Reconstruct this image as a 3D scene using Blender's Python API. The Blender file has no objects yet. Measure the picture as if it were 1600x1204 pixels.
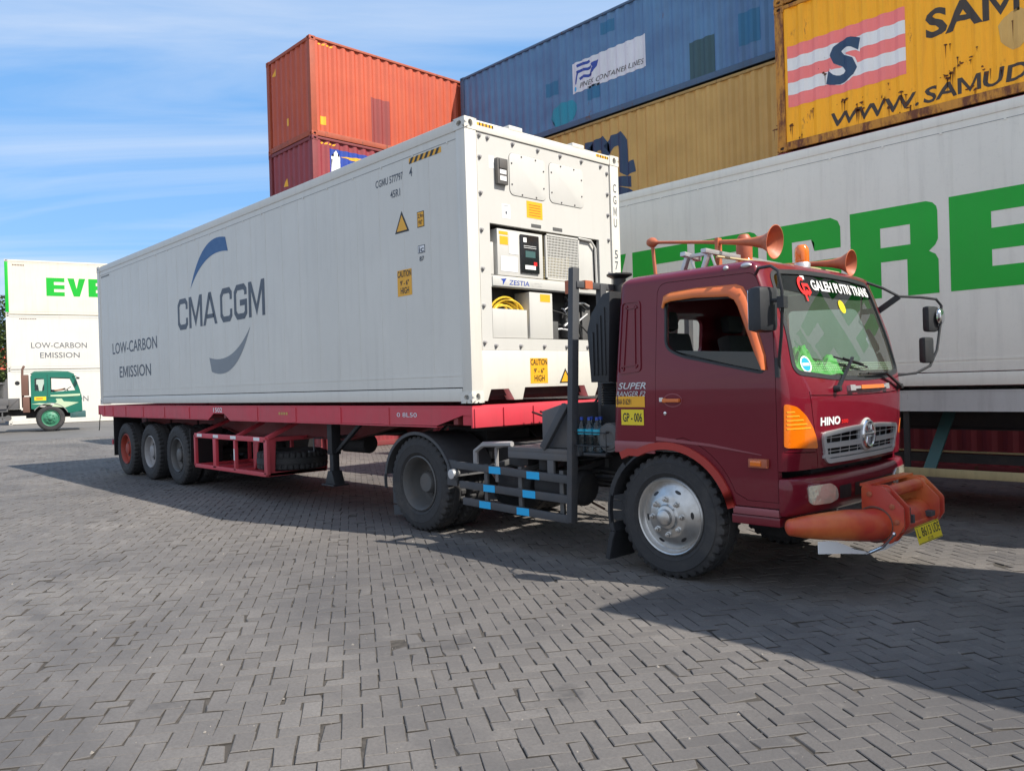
import bpy, bmesh, math, random
from mathutils import Vector, Matrix
from mathutils.bvhtree import BVHTree
random.seed(7)
R = math.radians
C = bpy.context.scene.collection
SC = bpy.context.scene

# ------------------------------------------------------------------ camera
cam = bpy.data.cameras.new('camera'); co = bpy.data.objects.new('camera', cam); C.objects.link(co)
yaw, pit, rol = -0.8157, -0.0027, -0.0292
F = Vector((math.cos(pit)*math.sin(yaw), math.cos(pit)*math.cos(yaw), math.sin(pit)))
Rt = Vector((math.cos(yaw), -math.sin(yaw), 0)); Up = Rt.cross(F)
R2 = math.cos(rol)*Rt + math.sin(rol)*Up; U2 = -math.sin(rol)*Rt + math.cos(rol)*Up
m = Matrix.Identity(4)
for i in range(3): m[i][0] = R2[i]; m[i][1] = U2[i]; m[i][2] = -F[i]
m[0][3], m[1][3], m[2][3] = 6.1119, -5.1972, 1.6127
co.matrix_world = m
cam.sensor_fit = 'HORIZONTAL'; cam.sensor_width = 36.0; cam.lens = 1240.0/1600*36
cam.clip_start = 0.05; cam.clip_end = 3000
SC.camera = co
SC.render.resolution_x = 1024; SC.render.resolution_y = 770

# ------------------------------------------------------------------ light
SUN = Vector((0.874, 0.243, 1.0)).normalized()
elev = math.asin(SUN.z)
sl = bpy.data.lights.new('sun', 'SUN'); sl.energy = 4.6; sl.angle = R(0.53); sl.color = (1.0, 0.935, 0.83)
so = bpy.data.objects.new('sun', sl); C.objects.link(so)
so.rotation_euler = SUN.to_track_quat('Z', 'Y').to_euler()
w = bpy.data.worlds.new('World'); SC.world = w; w.use_nodes = True
nt = w.node_tree; nt.nodes.clear()
def N(t, ty, **kw):
    n = t.nodes.new(ty)
    for k, v in kw.items(): setattr(n, k, v)
    return n
sky = N(nt, 'ShaderNodeTexSky', sky_type='NISHITA', sun_disc=False)
sky.sun_elevation = elev; sky.sun_rotation = math.atan2(SUN.x, SUN.y); sky.altitude = 10; sky.air_density = 1.0; sky.dust_density = 0.6; sky.ozone_density = 1.6
bg = N(nt, 'ShaderNodeBackground'); bg.inputs[1].default_value = 0.122
out = N(nt, 'ShaderNodeOutputWorld')
tc = N(nt, 'ShaderNodeTexCoord'); mp = N(nt, 'ShaderNodeMapping'); 
sep = N(nt, 'ShaderNodeSeparateXYZ'); nt.links.new(tc.outputs['Generated'], sep.inputs[0])
# cirrus: direction / z -> flat high layer, stretched noise
mz = N(nt, 'ShaderNodeMath', operation='MAXIMUM'); mz.inputs[1].default_value = 0.0; nt.links.new(sep.outputs[2], mz.inputs[0])
ad = N(nt, 'ShaderNodeMath', operation='ADD'); ad.inputs[1].default_value = 0.12; nt.links.new(mz.outputs[0], ad.inputs[0])
vd = N(nt, 'ShaderNodeVectorMath', operation='DIVIDE'); nt.links.new(tc.outputs['Generated'], vd.inputs[0])
cb = N(nt, 'ShaderNodeCombineXYZ')
for i in range(3): nt.links.new(ad.outputs[0], cb.inputs[i])
nt.links.new(cb.outputs[0], vd.inputs[1])
mp.vector_type = 'TEXTURE'; mp.inputs['Rotation'].default_value = (0, 0, R(52)); mp.inputs['Scale'].default_value = (2.1, 0.55, 1.0)
mp.inputs['Location'].default_value = (0.3, 0.9, 0)
nt.links.new(vd.outputs[0], mp.inputs[0])
n1 = N(nt, 'ShaderNodeTexNoise'); n1.inputs['Scale'].default_value = 1.05; n1.inputs['Detail'].default_value = 9; n1.inputs['Roughness'].default_value = 0.55; n1.inputs['Distortion'].default_value = 0.9
nt.links.new(mp.outputs[0], n1.inputs[0])
cr = N(nt, 'ShaderNodeValToRGB'); cr.color_ramp.elements[0].position = 0.37; cr.color_ramp.elements[1].position = 0.78
cr.color_ramp.elements[1].color = (0.62, 0.62, 0.62, 1)
nt.links.new(n1.outputs[0], cr.inputs[0])
mx = N(nt, 'ShaderNodeMix', data_type='RGBA'); mx.inputs[7].default_value = (5.2, 5.4, 5.7, 1)

# unseen cloud added behind the camera (-Y) as neutral fill, clearer blue ahead
dt = N(nt, 'ShaderNodeVectorMath', operation='DOT_PRODUCT'); dt.inputs[1].default_value = (0.62, -0.78, 0.0); nt.links.new(tc.outputs['Generated'], dt.inputs[0])
mrd = N(nt, 'ShaderNodeMapRange'); mrd.inputs[1].default_value = -0.25; mrd.inputs[2].default_value = 0.55; mrd.inputs[3].default_value = 0.0; mrd.inputs[4].default_value = 0.55; nt.links.new(dt.outputs['Value'], mrd.inputs[0])
adc = N(nt, 'ShaderNodeMath', operation='ADD'); adc.use_clamp = True; nt.links.new(cr.outputs[0], adc.inputs[0]); nt.links.new(mrd.outputs[0], adc.inputs[1])
tint = N(nt, 'ShaderNodeMix', data_type='RGBA'); tint.inputs[0].default_value = 0.72; tint.inputs[7].default_value = (1.0, 2.6, 5.2, 1)
hs = N(nt, 'ShaderNodeHueSaturation'); hs.inputs['Saturation'].default_value = 1.0; hs.inputs['Value'].default_value = 1.2
nt.links.new(sky.outputs[0], hs.inputs['Color']); nt.links.new(hs.outputs[0], tint.inputs[6]); nt.links.new(tint.outputs[2], mx.inputs[6]); nt.links.new(adc.outputs[0], mx.inputs[0])
nt.links.new(mx.outputs[2], bg.inputs[0]); nt.links.new(bg.outputs[0], out.inputs[0])
SC.view_settings.view_transform = 'Standard'; SC.view_settings.look = 'None'
SC.view_settings.gamma = 1.0; SC.view_settings.exposure = 0.56

# ------------------------------------------------------------------ materials
def newmat(name):
    mt = bpy.data.materials.new(name); mt.use_nodes = True; t = mt.node_tree; t.nodes.clear()
    o = N(t, 'ShaderNodeOutputMaterial'); b = N(t, 'ShaderNodeBsdfPrincipled'); t.links.new(b.outputs[0], o.inputs[0])
    return mt, t, b, o
def noise(t, scale=(1, 1, 1), s=5, detail=6, rough=0.6, coord='Object'):
    c = N(t, 'ShaderNodeTexCoord'); mpn = N(t, 'ShaderNodeMapping'); mpn.inputs['Scale'].default_value = scale
    t.links.new(c.outputs[coord], mpn.inputs[0]); n = N(t, 'ShaderNodeTexNoise')
    n.inputs['Scale'].default_value = s; n.inputs['Detail'].default_value = detail; n.inputs['Roughness'].default_value = rough
    t.links.new(mpn.outputs[0], n.inputs[0]); return n
def ramp(t, src, p0, p1, c0=(0, 0, 0, 1), c1=(1, 1, 1, 1)):
    r = N(t, 'ShaderNodeValToRGB'); e = r.color_ramp.elements
    e[0].position = p0; e[1].position = p1; e[0].color = c0; e[1].color = c1
    t.links.new(src, r.inputs[0]); return r
def mixc(t, fac, a, b):
    x = N(t, 'ShaderNodeMix', data_type='RGBA')
    for s, v in ((0, fac), (6, a), (7, b)):
        if hasattr(v, 'links') or hasattr(v, 'is_output'): t.links.new(v, x.inputs[s])
        else: x.inputs[s].default_value = v if s == 0 else (*v, 1)
    return x.outputs[2]
def paint(name, col, rough=0.45, metal=0.0, var=0.12, dirt=0.25, dirtcol=(0.09, 0.075, 0.06), rust=0.0, rustcol=(0.13, 0.04, 0.015), streak=True, bump=0.0, coat=0.0, scale=1.0, fade=None):
    mt, t, b, o = newmat(name)
    c = tuple(col)
    n0 = noise(t, (scale,)*3, 0.9, 4); 
    col2 = tuple(x*(1-var) for x in c) if fade is None else fade
    cur = mixc(t, ramp(t, n0.outputs[0], 0.35, 0.7).outputs[0], c, col2)
    if dirt > 0:
        ns = noise(t, (3.2*scale, 3.2*scale, 0.22*scale) if streak else (scale,)*3, 3.0, 8, 0.65)
        r = ramp(t, ns.outputs[0], 0.5, 0.85, c1=(dirt*1.6,)*3+(1,))
        cur = mixc(t, r.outputs[0], cur, dirtcol)
        nf = noise(t, (scale,)*3, 26, 6, 0.7); r2 = ramp(t, nf.outputs[0], 0.55, 0.8, c1=(dirt*0.8,)*3+(1,))
        cur = mixc(t, r2.outputs[0], cur, dirtcol)
    if rust > 0:
        nr = noise(t, (1.6*scale, 1.6*scale, 0.55*scale), 2.3, 12, 0.72)
        r3 = ramp(t, nr.outputs[0], 0.66-rust*0.22, 0.72-rust*0.17)
        cur = mixc(t, r3.outputs[0], cur, rustcol)
    t.links.new(cur, b.inputs['Base Color'])
    nr = noise(t, (scale,)*3, 7, 5); rr = N(t, 'ShaderNodeMapRange'); rr.inputs[3].default_value = max(0.02, rough-0.1); rr.inputs[4].default_value = min(1, rough+0.14)
    t.links.new(nr.outputs[0], rr.inputs[0]); t.links.new(rr.outputs[0], b.inputs['Roughness'])
    b.inputs['Metallic'].default_value = metal
    if coat: b.inputs['Coat Weight'].default_value = coat; b.inputs['Coat Roughness'].default_value = 0.06
    if bump:
        nb = noise(t, (scale,)*3, 3.0, 4); bp = N(t, 'ShaderNodeBump'); bp.inputs['Strength'].default_value = bump; bp.inputs['Distance'].default_value = 0.02
        t.links.new(nb.outputs[0], bp.inputs['Height']); t.links.new(bp.outputs[0], b.inputs['Normal'])
    return mt
M = {}
M['white'] = paint('reefer_white', (0.69, 0.665, 0.605), 0.42, var=0.06, dirt=0.08, bump=0.10)
M['white2'] = paint('reefer_old_white', (0.88, 0.84, 0.74), 0.5, var=0.07, dirt=0.12, bump=0.12, rust=0.02)
M['cream'] = paint('cream_white', (0.74, 0.69, 0.58), 0.5, var=0.08, dirt=0.12)
M['offwhite'] = paint('machine_offwhite', (0.57, 0.56, 0.53), 0.45, var=0.05, dirt=0.04)
M['seam'] = paint('panel_seam_hole_shade', (0.30, 0.31, 0.31), 0.6, dirt=0)
M['seamlight'] = paint('panel_seam_light', (0.56, 0.56, 0.54), 0.5, dirt=0)
M['green'] = paint('sign_green', (0.0, 0.44, 0.025), 0.45, var=0.12, dirt=0.05)
M['black'] = paint('black_paint', (0.018, 0.018, 0.02), 0.45, dirt=0.1, dirtcol=(0.1, 0.09, 0.08))
M['plastic'] = paint('black_plastic', (0.022, 0.024, 0.028), 0.5, dirt=0.12, dirtcol=(0.12, 0.11, 0.1), streak=False)
M['greytext'] = paint('dark_grey_lettering', (0.085, 0.10, 0.125), 0.5, dirt=0)
M['greytext2'] = paint('mid_grey_lettering', (0.13, 0.14, 0.16), 0.5, dirt=0)
M['swblue'] = paint('logo_blue', (0.02, 0.10, 0.27), 0.45, dirt=0)
M['swgrey'] = paint('logo_grey', (0.22, 0.24, 0.26), 0.45, dirt=0)
M['bluetext'] = paint('blue_lettering', (0.02, 0.06, 0.35), 0.45, dirt=0)
M['stick_y'] = paint('sticker_amber', (0.85, 0.42, 0.02), 0.45, var=0.05, dirt=0.04)
M['stick_w'] = paint('sticker_white', (0.82, 0.82, 0.82), 0.45, var=0.03, dirt=0.02)
M['plate_y'] = paint('plate_yellow', (0.80, 0.62, 0.02), 0.4, var=0.05, dirt=0.04)
M['maroon'] = paint('cab_maroon', (0.165, 0.005, 0.017), 0.40, var=0.15, dirt=0.03, coat=0.75, streak=False)
M['maroon_faded_sheen'] = paint('sill_faded_red_sheen', (0.30, 0.07, 0.085), 0.4, var=0.2, dirt=0.1, streak=False, coat=0.3)  # sill red, also used for the painted highlight on the door crease
M['redpaint'] = paint('fender_red', (0.42, 0.035, 0.025), 0.4, var=0.2, dirt=0.12, streak=False)
M['trailer'] = paint('trailer_red', (0.60, 0.045, 0.07), 0.5, var=0.16, dirt=0.12, fade=(0.50, 0.075, 0.09))
M['trailer_dark'] = paint('trailer_frame_red', (0.20, 0.03, 0.03), 0.6, var=0.2, dirt=0.25)
M['orangered'] = paint('faded_red_with_highlights', (0.50, 0.045, 0.028), 0.36, var=0.1, dirt=0.12, streak=False, fade=(0.72, 0.21, 0.05), scale=2.2)  # orange blotches also paint in the lit highlights on the faded red bar
M['orange'] = paint('visor_orange', (0.72, 0.20, 0.035), 0.38, var=0.1, dirt=0.05, streak=False, fade=(0.62, 0.13, 0.05))
M['horn'] = paint('copper_horn', (0.52, 0.15, 0.06), 0.5, metal=0.0, var=0.2, dirt=0.16, streak=False, fade=(0.36, 0.09, 0.05), scale=4)
M['steel'] = paint('dark_frame_steel', (0.065, 0.068, 0.075), 0.6, var=0.2, dirt=0.25, dirtcol=(0.16, 0.13, 0.11), streak=False)
M['greysteel'] = paint('grey_deck_steel', (0.11, 0.11, 0.115), 0.65, var=0.2, dirt=0.3, dirtcol=(0.2, 0.15, 0.11), streak=False)
M['under'] = paint('greasy_underside_hole_shade', (0.035, 0.034, 0.036), 0.7, var=0.3, dirt=0.3, dirtcol=(0.10, 0.075, 0.055), streak=False)
M['tyre'] = paint('tyre_rubber', (0.035, 0.035, 0.037), 0.8, var=0.2, dirt=0.35, dirtcol=(0.13, 0.115, 0.10), streak=False)
M['rimdark'] = paint('rim_grey', (0.10, 0.10, 0.10), 0.55, var=0.2, dirt=0.3, dirtcol=(0.2, 0.15, 0.11), streak=False)
M['rimred'] = paint('rim_red', (0.36, 0.05, 0.03), 0.6, var=0.2, dirt=0.3, streak=False)
M['rimgrey'] = paint('rim_light_grey', (0.34, 0.33, 0.33), 0.55, var=0.2, dirt=0.2, streak=False)
M['rimgreen'] = paint('rim_green', (0.05, 0.24, 0.14), 0.5, var=0.2, dirt=0.2, streak=False)
M['chromedirty'] = paint('worn_wheel_steel', (0.62, 0.61, 0.59), 0.30, metal=0.85, var=0.25, dirt=0.35, dirtcol=(0.22, 0.17, 0.12), streak=False, scale=3)
M['chrome'] = paint('chrome', (0.75, 0.75, 0.76), 0.12, metal=1.0, var=0.05, dirt=0.05, streak=False)
M['alu'] = paint('aluminium', (0.6, 0.6, 0.61), 0.4, metal=0.7, var=0.1, dirt=0.15, streak=False)
M['grille'] = paint('grille_silver', (0.58, 0.58, 0.58), 0.35, metal=0.3, var=0.15, dirt=0.12, streak=False)
M['cyan'] = paint('reflector_blue', (0.01, 0.42, 0.80), 0.4, var=0.05, dirt=0.03, streak=False)
M['yellowcable'] = paint('cable_yellow', (0.80, 0.52, 0.03), 0.5, dirt=0.05)
M['c_orange'] = paint('container_orange', (0.50, 0.088, 0.035), 0.55, var=0.12, dirt=0.07, rust=0.03, fade=(0.44, 0.068, 0.03))
M['c_orange_d'] = paint('container_orange_patch', (0.27, 0.045, 0.04), 0.55, dirt=0.1)
M['c_maroon'] = paint('container_maroon', (0.28, 0.04, 0.05), 0.55, var=0.15, dirt=0.12, rust=0.06)
M['c_blue'] = paint('container_blue', (0.10, 0.225, 0.40), 0.55, var=0.15, dirt=0.13, dirtcol=(0.16, 0.19, 0.24), rust=0.07, fade=(0.075, 0.155, 0.30))
M['p_cyan'] = paint('patch_cyan', (0.01, 0.26, 0.38), 0.5, dirt=0.1, rust=0.1)
M['p_blue'] = paint('patch_blue', (0.02, 0.15, 0.30), 0.5, dirt=0.1)
M['p_dark'] = paint('patch_dark_green', (0.035, 0.09, 0.11), 0.55, dirt=0.1)
M['c_tan'] = paint('container_tan', (0.60, 0.37, 0.11), 0.55, var=0.1, dirt=0.09, dirtcol=(0.3, 0.17, 0.06), fade=(0.50, 0.30, 0.085))
M['navy'] = paint('logo_navy', (0.02, 0.055, 0.12), 0.5, dirt=0.06)
M['c_yellow'] = paint('container_yellow', (0.90, 0.40, 0.002), 0.5, var=0.06, dirt=0.22, dirtcol=(0.24, 0.09, 0.015), rust=0.22, rustcol=(0.22, 0.07, 0.015), fade=(0.88, 0.385, 0.002))
M['c_rustframe'] = paint('rusty_yellow_frame', (0.50, 0.22, 0.03), 0.7, var=0.1, dirt=0.4, dirtcol=(0.14, 0.05, 0.02), rust=0.9)
M['salmon'] = paint('flag_salmon', (0.85, 0.20, 0.19), 0.5, var=0.08, dirt=0.06, rust=0.06)
M['flagwhite'] = paint('flag_white', (0.72, 0.72, 0.73), 0.5, var=0.05, dirt=0.08, rust=0.10)
M['letterdark'] = paint('lettering_dark_brown', (0.045, 0.035, 0.03), 0.6, dirt=0.1, rust=0.1)
for _k, _c in (('c_orange', (0.40, 0.08, 0.035)), ('c_maroon', (0.22, 0.035, 0.04)), ('c_blue', (0.07, 0.13, 0.22)), ('c_tan', (0.42, 0.27, 0.09))):
    M[_k+'_f'] = paint(_k+'_frame', _c, 0.65, var=0.2, dirt=0.3, dirtcol=(0.10, 0.05, 0.03), rust=0.42, rustcol=(0.11, 0.045, 0.02))
M['c_teal'] = paint('container_teal', (0.02, 0.16, 0.20), 0.55, dirt=0.15, rust=0.1)
M['signwhite'] = paint('sign_white', (0.72, 0.73, 0.78), 0.5, dirt=0.1, rust=0.05)
M['cab_green'] = paint('cab_green', (0.006, 0.15, 0.10), 0.3, var=0.1, dirt=0.05, coat=0.5, streak=False)
M['cab_green_d'] = paint('cab_roof_green', (0.07, 0.18, 0.13), 0.5, dirt=0.1, streak=False)
M['cab_mint'] = paint('cab_pale_green', (0.50, 0.62, 0.42), 0.4, dirt=0.03, streak=False)
M['rustbrown'] = paint('rusty_brown', (0.16, 0.08, 0.06), 0.7, dirt=0.2, streak=False)
M['yellowrail'] = paint('rail_old_yellow', (0.50, 0.42, 0.22), 0.6, var=0.15, dirt=0.3, rust=0.12)
M['beige'] = paint('beige_beam', (0.55, 0.54, 0.52), 0.6, var=0.1, dirt=0.2, rust=0.08)
M['tealsteel'] = paint('teal_brace', (0.04, 0.11, 0.11), 0.6, dirt=0.25)
M['castgrey'] = paint('casting_grey', (0.52, 0.50, 0.46), 0.6, dirt=0.15)
M['display'] = paint('display_black', (0.012, 0.013, 0.016), 0.25, dirt=0)
M['cloth'] = paint('green_cloth', (0.12, 0.50, 0.10), 0.9, var=0.3, dirt=0.0, streak=False, bump=0.8, scale=6)
M['seat'] = paint('seat_fabric', (0.04, 0.042, 0.048), 0.8, dirt=0.1, streak=False)
M['dash'] = paint('dashboard_grey', (0.10, 0.105, 0.11), 0.6, dirt=0.05, streak=False)
M['skin'] = paint('skin', (0.30, 0.15, 0.09), 0.5, dirt=0, var=0.08)
M['shirt'] = paint('dark_shirt', (0.03, 0.04, 0.05), 0.85, dirt=0, streak=False)
M['hair'] = paint('black_hair', (0.01, 0.009, 0.008), 0.6, dirt=0)
M['headliner'] = paint('cab_lining', (0.08, 0.08, 0.08), 0.8, dirt=0.05, streak=False)
M['stickblue'] = paint('round_sticker_blue', (0.02, 0.40, 0.55), 0.4, dirt=0)
M['lettwhite'] = paint('lettering_white', (0.80, 0.80, 0.80), 0.4, dirt=0, var=0.03)
M['lettred'] = paint('lettering_red', (0.75, 0.02, 0.02), 0.4, dirt=0, var=0.03)
M['water'] = None
def glass(name, tint, ior=1.5, rough=0.0, gl=1.0, dust=0.0, veilc=(.4, .46, .38)):
    mt = bpy.data.materials.new(name); mt.use_nodes = True; t = mt.node_tree; t.nodes.clear()
    o = N(t, 'ShaderNodeOutputMaterial'); tr = N(t, 'ShaderNodeBsdfTransparent'); tr.inputs[0].default_value = (*tint, 1)
    g = N(t, 'ShaderNodeBsdfGlossy'); g.inputs['Roughness'].default_value = rough; g.inputs[0].default_value = (gl, gl, gl, 1)
    f = N(t, 'ShaderNodeFresnel'); gb = N(t, 'ShaderNodeNewGeometry'); mr_ = N(t, 'ShaderNodeMapRange'); mr_.inputs[3].default_value = ior; mr_.inputs[4].default_value = 1/ior; t.links.new(gb.outputs['Backfacing'], mr_.inputs[0]); t.links.new(mr_.outputs[0], f.inputs[0])
    src = tr.outputs[0]
    if dust:  # mixes a pale milky diffuse layer into the clear glass
        df = N(t, 'ShaderNodeBsdfDiffuse'); df.inputs[0].default_value = (*veilc, 1); xd = N(t, 'ShaderNodeMixShader'); nd = noise(t, (1, 1, 1), 5, 5); rd = N(t, 'ShaderNodeMapRange'); rd.inputs[3].default_value = dust*.6; rd.inputs[4].default_value = dust*1.5
        t.links.new(nd.outputs[0], rd.inputs[0]); t.links.new(rd.outputs[0], xd.inputs[0]); t.links.new(tr.outputs[0], xd.inputs[1]); t.links.new(df.outputs[0], xd.inputs[2]); src = xd.outputs[0]
    x = N(t, 'ShaderNodeMixShader'); t.links.new(f.outputs[0], x.inputs[0]); t.links.new(src, x.inputs[1]); t.links.new(g.outputs[0], x.inputs[2])
    t.links.new(x.outputs[0], o.inputs[0]); return mt
M['windscreen'] = glass('windscreen_glass', (0.84, 0.95, 0.88), 1.9, dust=0.10)
M['winglass'] = glass('dark_side_glass', (0.13, 0.15, 0.15), 1.6, dust=0.02)
M['clearglass'] = glass('clear_glass', (0.8, 0.88, 0.86), 1.5)
M['banner'] = glass('dark_sunstrip', (0.12, 0.16, 0.13), 1.55)
M['bottle'] = glass('bottle_plastic', (0.80, 0.88, 0.92), 1.5)
def lens(name, col, tr=0.35):
    mt, t, b, o = newmat(name); b.inputs['Base Color'].default_value = (*col, 1); b.inputs['Roughness'].default_value = 0.12
    b.inputs['Coat Weight'].default_value = 1.0; b.inputs['Subsurface Weight'].default_value = 0.0
    n = noise(t, (1, 1, 1), 60, 2); bp = N(t, 'ShaderNodeBump'); bp.inputs['Strength'].default_value = 0.25; bp.inputs['Distance'].default_value = 0.004
    t.links.new(n.outputs[0], bp.inputs['Height']); t.links.new(bp.outputs[0], b.inputs['Normal']); return mt
M['amber'] = lens('amber_lens', (0.80, 0.17, 0.004)); M['clearlens'] = lens('clear_lens', (0.80, 0.78, 0.66)); M['redlens'] = lens('red_lens', (0.5, 0.02, 0.01))
M['mirror'] = paint('mirror_glass', (0.8, 0.8, 0.8), 0.05, metal=1.0, var=0.02, dirt=0.0)

# ------------------------------------------------------------------ mesh helpers
ORG = [Vector((0, 0, 0))]
def link(name, me, mats, parent=None):
    o = bpy.data.objects.new(name, me)
    for x in (mats if isinstance(mats, (list, tuple)) else [mats]): me.materials.append(M[x] if isinstance(x, str) else x)
    C.objects.link(o)
    if parent is not None: o.parent = parent
    return o
def shade(me, ang=35):
    me.polygons.foreach_set('use_smooth', [True]*len(me.polygons)); me.set_sharp_from_angle(angle=R(ang))
class MB:
    def __init__(s): s.v = []; s.f = []; s.m = []
    def add(s, vs, fs, mi=0):
        b = len(s.v); s.v += [tuple(v) for v in vs]; s.f += [tuple(i+b for i in f) for f in fs]; s.m += [mi]*len(fs)
    def box(s, x0, x1, y0, y1, z0, z1, mi=0):
        v = [(x, y, z) for x in (x0, x1) for y in (y0, y1) for z in (z0, z1)]
        s.add(v, [(0, 1, 3, 2), (4, 6, 7, 5), (0, 4, 5, 1), (2, 3, 7, 6), (0, 2, 6, 4), (1, 5, 7, 3)], mi)
    def bar(s, p, q, w, h, up=(0, 0, 1), mi=0):
        p = Vector(p); q = Vector(q); d = (q-p).normalized(); u = Vector(up)
        if abs(d.dot(u)) > 0.98: u = Vector((0, 1, 0))
        r = d.cross(u).normalized(); u = r.cross(d).normalized(); v = []
        for e in (p, q):
            for a, b in ((-1, -1), (1, -1), (1, 1), (-1, 1)): v.append(e + r*a*w/2 + u*b*h/2)
        s.add(v, [(3, 2, 1, 0), (4, 5, 6, 7), (0, 1, 5, 4), (1, 2, 6, 5), (2, 3, 7, 6), (3, 0, 4, 7)], mi)
    def tube(s, path, r, n=10, caps=True, mi=0):
        path = [Vector(p) for p in path]; rs = r if isinstance(r, (list, tuple)) else [r]*len(path)
        rings = []; u = None
        for i, p in enumerate(path):
            d = (path[min(i+1, len(path)-1)] - path[max(i-1, 0)]).normalized()
            if u is None: u = d.orthogonal().normalized()
            u = (u - d*u.dot(d)).normalized(); w_ = d.cross(u)
            rings.append([p + (u*math.cos(a)+w_*math.sin(a))*rs[i] for a in [2*math.pi*k/n for k in range(n)]])
        v = [x for r_ in rings for x in r_]; f = []
        for i in range(len(path)-1):
            for k in range(n): f.append((i*n+k, i*n+(k+1) % n, (i+1)*n+(k+1) % n, (i+1)*n+k))
        if caps: f.append(tuple(range(n))[::-1]); f.append(tuple((len(path)-1)*n+k for k in range(n)))
        s.add(v, f, mi)
    def lathe(s, prof, o, d, n=24, mi=0, close=False):
        # prof: (radius, height along d)
        o = Vector(o); d = Vector(d).normalized(); u = d.orthogonal().normalized(); w_ = d.cross(u)
        v = []; f = []; k_ = len(prof)
        for k in range(n):
            a = 2*math.pi*k/n; e = u*math.cos(a)+w_*math.sin(a)
            for r_, h in prof: v.append(o+e*r_+d*h)
        for k in range(n):
            k2 = (k+1) % n
            for i in range(k_-1): f.append((k*k_+i, k2*k_+i, k2*k_+i+1, k*k_+i+1))
            if close: f.append((k*k_+k_-1, k2*k_+k_-1, k2*k_, k*k_))
        s.add(v, f, mi)
    def prism(s, pts, fn, d0, d1, mi=0):
        # pts 2D; fn(a,b,d)->3D
        n = len(pts); v = [fn(a, b, d0) for a, b in pts]+[fn(a, b, d1) for a, b in pts]
        s.add(v, [tuple(range(n))[::-1], tuple(range(n, 2*n))]+[(i, (i+1) % n, n+(i+1) % n, n+i) for i in range(n)], mi)
    def sphere(s, c, r, nu=14, nv=8, sc=(1, 1, 1), mi=0):
        v = []; f = []
        for j in range(nv+1):
            t_ = math.pi*j/nv
            for i in range(nu):
                a = 2*math.pi*i/nu; v.append((c[0]+r*sc[0]*math.sin(t_)*math.cos(a), c[1]+r*sc[1]*math.sin(t_)*math.sin(a), c[2]+r*sc[2]*math.cos(t_)))
        for j in range(nv):
            for i in range(nu): f.append((j*nu+i, (j+1)*nu+i, (j+1)*nu+(i+1) % nu, j*nu+(i+1) % nu))
        s.add(v, f, mi)
    def build(s, name, mats, parent=None, bev=0.0, ang=35, org=True, weld=True):
        me = bpy.data.meshes.new(name); me.from_pydata(s.v, [], s.f); me.polygons.foreach_set('material_index', s.m)
        bm = bmesh.new(); bm.from_mesh(me)
        if weld: bmesh.ops.remove_doubles(bm, verts=bm.verts, dist=1e-5)
        bmesh.ops.recalc_face_normals(bm, faces=bm.faces)
        if bev:
            es = [e for e in bm.edges if len(e.link_faces) == 2 and e.calc_face_angle(0) > R(40)]
            bmesh.ops.bevel(bm, geom=es, offset=bev, segments=2, profile=0.6, affect='EDGES', clamp_overlap=True)
        if org:
            for v in bm.verts: v.co -= ORG[0]
        bm.to_mesh(me); bm.free(); shade(me, ang)
        return link(name, me, mats, parent)
def tag(o, label=None, cat=None, group=None, kind=None):
    if label: o['label'] = label
    if cat: o['category'] = cat
    if group: o['group'] = group
    if kind: o['kind'] = kind
    return o
def thing(name, loc, label, cat, rz=0.0, group=None):
    o = bpy.data.objects.new(name, None); C.objects.link(o); o.location = loc; o.rotation_euler = (0, 0, rz)
    o.empty_display_size = 0.3
    return tag(o, label, cat, group)
def kids(o): return [x for x in bpy.data.objects if x.parent == o]
def copy_tree(o, parent=None):
    c = o.copy(); C.objects.link(c)
    if parent is not None: c.parent = parent
    for k in kids(o): copy_tree(k, c)
    return c
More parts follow.
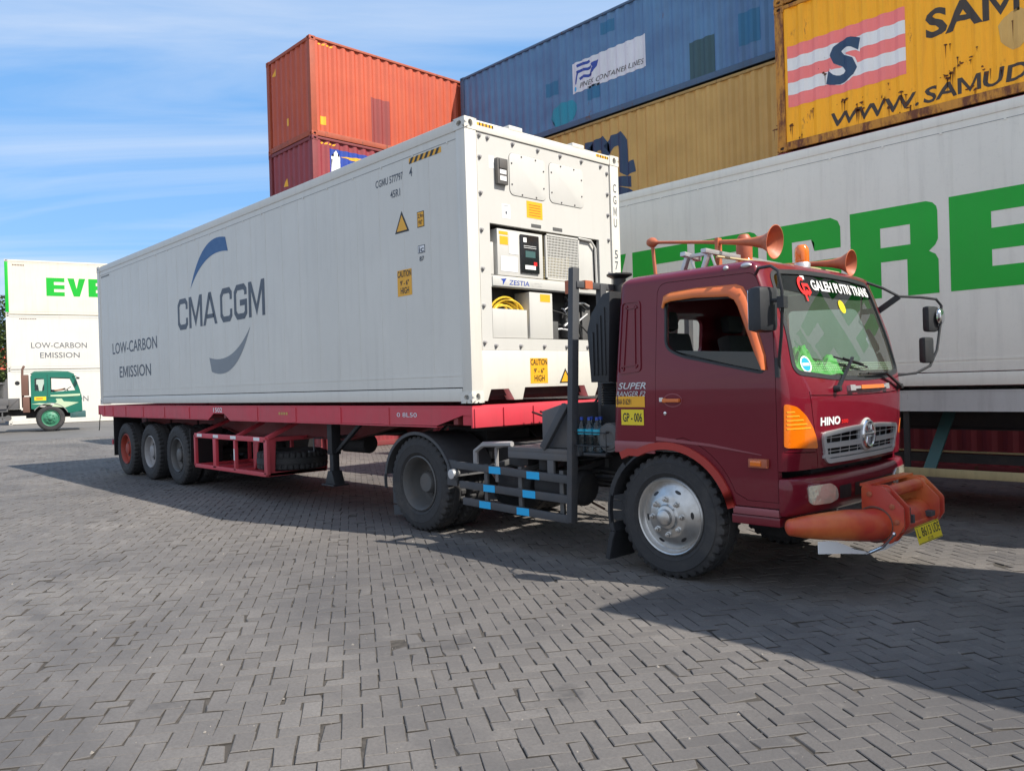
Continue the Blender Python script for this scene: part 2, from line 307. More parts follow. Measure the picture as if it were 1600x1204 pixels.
# ---- 2D shapes for lettering and decals: (verts2d, faces)
_tcache = {}
def _plain(body, shear, sp):
    cu = bpy.data.curves.new('t', 'FONT'); cu.body = body; cu.shear = shear; cu.space_character = sp; cu.resolution_u = 2
    o = bpy.data.objects.new('t', cu); C.objects.link(o); bpy.context.view_layer.update()
    me = bpy.data.meshes.new_from_object(o.evaluated_get(bpy.context.evaluated_depsgraph_get()))
    r = ([(v.co.x, v.co.y) for v in me.vertices], [tuple(p.vertices) for p in me.polygons])
    bpy.data.objects.remove(o); bpy.data.curves.remove(cu); bpy.data.meshes.remove(me); return r
def text2d(body, w=None, h=None, bold=0.0, shear=0.0, sp=1.0):
    key = (body, bold, shear, sp)
    if key not in _tcache:
        cu = bpy.data.curves.new('t', 'FONT'); cu.body = body; cu.offset = bold; cu.shear = shear; cu.space_character = sp; cu.resolution_u = 3
        o = bpy.data.objects.new('t', cu); C.objects.link(o); bpy.context.view_layer.update()
        me = bpy.data.meshes.new_from_object(o.evaluated_get(bpy.context.evaluated_depsgraph_get()))
        _tcache[key] = ([(v.co.x, v.co.y) for v in me.vertices], [tuple(p.vertices) for p in me.polygons])
        bpy.data.objects.remove(o); bpy.data.curves.remove(cu); bpy.data.meshes.remove(me)
        if 'M' in body and bold > 0:
            # the thickened M of the built-in face folds over itself: swap in a clean one
            vs, fs = _tcache[key]; v0, f0 = _plain(body, shear, sp); par = list(range(len(v0)))
            def fd(i):
                while par[i] != i: i = par[i]
                return i
            for f in f0:
                for q in f[1:]: par[fd(q)] = fd(f[0])
            cp = {}
            for i, p in enumerate(v0): cp.setdefault(fd(i), []).append(p)
            bx = sorted([(min(p[0] for p in c), max(p[0] for p in c), min(p[1] for p in c), max(p[1] for p in c)) for c in cp.values()])
            ch = [c for c in body if c != ' ']
            if len(bx) == len(ch):
                G = merge2d(rect2d(0, 0, .17, 1), rect2d(.83, 0, 1, 1), poly2d([(.17, 1), (.17, .72), (.5, .02), (.5, .34), (.20, 1)]), poly2d([(.83, 1), (.80, 1), (.5, .34), (.5, .02), (.83, .72)]))
                for c, (a, b, lo, hi) in zip(ch, bx):
                    if c != 'M': continue
                    fs = [f for f in fs if not (a-bold*.5 < sum(vs[i][0] for i in f)/len(f) < b+bold*.5)]
                    k = len(vs); vs = vs+[(a-bold+(b-a+2*bold)*p[0], lo-bold+(hi-lo+2*bold)*p[1]) for p in G[0]]; fs = fs+[tuple(i+k for i in f) for f in G[1]]
                us = sorted(set(i for f in fs for i in f)); mp_ = {o: n_ for n_, o in enumerate(us)}; _tcache[key] = ([vs[i] for i in us], [tuple(mp_[i] for i in f) for f in fs])
    vs, fs = _tcache[key]
    x0 = min(v[0] for v in vs); x1 = max(v[0] for v in vs); y0 = min(v[1] for v in vs); y1 = max(v[1] for v in vs)
    sx = (w/(x1-x0)) if w else None; sy = (h/(y1-y0)) if h else None
    if sx is None: sx = sy
    if sy is None: sy = sx
    return [((a-x0)*sx, (b-y0)*sy) for a, b in vs], fs
def poly2d(pts): return list(pts), [tuple(range(len(pts)))]
def rect2d(x0, y0, x1, y1): return poly2d([(x0, y0), (x1, y0), (x1, y1), (x0, y1)])
def ell2d(cx, cy, rx, ry, n=24): return poly2d([(cx+rx*math.cos(2*math.pi*i/n), cy+ry*math.sin(2*math.pi*i/n)) for i in range(n)])
def ring2d(cx, cy, rx, ry, t, n=32, a0=0, a1=360):
    v = []; f = []
    for i in range(n+1):
        a = R(a0+(a1-a0)*i/n)
        v += [(cx+rx*math.cos(a), cy+ry*math.sin(a)), (cx+(rx-t)*math.cos(a), cy+(ry-t)*math.sin(a))]
    for i in range(n): f.append((2*i, 2*i+2, 2*i+3, 2*i+1))
    return v, f
def stroke2d(pts, w):
    # mitred thick polyline
    v = []; f = []; n = len(pts)
    for i in range(n):
        p = Vector(pts[i]); a = (p-Vector(pts[i-1])).normalized() if i else None; b = (Vector(pts[i+1])-p).normalized() if i < n-1 else None
        if a is None: a = b
        if b is None: b = a
        t_ = (a+b).normalized(); nn = Vector((-t_.y, t_.x)); k = w/2/max(0.35, nn.dot(Vector((-a.y, a.x))))
        v += [tuple(p+nn*k), tuple(p-nn*k)]
    for i in range(n-1): f.append((2*i, 2*i+1, 2*i+3, 2*i+2))
    return v, f
def merge2d(*ts):
    v = []; f = []
    for a, b in ts:
        k = len(v); v += a; f += [tuple(i+k for i in q) for q in b]
    return v, f
def xf2d(t_, sx=1, sy=1, dx=0, dy=0, sh=0): return [(a*sx+b*sh+dx, b*sy+dy) for a, b in t_[0]], t_[1]
def decal(name, items, o, u, v, mats, parent, off=0.004, corr=None, warp=None):
    """items: list of (shape2d, x, y, matindex). o,u,v: local frame; normal = u x v. corr(s)->inward depth at 2D x, breaks list"""
    o = Vector(o); u = Vector(u); v = Vector(v); n = u.cross(v).normalized()
    bm = bmesh.new()
    for k, (sh, dx, dy, mi) in enumerate(items):
        vs = [bm.verts.new((a+dx, b+dy, off+0.0012*k*(0 if corr is None and len(items) > 12 else 1) if False else off+0.0015*mi)) for a, b in sh[0]]
        for f in sh[1]:
            try: ff = bm.faces.new([vs[i] for i in f]); ff.material_index = mi
            except ValueError: pass
    bmesh.ops.triangulate(bm, faces=[f for f in bm.faces if len(f.verts) > 4], ngon_method='EAR_CLIP')
    if corr:
        fn, brk = corr; xs = [q.co.x for q in bm.verts]; a, b = min(xs), max(xs)
        for x in brk:
            if a < x < b: bmesh.ops.bisect_plane(bm, geom=bm.verts[:]+bm.edges[:]+bm.faces[:], plane_co=(x, 0, 0), plane_no=(1, 0, 0), dist=1e-5)
        for q in bm.verts: q.co.z -= fn(q.co.x)
    for q in bm.verts: q.co = o+u*q.co.x+v*q.co.y+n*q.co.z
    if warp:
        for q in bm.verts: q.co = warp(q.co)
    for f in bm.faces:
        f.normal_update()
        if warp is None and f.normal.dot(n) < 0: f.normal_flip()
    me = bpy.data.meshes.new(name); bm.to_mesh(me); bm.free()
    return link(name, me, mats, parent)

M['clearlens'].node_tree.nodes['Principled BSDF'].inputs['Metallic'].default_value = 0.55
for _n in M['clearlens'].node_tree.nodes:
    if _n.type == 'BUMP': _n.inputs['Strength'].default_value = 0.35; _n.inputs['Distance'].default_value = 0.02
    if _n.type == 'TEX_NOISE': _n.inputs['Scale'].default_value = 14

M['maroon'].node_tree.nodes['Principled BSDF'].inputs['Specular IOR Level'].default_value = 0.2
M['maroon'].node_tree.nodes['Principled BSDF'].inputs['Coat Roughness'].default_value = 0.035
# ------------------------------------------------------------------ ground
def gz(x):
    t = min(1, max(0, (-18-x)/15)); return 0.19*t*t*(3-2*t)
def ground_material():
    mt, t, b, o = newmat('interlocking_pavers')
    at = N(t, 'ShaderNodeAttribute', attribute_name='tone'); 
    base = ramp(t, at.outputs['Fac'], 0.0, 1.0, (0.140, 0.127, 0.117, 1), (0.218, 0.199, 0.182, 1))
    big = noise(t, (1, 1, 1), 0.28, 5, 0.6); r1 = ramp(t, big.outputs[0], 0.40, 0.72, c1=(0.85, 0.85, 0.85, 1))
    cur = mixc(t, r1.outputs[0], base.outputs[0], (0.072, 0.069, 0.072))
    tr = noise(t, (0.30, 1.1, 1), 0.8, 7, 0.62); r4 = ramp(t, tr.outputs[0], 0.50, 0.70, c1=(0.75, 0.75, 0.75, 1))
    cur = mixc(t, r4.outputs[0], cur, (0.075, 0.071, 0.072))
    fine = noise(t, (1, 1, 1), 55, 5, 0.75); r2 = ramp(t, fine.outputs[0], 0.40, 0.75, c1=(0.6, 0.6, 0.6, 1))
    cur = mixc(t, r2.outputs[0], cur, (0.072, 0.067, 0.063))
    med = noise(t, (1, 1, 1), 6, 6, 0.7); r3 = ramp(t, med.outputs[0], 0.58, 0.78, c1=(0.5, 0.5, 0.5, 1))
    cur = mixc(t, r3.outputs[0], cur, (0.23, 0.21, 0.19))
    spot = noise(t, (1, 1, 1), 1.7, 6, 0.6); r5 = ramp(t, spot.outputs[0], 0.62, 0.72, c1=(0.5, 0.5, 0.5, 1))
    cur = mixc(t, r5.outputs[0], cur, (0.045, 0.043, 0.044))
    t.links.new(cur, b.inputs['Base Color'])
    b.inputs['Roughness'].default_value = 0.72; b.inputs['Specular IOR Level'].default_value = 0.35
    nb = noise(t, (1, 1, 1), 90, 5, 0.7); bp = N(t, 'ShaderNodeBump'); bp.inputs['Strength'].default_value = 0.5; bp.inputs['Distance'].default_value = 0.004
    t.links.new(nb.outputs[0], bp.inputs['Height']); t.links.new(bp.outputs[0], b.inputs['Normal'])
    return mt
M['paver'] = ground_material()
M['joint'] = paint('joint_sand', (0.055, 0.048, 0.042), 0.9, var=0.3, dirt=0.2, dirtcol=(0.12, 0.10, 0.08), streak=False, scale=2)
M['yard'] = paint('worn_yard_surface', (0.185, 0.176, 0.170), 0.8, var=0.25, dirt=0.15, streak=False, scale=0.6)
def make_ground():
    BW = 0.0985; ang = math.atan2(0.53, -0.85); ux = Vector((math.cos(ang), math.sin(ang))); uy = Vector((ux.y, -ux.x))
    cx, cy = 6.11, -5.20; rng = random.Random(3)
    fwd = Vector((math.sin(-0.8157), math.cos(-0.8157)))
    V = []; Fc = []; tone = []; MI = []
    def wob(x, y):
        return 0.012*math.sin(0.9*x+1.3*y)+0.010*math.sin(2.3*x-1.1*y+1)+0.006*math.sin(4.1*y+0.7*x)
    def brick(x0, x1, y0, y1, near):
        mx_, my_ = (x0+x1)/2, (y0+y1)/2
        px = cx+(ux.x*mx_+uy.x*my_)*BW; py = cy+(ux.y*mx_+uy.y*my_)*BW
        dx, dy = px-cx, py-cy; d = math.hypot(dx, dy); f_ = dx*fwd.x+dy*fwd.y
        if f_ < 1.0 or d > 33 or abs(dx*fwd.y-dy*fwd.x) > f_*0.78+1.2: return
        g = 0.017+0.024*max(0, rng.gauss(0, 0.7)); jx = rng.gauss(0, 0.016); jy = rng.gauss(0, 0.016); ja = rng.gauss(0, 0.009)
        hx = (x1-x0)/2-g; hy = (y1-y0)/2-g; zt = rng.gauss(0, 0.0016)-(0.006 if rng.random() < .012 else 0); tx = rng.gauss(0, 0.010); ty = rng.gauss(0, 0.010); ch = 0.03+rng.random()*0.025
        b0 = len(V); tn = min(1, max(0, rng.gauss(0.5, 0.17)))
        if rng.random() < 0.02: tn = 1.0
        cj = [(rng.gauss(0, .012), rng.gauss(0, .012)) for _ in range(4)]
        wx = wob(px, py)*2.2; wy = wob(py+5, px)*2.2
        chip = [rng.uniform(.05, .22) if rng.random() < .045 else 0 for _ in range(4)]
        for lev, (ins, zz) in enumerate(((0, -0.02), (0, -0.0035), (ch, 0.0))):
            for ci, (sx, sy) in enumerate(((-1, -1), (1, -1), (1, 1), (-1, 1))):
                lx = sx*(hx-ins-(chip[ci] if lev else 0)+cj[ci][0]); ly = sy*(hy-ins-(chip[ci] if lev else 0)+cj[ci][1]); lx, ly = lx-ly*ja, ly+lx*ja
                X = mx_+jx+lx+wx; Y = my_+jy+ly+wy
                wxp = cx+(ux.x*X+uy.x*Y)*BW; wyp = cy+(ux.y*X+uy.y*Y)*BW
                V.append((wxp, wyp, zz+zt+(lx*tx+ly*ty)*BW+gz(wxp)))
        for l in (0, 1):
            for k in range(4): Fc.append((b0+l*4+k, b0+l*4+(k+1) % 4, b0+l*4+4+(k+1) % 4, b0+l*4+4+k)); tone.append(tn*.5); MI.append(1-l)
        Fc.append((b0+8, b0+9, b0+10, b0+11)); tone.append(tn); MI.append(0)
    n = int(34/BW)
    for i in range(-n, n):
        for j in range(-n, n):
            k = (i-j) % 4
            if k not in (0, 2): continue
            # coarse cull
            px = cx+(ux.x*i+uy.x*j)*BW; py = cy+(ux.y*i+uy.y*j)*BW
            if (px-cx)*fwd.x+(py-cy)*fwd.y < 0.8: continue
            if k == 0: brick(i, i+2, j, j+1, 1)
            else: brick(i, i+1, j-1, j+1, 1)
    me = bpy.data.meshes.new('paving'); me.from_pydata(V, [], Fc)
    a = me.attributes.new('tone', 'FLOAT', 'FACE'); a.data.foreach_set('value', tone)
    me.polygons.foreach_set('material_index', MI); bmx = bmesh.new(); bmx.from_mesh(me); bmesh.ops.recalc_face_normals(bmx, faces=bmx.faces); bmx.to_mesh(me); bmx.free()
    o = link('paving', me, ['paver', 'joint']); tag(o, kind='structure')
    # joint bed and far yard
    xs = [-160, -90, -60, -45]+[-40+i for i in range(28)]+[-5, 5, 15, 60]; ys = [-60, -20, -6, 4, 14, 30, 60, 160]
    v = [(x, y, gz(x)-0.008) for x in xs for y in ys]; f = []
    for i in range(len(xs)-1):
        for j in range(len(ys)-1): k = i*len(ys)+j; f.append((k, k+len(ys), k+len(ys)+1, k+1))
    me = bpy.data.meshes.new('ground'); me.from_pydata(v, [], f); shade(me, 60)
    t = M['joint'].node_tree
    # joint colour near, worn surface far (the loose joints only exist where pavers are modelled)
    o = link('ground', me, 'groundsheet'); tag(o, kind='structure')
def groundsheet():
    mt, t, b, o = newmat('yard_ground'); c = N(t, 'ShaderNodeNewGeometry'); d = N(t, 'ShaderNodeVectorMath', operation='DISTANCE'); d.inputs[1].default_value = (6.11, -5.2, 0)
    t.links.new(c.outputs['Position'], d.inputs[0]); r = N(t, 'ShaderNodeMapRange'); r.inputs[1].default_value = 32.4; r.inputs[2].default_value = 33.2
    t.links.new(d.outputs['Value'], r.inputs[0])
    n1_ = noise(t, (0.5, 1, 1), 0.35, 8, 0.65); far = ramp(t, n1_.outputs[0], 0.3, 0.75, (0.10, 0.095, 0.093, 1), (0.155, 0.146, 0.138, 1))
    n2_ = noise(t, (1, 1, 1), 14, 6, 0.7); near = ramp(t, n2_.outputs[0], 0.35, 0.75, (0.030, 0.026, 0.022, 1), (0.10, 0.085, 0.07, 1))
    t.links.new(mixc(t, r.outputs[0], near.outputs[0], far.outputs[0]), b.inputs['Base Color']); b.inputs['Roughness'].default_value = 0.85
    return mt
M['groundsheet'] = groundsheet()
make_ground()
def grit():
    rng = random.Random(21); V = []; Fc = []
    for _ in range(1500):
        d = 2.2+abs(rng.gauss(0, 1))*6; a = -0.8157+rng.uniform(-.68, .68); x = 6.11+d*math.sin(a); y = -5.2+d*math.cos(a)
        r_ = rng.uniform(.0015, .0045) if rng.random() < .95 else rng.uniform(.006, .012); k = len(V); z = gz(x)
        for i in range(5): q = 1.256*i+rng.uniform(-.3, .3); V.append((x+r_*math.cos(q)*1.3, y+r_*math.sin(q), z-.001))
        V.append((x+rng.uniform(-.3, .3)*r_, y, z+r_*.8))
        for i in range(5): Fc.append((k+i, k+(i+1) % 5, k+5))
    me = bpy.data.meshes.new('grit'); me.from_pydata(V, [], Fc); o = link('grit', me, 'gritm'); tag(o, 'fine pale grit and crumbs scattered over the paving', 'grit', kind='stuff')
M['gritm'] = paint('grit', (0.30, 0.27, 0.24), 0.9, var=0.5, dirt=0.3, streak=False)
grit()

# ------------------------------------------------------------------ containers
CW = 2.438
def plate_hole(mb, c, u, v, hw, hh, rx, ry, depth, mi=0, mih=1, n=20, shape='oval'):
    c, u, v = Vector(c), Vector(u), Vector(v); nrm = u.cross(v).normalized(); P = []; Q = []; D = []
    angs = sorted(set([2*math.pi*k/n for k in range(n)]+[math.atan2(b*hh, a*hw) % (2*math.pi) for a in (-1, 1) for b in (-1, 1)]))
    for a in angs:
        ca, sa = math.cos(a), math.sin(a); s_ = min(hw/abs(ca) if abs(ca) > 1e-9 else 1e9, hh/abs(sa) if abs(sa) > 1e-9 else 1e9)
        P.append(c+u*ca*s_+v*sa*s_); Q.append(c+u*ca*rx+v*sa*ry); D.append(Q[-1]-nrm*depth)
    k = len(P); vs = P+Q+D
    mb.add(vs, [(i, (i+1) % k, k+(i+1) % k, k+i) for i in range(k)]+[(k+i, k+(i+1) % k, 2*k+(i+1) % k, 2*k+i) for i in range(k)], mi)
    mb.add(D, [tuple(range(k))], mih)
def casting_mb(x, y, z, sx, sy, sz):
    # outer corner at x,y,z ; extends inward along -sx.. ; size .178 x .162 x .118
    mb = MB(); lx, ly, lz = 0.178, 0.162, 0.118; cx_, cy_, cz_ = x-sx*lx/2, y-sy*ly/2, z-sz*lz/2
    # holed faces
    plate_hole(mb, (x, cy_, cz_), (0, sx, 0), (0, 0, 1), ly/2, lz/2, 0.030, 0.040, 0.03)
    plate_hole(mb, (cx_, y, cz_), (-sy, 0, 0), (0, 0, 1), lx/2, lz/2, 0.040, 0.027, 0.03)
    plate_hole(mb, (cx_, cy_, z), (sz, 0, 0), (0, 1, 0), lx/2, ly/2, 0.06, 0.032, 0.03)
    x2, y2, z2 = x-sx*lx, y-sy*ly, z-sz*lz
    mb.add([(x2, y, z), (x2, y2, z), (x2, y2, z2), (x2, y, z2)], [(0, 1, 2, 3)]); mb.add([(x, y2, z), (x2, y2, z), (x2, y2, z2), (x, y2, z2)], [(0, 1, 2, 3)])
    mb.add([(x, y, z2), (x2, y, z2), (x2, y2, z2), (x, y2, z2)], [(0, 1, 2, 3)])
    return mb
def castings(root, L, H, mat):
    for x, sx in ((0, -1), (L, 1)):
        for y, sy in ((0, -1), (CW, 1)):
            for z, sz in ((0, -1), (H, 1)):
                e = 0.004
                casting_mb(x+sx*e, y+sy*e, z+sz*e, sx, sy, sz)  .build('corner_casting', [mat, 'under' if mat != 'white' else 'seam'], root, org=False)  # hole floors coloured dark for the shade inside the castings
PP, PA, PB = 0.278, 0.070, 0.068; PD = 0.036
def cprof(s, s0=0.17):
    t = (s-s0) % PP
    if t < PA: return 0.0
    if t < PA+PB: return PD*(t-PA)/PB
    if t < PP-PB: return PD
    return PD*(PP-t)/PB
def cbreaks(a, b, s0=0.17):
    r = []; k = int((a-s0)/PP)-1
    while s0+k*PP < b+PP:
        for d in (0, PA, PA+PB, PP-PB): 
            q = s0+k*PP+d
            if a < q < b: r.append(q)
        k += 1
    return sorted(r)
def corr_wall(name, fn, a, b, z0, z1, mat, root):
    xs = [a]+cbreaks(a, b)+[b]; v = []; f = []
    for x in xs:
        d = cprof(x)
        # small flared close-off at top and bottom like a real pressed panel
        v += [fn(x, d, z0), fn(x, d, z1)]
    for i in range(len(xs)-1): f.append((2*i, 2*i+2, 2*i+3, 2*i+1))
    me = bpy.data.meshes.new(name); me.from_pydata(v, [], f)
    o = link(name, me, mat, root); 
    return o
def container(label, cat, loc, rz, mat, framemat=None, L=12.192, H=2.591, name='shipping_container', group=None, castm=None):
    fm = framemat or (mat+'_f' if mat+'_f' in M else mat); r = thing(name, loc, label, cat, rz, group); W = CW
    corr_wall('side_panel', lambda x, d, z: (x, 0.022+d, z), 0.16, L-0.16, 0.13, H-0.07, mat, r)
    corr_wall('side_panel', lambda x, d, z: (x, W-0.022-d, z), 0.16, L-0.16, 0.13, H-0.07, mat, r)
    corr_wall('end_panel', lambda y, d, z: (0.022+d, y, z), 0.14, W-0.14, 0.13, H-0.07, mat, r)
    mb = MB()
    for y0, y1 in ((0, 0.06), (W-0.06, W)):
        mb.box(0.17, L-0.17, y0+0.003, y1-0.003, H-0.066, H-0.004); mb.box(0.17, L-0.17, y0+0.006, y1-0.006, 0.012, 0.15)
    for x0, x1 in ((0.003, 0.07), (L-0.07, L-0.003)): mb.box(x0, x1, 0.15, W-0.15, H-0.09, H-0.004); mb.box(x0, x1, 0.15, W-0.15, 0.012, 0.15)
    for x0, x1 in ((0, 0.16), (L-0.16, L)):
        for y0, y1 in ((0, 0.15), (W-0.15, W)): mb.box(x0, x1, y0, y1, 0.11, H-0.11)
    mb.build('frame', fm, r, bev=0.006, org=False)
    mb = MB(); mb.box(0.04, L-0.04, 0.04, W-0.04, 0.10, 0.14); mb.build('floor', 'under', r, org=False)
    mb = MB(); k = 24
    for i in range(k): x = 0.17+(L-0.34)*i/k; mb.box(x, x+(L-0.34)/k*0.62, 0.06, W-0.06, H-0.055, H-0.022+0.001*(i % 2))
    mb.box(0.1, L-0.1, 0.05, W-0.05, H-0.08, H-0.045); mb.build('roof', mat, r, org=False)
    for y0, y1 in ((0.155, W/2-0.004), (W/2+0.004, W-0.155)):
        mb = MB(); mb.box(L-0.06, L-0.02, y0, y1, 0.155, H-0.10)
        for k in range(5): z = 0.30+(H-0.5)*k/5; mb.box(L-0.022, L-0.008, y0+0.05, y1-0.05, z, z+(H-0.5)/5*0.6)
        d = mb.build('door', mat, r, bev=0.004, org=False)
        for yy in (y0+0.25, y1-0.25):
            mr = MB(); mr.tube([(L+0.012, yy, 0.13), (L+0.012, yy, H-0.09)], 0.016, 8); mr.box(L, L+0.02, yy, yy+0.28, 1.15, 1.18); mr.build('lock_rod', 'alu', d, org=False)
    castings(r, L, H, castm or fm)
    return r
SIDE = dict(o=(0, 0.022, 0), u=(1, 0, 0), v=(0, 0, 1))
def side_decal(name, root, items, mats, corr=True, off=0.004, L=12.192):
    c = (lambda s: cprof(s), cbreaks(0, L)) if corr else None
    return decal(name, items, SIDE['o'] if corr else (0, 0, 0), SIDE['u'], SIDE['v'], mats, root, off, c)
def blotch(cx_, cy_, rx, ry, rng, n=18, jag=0.35):
    return poly2d([(cx_+rx*math.cos(2*math.pi*i/n)*(1+rng.uniform(-jag, jag)), cy_+ry*math.sin(2*math.pi*i/n)*(1+rng.uniform(-jag, jag))) for i in range(n)])

# --- right-hand stacks behind the trucks (rows parallel to the truck)
Z3 = 5.665; Z4 = 8.265
G1 = 'containers stacked behind the trucks'
low1 = container('maroon corrugated container on the ground, seen dark beneath the white trailer', 'container', (-0.95, 8.2, 0.0), 0, 'c_maroon', H=2.896, group=G1)
container('maroon container second in the near stack, hidden between ground tier and yellow container', 'container', (-0.95, 8.2, 2.91), 0, 'c_maroon', H=2.68, group=G1)
container('maroon ground tier container under the tan and blue ones', 'container', (-12.25, 10.3, 0.0), 0, 'c_maroon', H=2.896, group=G1)
container('blue container below the tan container with the dark blue letters', 'container', (-12.25, 10.3, 2.92), 0, 'c_blue', group=G1)
tan = container('tan yellow corrugated container with large dark blue letters, under the blue one', 'container', (-12.25, 10.3, Z3-0.055), 0, 'c_tan', group=G1)
blue = container('faded blue corrugated container with white shipping line sign and painted patches, top of its stack', 'container', (-12.25, 10.3, Z4-0.02), 0, 'c_blue', group=G1)
yel = container('rusty yellow container with pink and white striped flag and large S', 'container', (-0.95, 8.2, Z3-0.045), 0, 'c_yellow', 'c_rustframe', group=G1)
teal = container('teal container resting on the rusty yellow container, only its lower corner in view', 'container', (-0.95, 8.2, Z4-0.03), 0, 'c_teal', 'c_rustframe', group=G1)
# blue decals (local x = X+12.25, z = Z-base)
bz = Z4-0.02
rg = random.Random(5)
side_decal('shipping_line_sign', blue, [(rect2d(0, 0, 2.38, 0.78), 4.49, 9.10-bz, 0)], ['signwhite'])
wav = []
for k, (x0, y0, ln) in enumerate(((4.67, 1.52, 0.42), (4.66, 1.36, 0.50), (4.74, 1.18, 0.42))):
    pts = [(x0+ln*i/10, y0+0.03*i/10+0.022*math.sin(i/10*6.3)) for i in range(11)]; wav.append((stroke2d(pts, 0.075), 0, 0, 1))
wav.append((poly2d([(5.12, 1.46), (5.38, 1.50), (5.33, 1.36), (5.22, 1.24), (5.08, 1.16), (5.10, 1.28), (5.2, 1.36)]), 0, 0, 1))
wav.append((stroke2d([(4.69, 1.36), (4.65, 1.2), (4.62, 1.07)], 0.05), 0, 0, 1)); wav.append((ell2d(4.60, 0.95, 0.05, 0.065), 0, 0, 2))
wav.append((text2d('PINEX CONTAINER LINES', 2.05, 0.125, 0.0, 0.25), 4.74, 0.95, 3))
side_decal('sign_lettering', blue, wav, ['signwhite', 'bluetext', 'cyan', 'letterdark'], off=0.0045)
side_decal('repair_patch', blue, [(rect2d(0, 0, 0.66, 0.92), 8.08, 0.08, 0)], ['p_dark'])
side_decal('repair_patch', blue, [(blotch(0, 0, 0.47, 0.32, rg, 14, 0.2), 4.15, 0.42, 0)], ['p_cyan'])
side_decal('repair_patch', blue, [(rect2d(0, 0, 0.42, 0.36), 3.55, 1.02, 0)], ['p_blue'])
side_decal('repair_patch', blue, [(rect2d(0, 0, 0.42, 0.36), 5.0, 0.55, 0)], ['p_blue'])
side_decal('repair_patch', blue, [(rect2d(0, 0, 0.42, 0.30), 5.5, 2.05, 0)], ['p_blue'])
side_decal('repair_patch', blue, [(rect2d(0, 0, 0.5, 0.7), 9.35, 0.5, 0)], ['p_blue'])
# tan letters m / s / c
tz = Z3-0.055
def mshape():
    arcs = []
    def leg(x0, x1, h0, h1, w0):
        return stroke2d([(x0, h0), (x0+(x1-x0)*0.35, h1-0.02), (x0+(x1-x0)*0.7, h1), (x1, h1-0.12), (x1+0.02, h1-0.35), (x1+0.02, 0.0)], w0)
    a = rect2d(0, 0, 0.30, 1.0); 
    b = stroke2d([(0.20, 0.70), (0.42, 0.86), (0.62, 0.88), (0.72, 0.74), (0.74, 0.55), (0.74, 0.0)], 0.30)
    c = stroke2d([(0.80, 0.66), (1.02, 0.84), (1.24, 0.86), (1.34, 0.72), (1.36, 0.5), (1.36, 0.12), (1.48, 0.05), (1.72, 0.10)], 0.30)
    return merge2d(a, b, xf2d(c, 1, 1))
side_decal('lettering', tan, [(xf2d(mshape(), 0.92, 1.0), 4.85, 1.12, 0)], ['navy'])
side_decal('lettering', tan, [(text2d('s', 1.15, 0.75, 0.05), 5.25, 0.30, 0)], ['navy'], off=0.005)
side_decal('lettering', tan, [(text2d('c', 1.0, 0.18, 0.05), 5.3, 0.08, 0)], ['navy'], off=0.0065)
# yellow container decals (local x = X+0.95)
yz = Z3-0.045
def wavestripe(x0, x1, y, h):
    n = 12; top = [(x0+(x1-x0)*i/n, y+h) for i in range(n+1)]; return poly2d([(x0, y), (x1, y)]+top[::-1])
fx0, fx1, fy0, sh_ = 0.22, 2.22, 6.38-yz, 0.216
side_decal('flag_emblem', yel, [(rect2d(fx0, fy0+k*sh_, fx1, fy0+(k+1)*sh_), 0, 0, k % 2) for k in range(5)], ['salmon', 'flagwhite'])
Sp = [(0.62, 0.82), (0.60, 0.95), (0.44, 1.02), (0.20, 0.96), (0.10, 0.78), (0.20, 0.60), (0.42, 0.50), (0.58, 0.36), (0.52, 0.14), (0.30, 0.02), (0.08, 0.06), (0.04, 0.18)]
side_decal('flag_letter', yel, [(text2d('S', 0.60, 0.74, 0.05, 0.18), 0.93, 6.52-yz, 1)], ['navy', 'flagwhite'], off=0.006)
side_decal('flag_letter', yel, [(text2d('S', 0.60, 0.74, 0.035, 0.18), 0.90, 6.53-yz, 0)], ['navy', 'flagwhite'], off=0.0095)
side_decal('lettering', yel, [(text2d('SAMUDERA', 3.6, 0.44, 0.03), 2.52, 6.82-yz, 0)], ['letterdark'])
side_decal('lettering', yel, [(text2d('WWW.', 1.42, 0.235, 0.02, 0.1), 0.98, 5.83-yz, 0), (text2d('SAMUDERA.COM', 3.3, 0.25, 0.02, 0.1), 2.47, 5.83-yz, 0)], ['letterdark'])
rust_items = []
rg = random.Random(11)
brk_ = cbreaks(0, 6.2)
for _ in range(46):
    cx_ = rg.choice(brk_)+rg.uniform(-.02, .02); cy_ = rg.choice([rg.uniform(0.18, 0.75)]*3+[rg.uniform(0.7, 2.35)])
    n_ = rg.choice([2, 4, 7, 12]) if cy_ < .8 else rg.choice([1, 2, 3])
    for _k in range(n_):
        a_, b_ = cx_+rg.gauss(0, .045), cy_+rg.gauss(0, .035); s_ = rg.uniform(.004, .020); rust_items.append((blotch(a_, b_, s_*rg.uniform(.8, 2.4), s_, rg, 8, .5), 0, 0, 0))
        if rg.random() < .45: L_ = rg.uniform(.04, .30); rust_items.append((poly2d([(a_-.006, b_), (a_-.003, b_-L_*.5), (a_, b_-L_), (a_+.004, b_-L_*.4), (a_+.007, b_)]), 0, 0, 0))
M['rustspot'] = paint('rust_spot', (0.13, 0.04, 0.012), 0.8, var=0.3, dirt=0.2, streak=False, scale=5)
side_decal('rust_marks', yel, rust_items, ['rustspot'], off=0.012)
side_decal('repair_patch', yel, [(blotch(0, 0, 0.22, 0.28, rg, 14, 0.12), 3.75, 0.95, 0)], ['c_tan'])

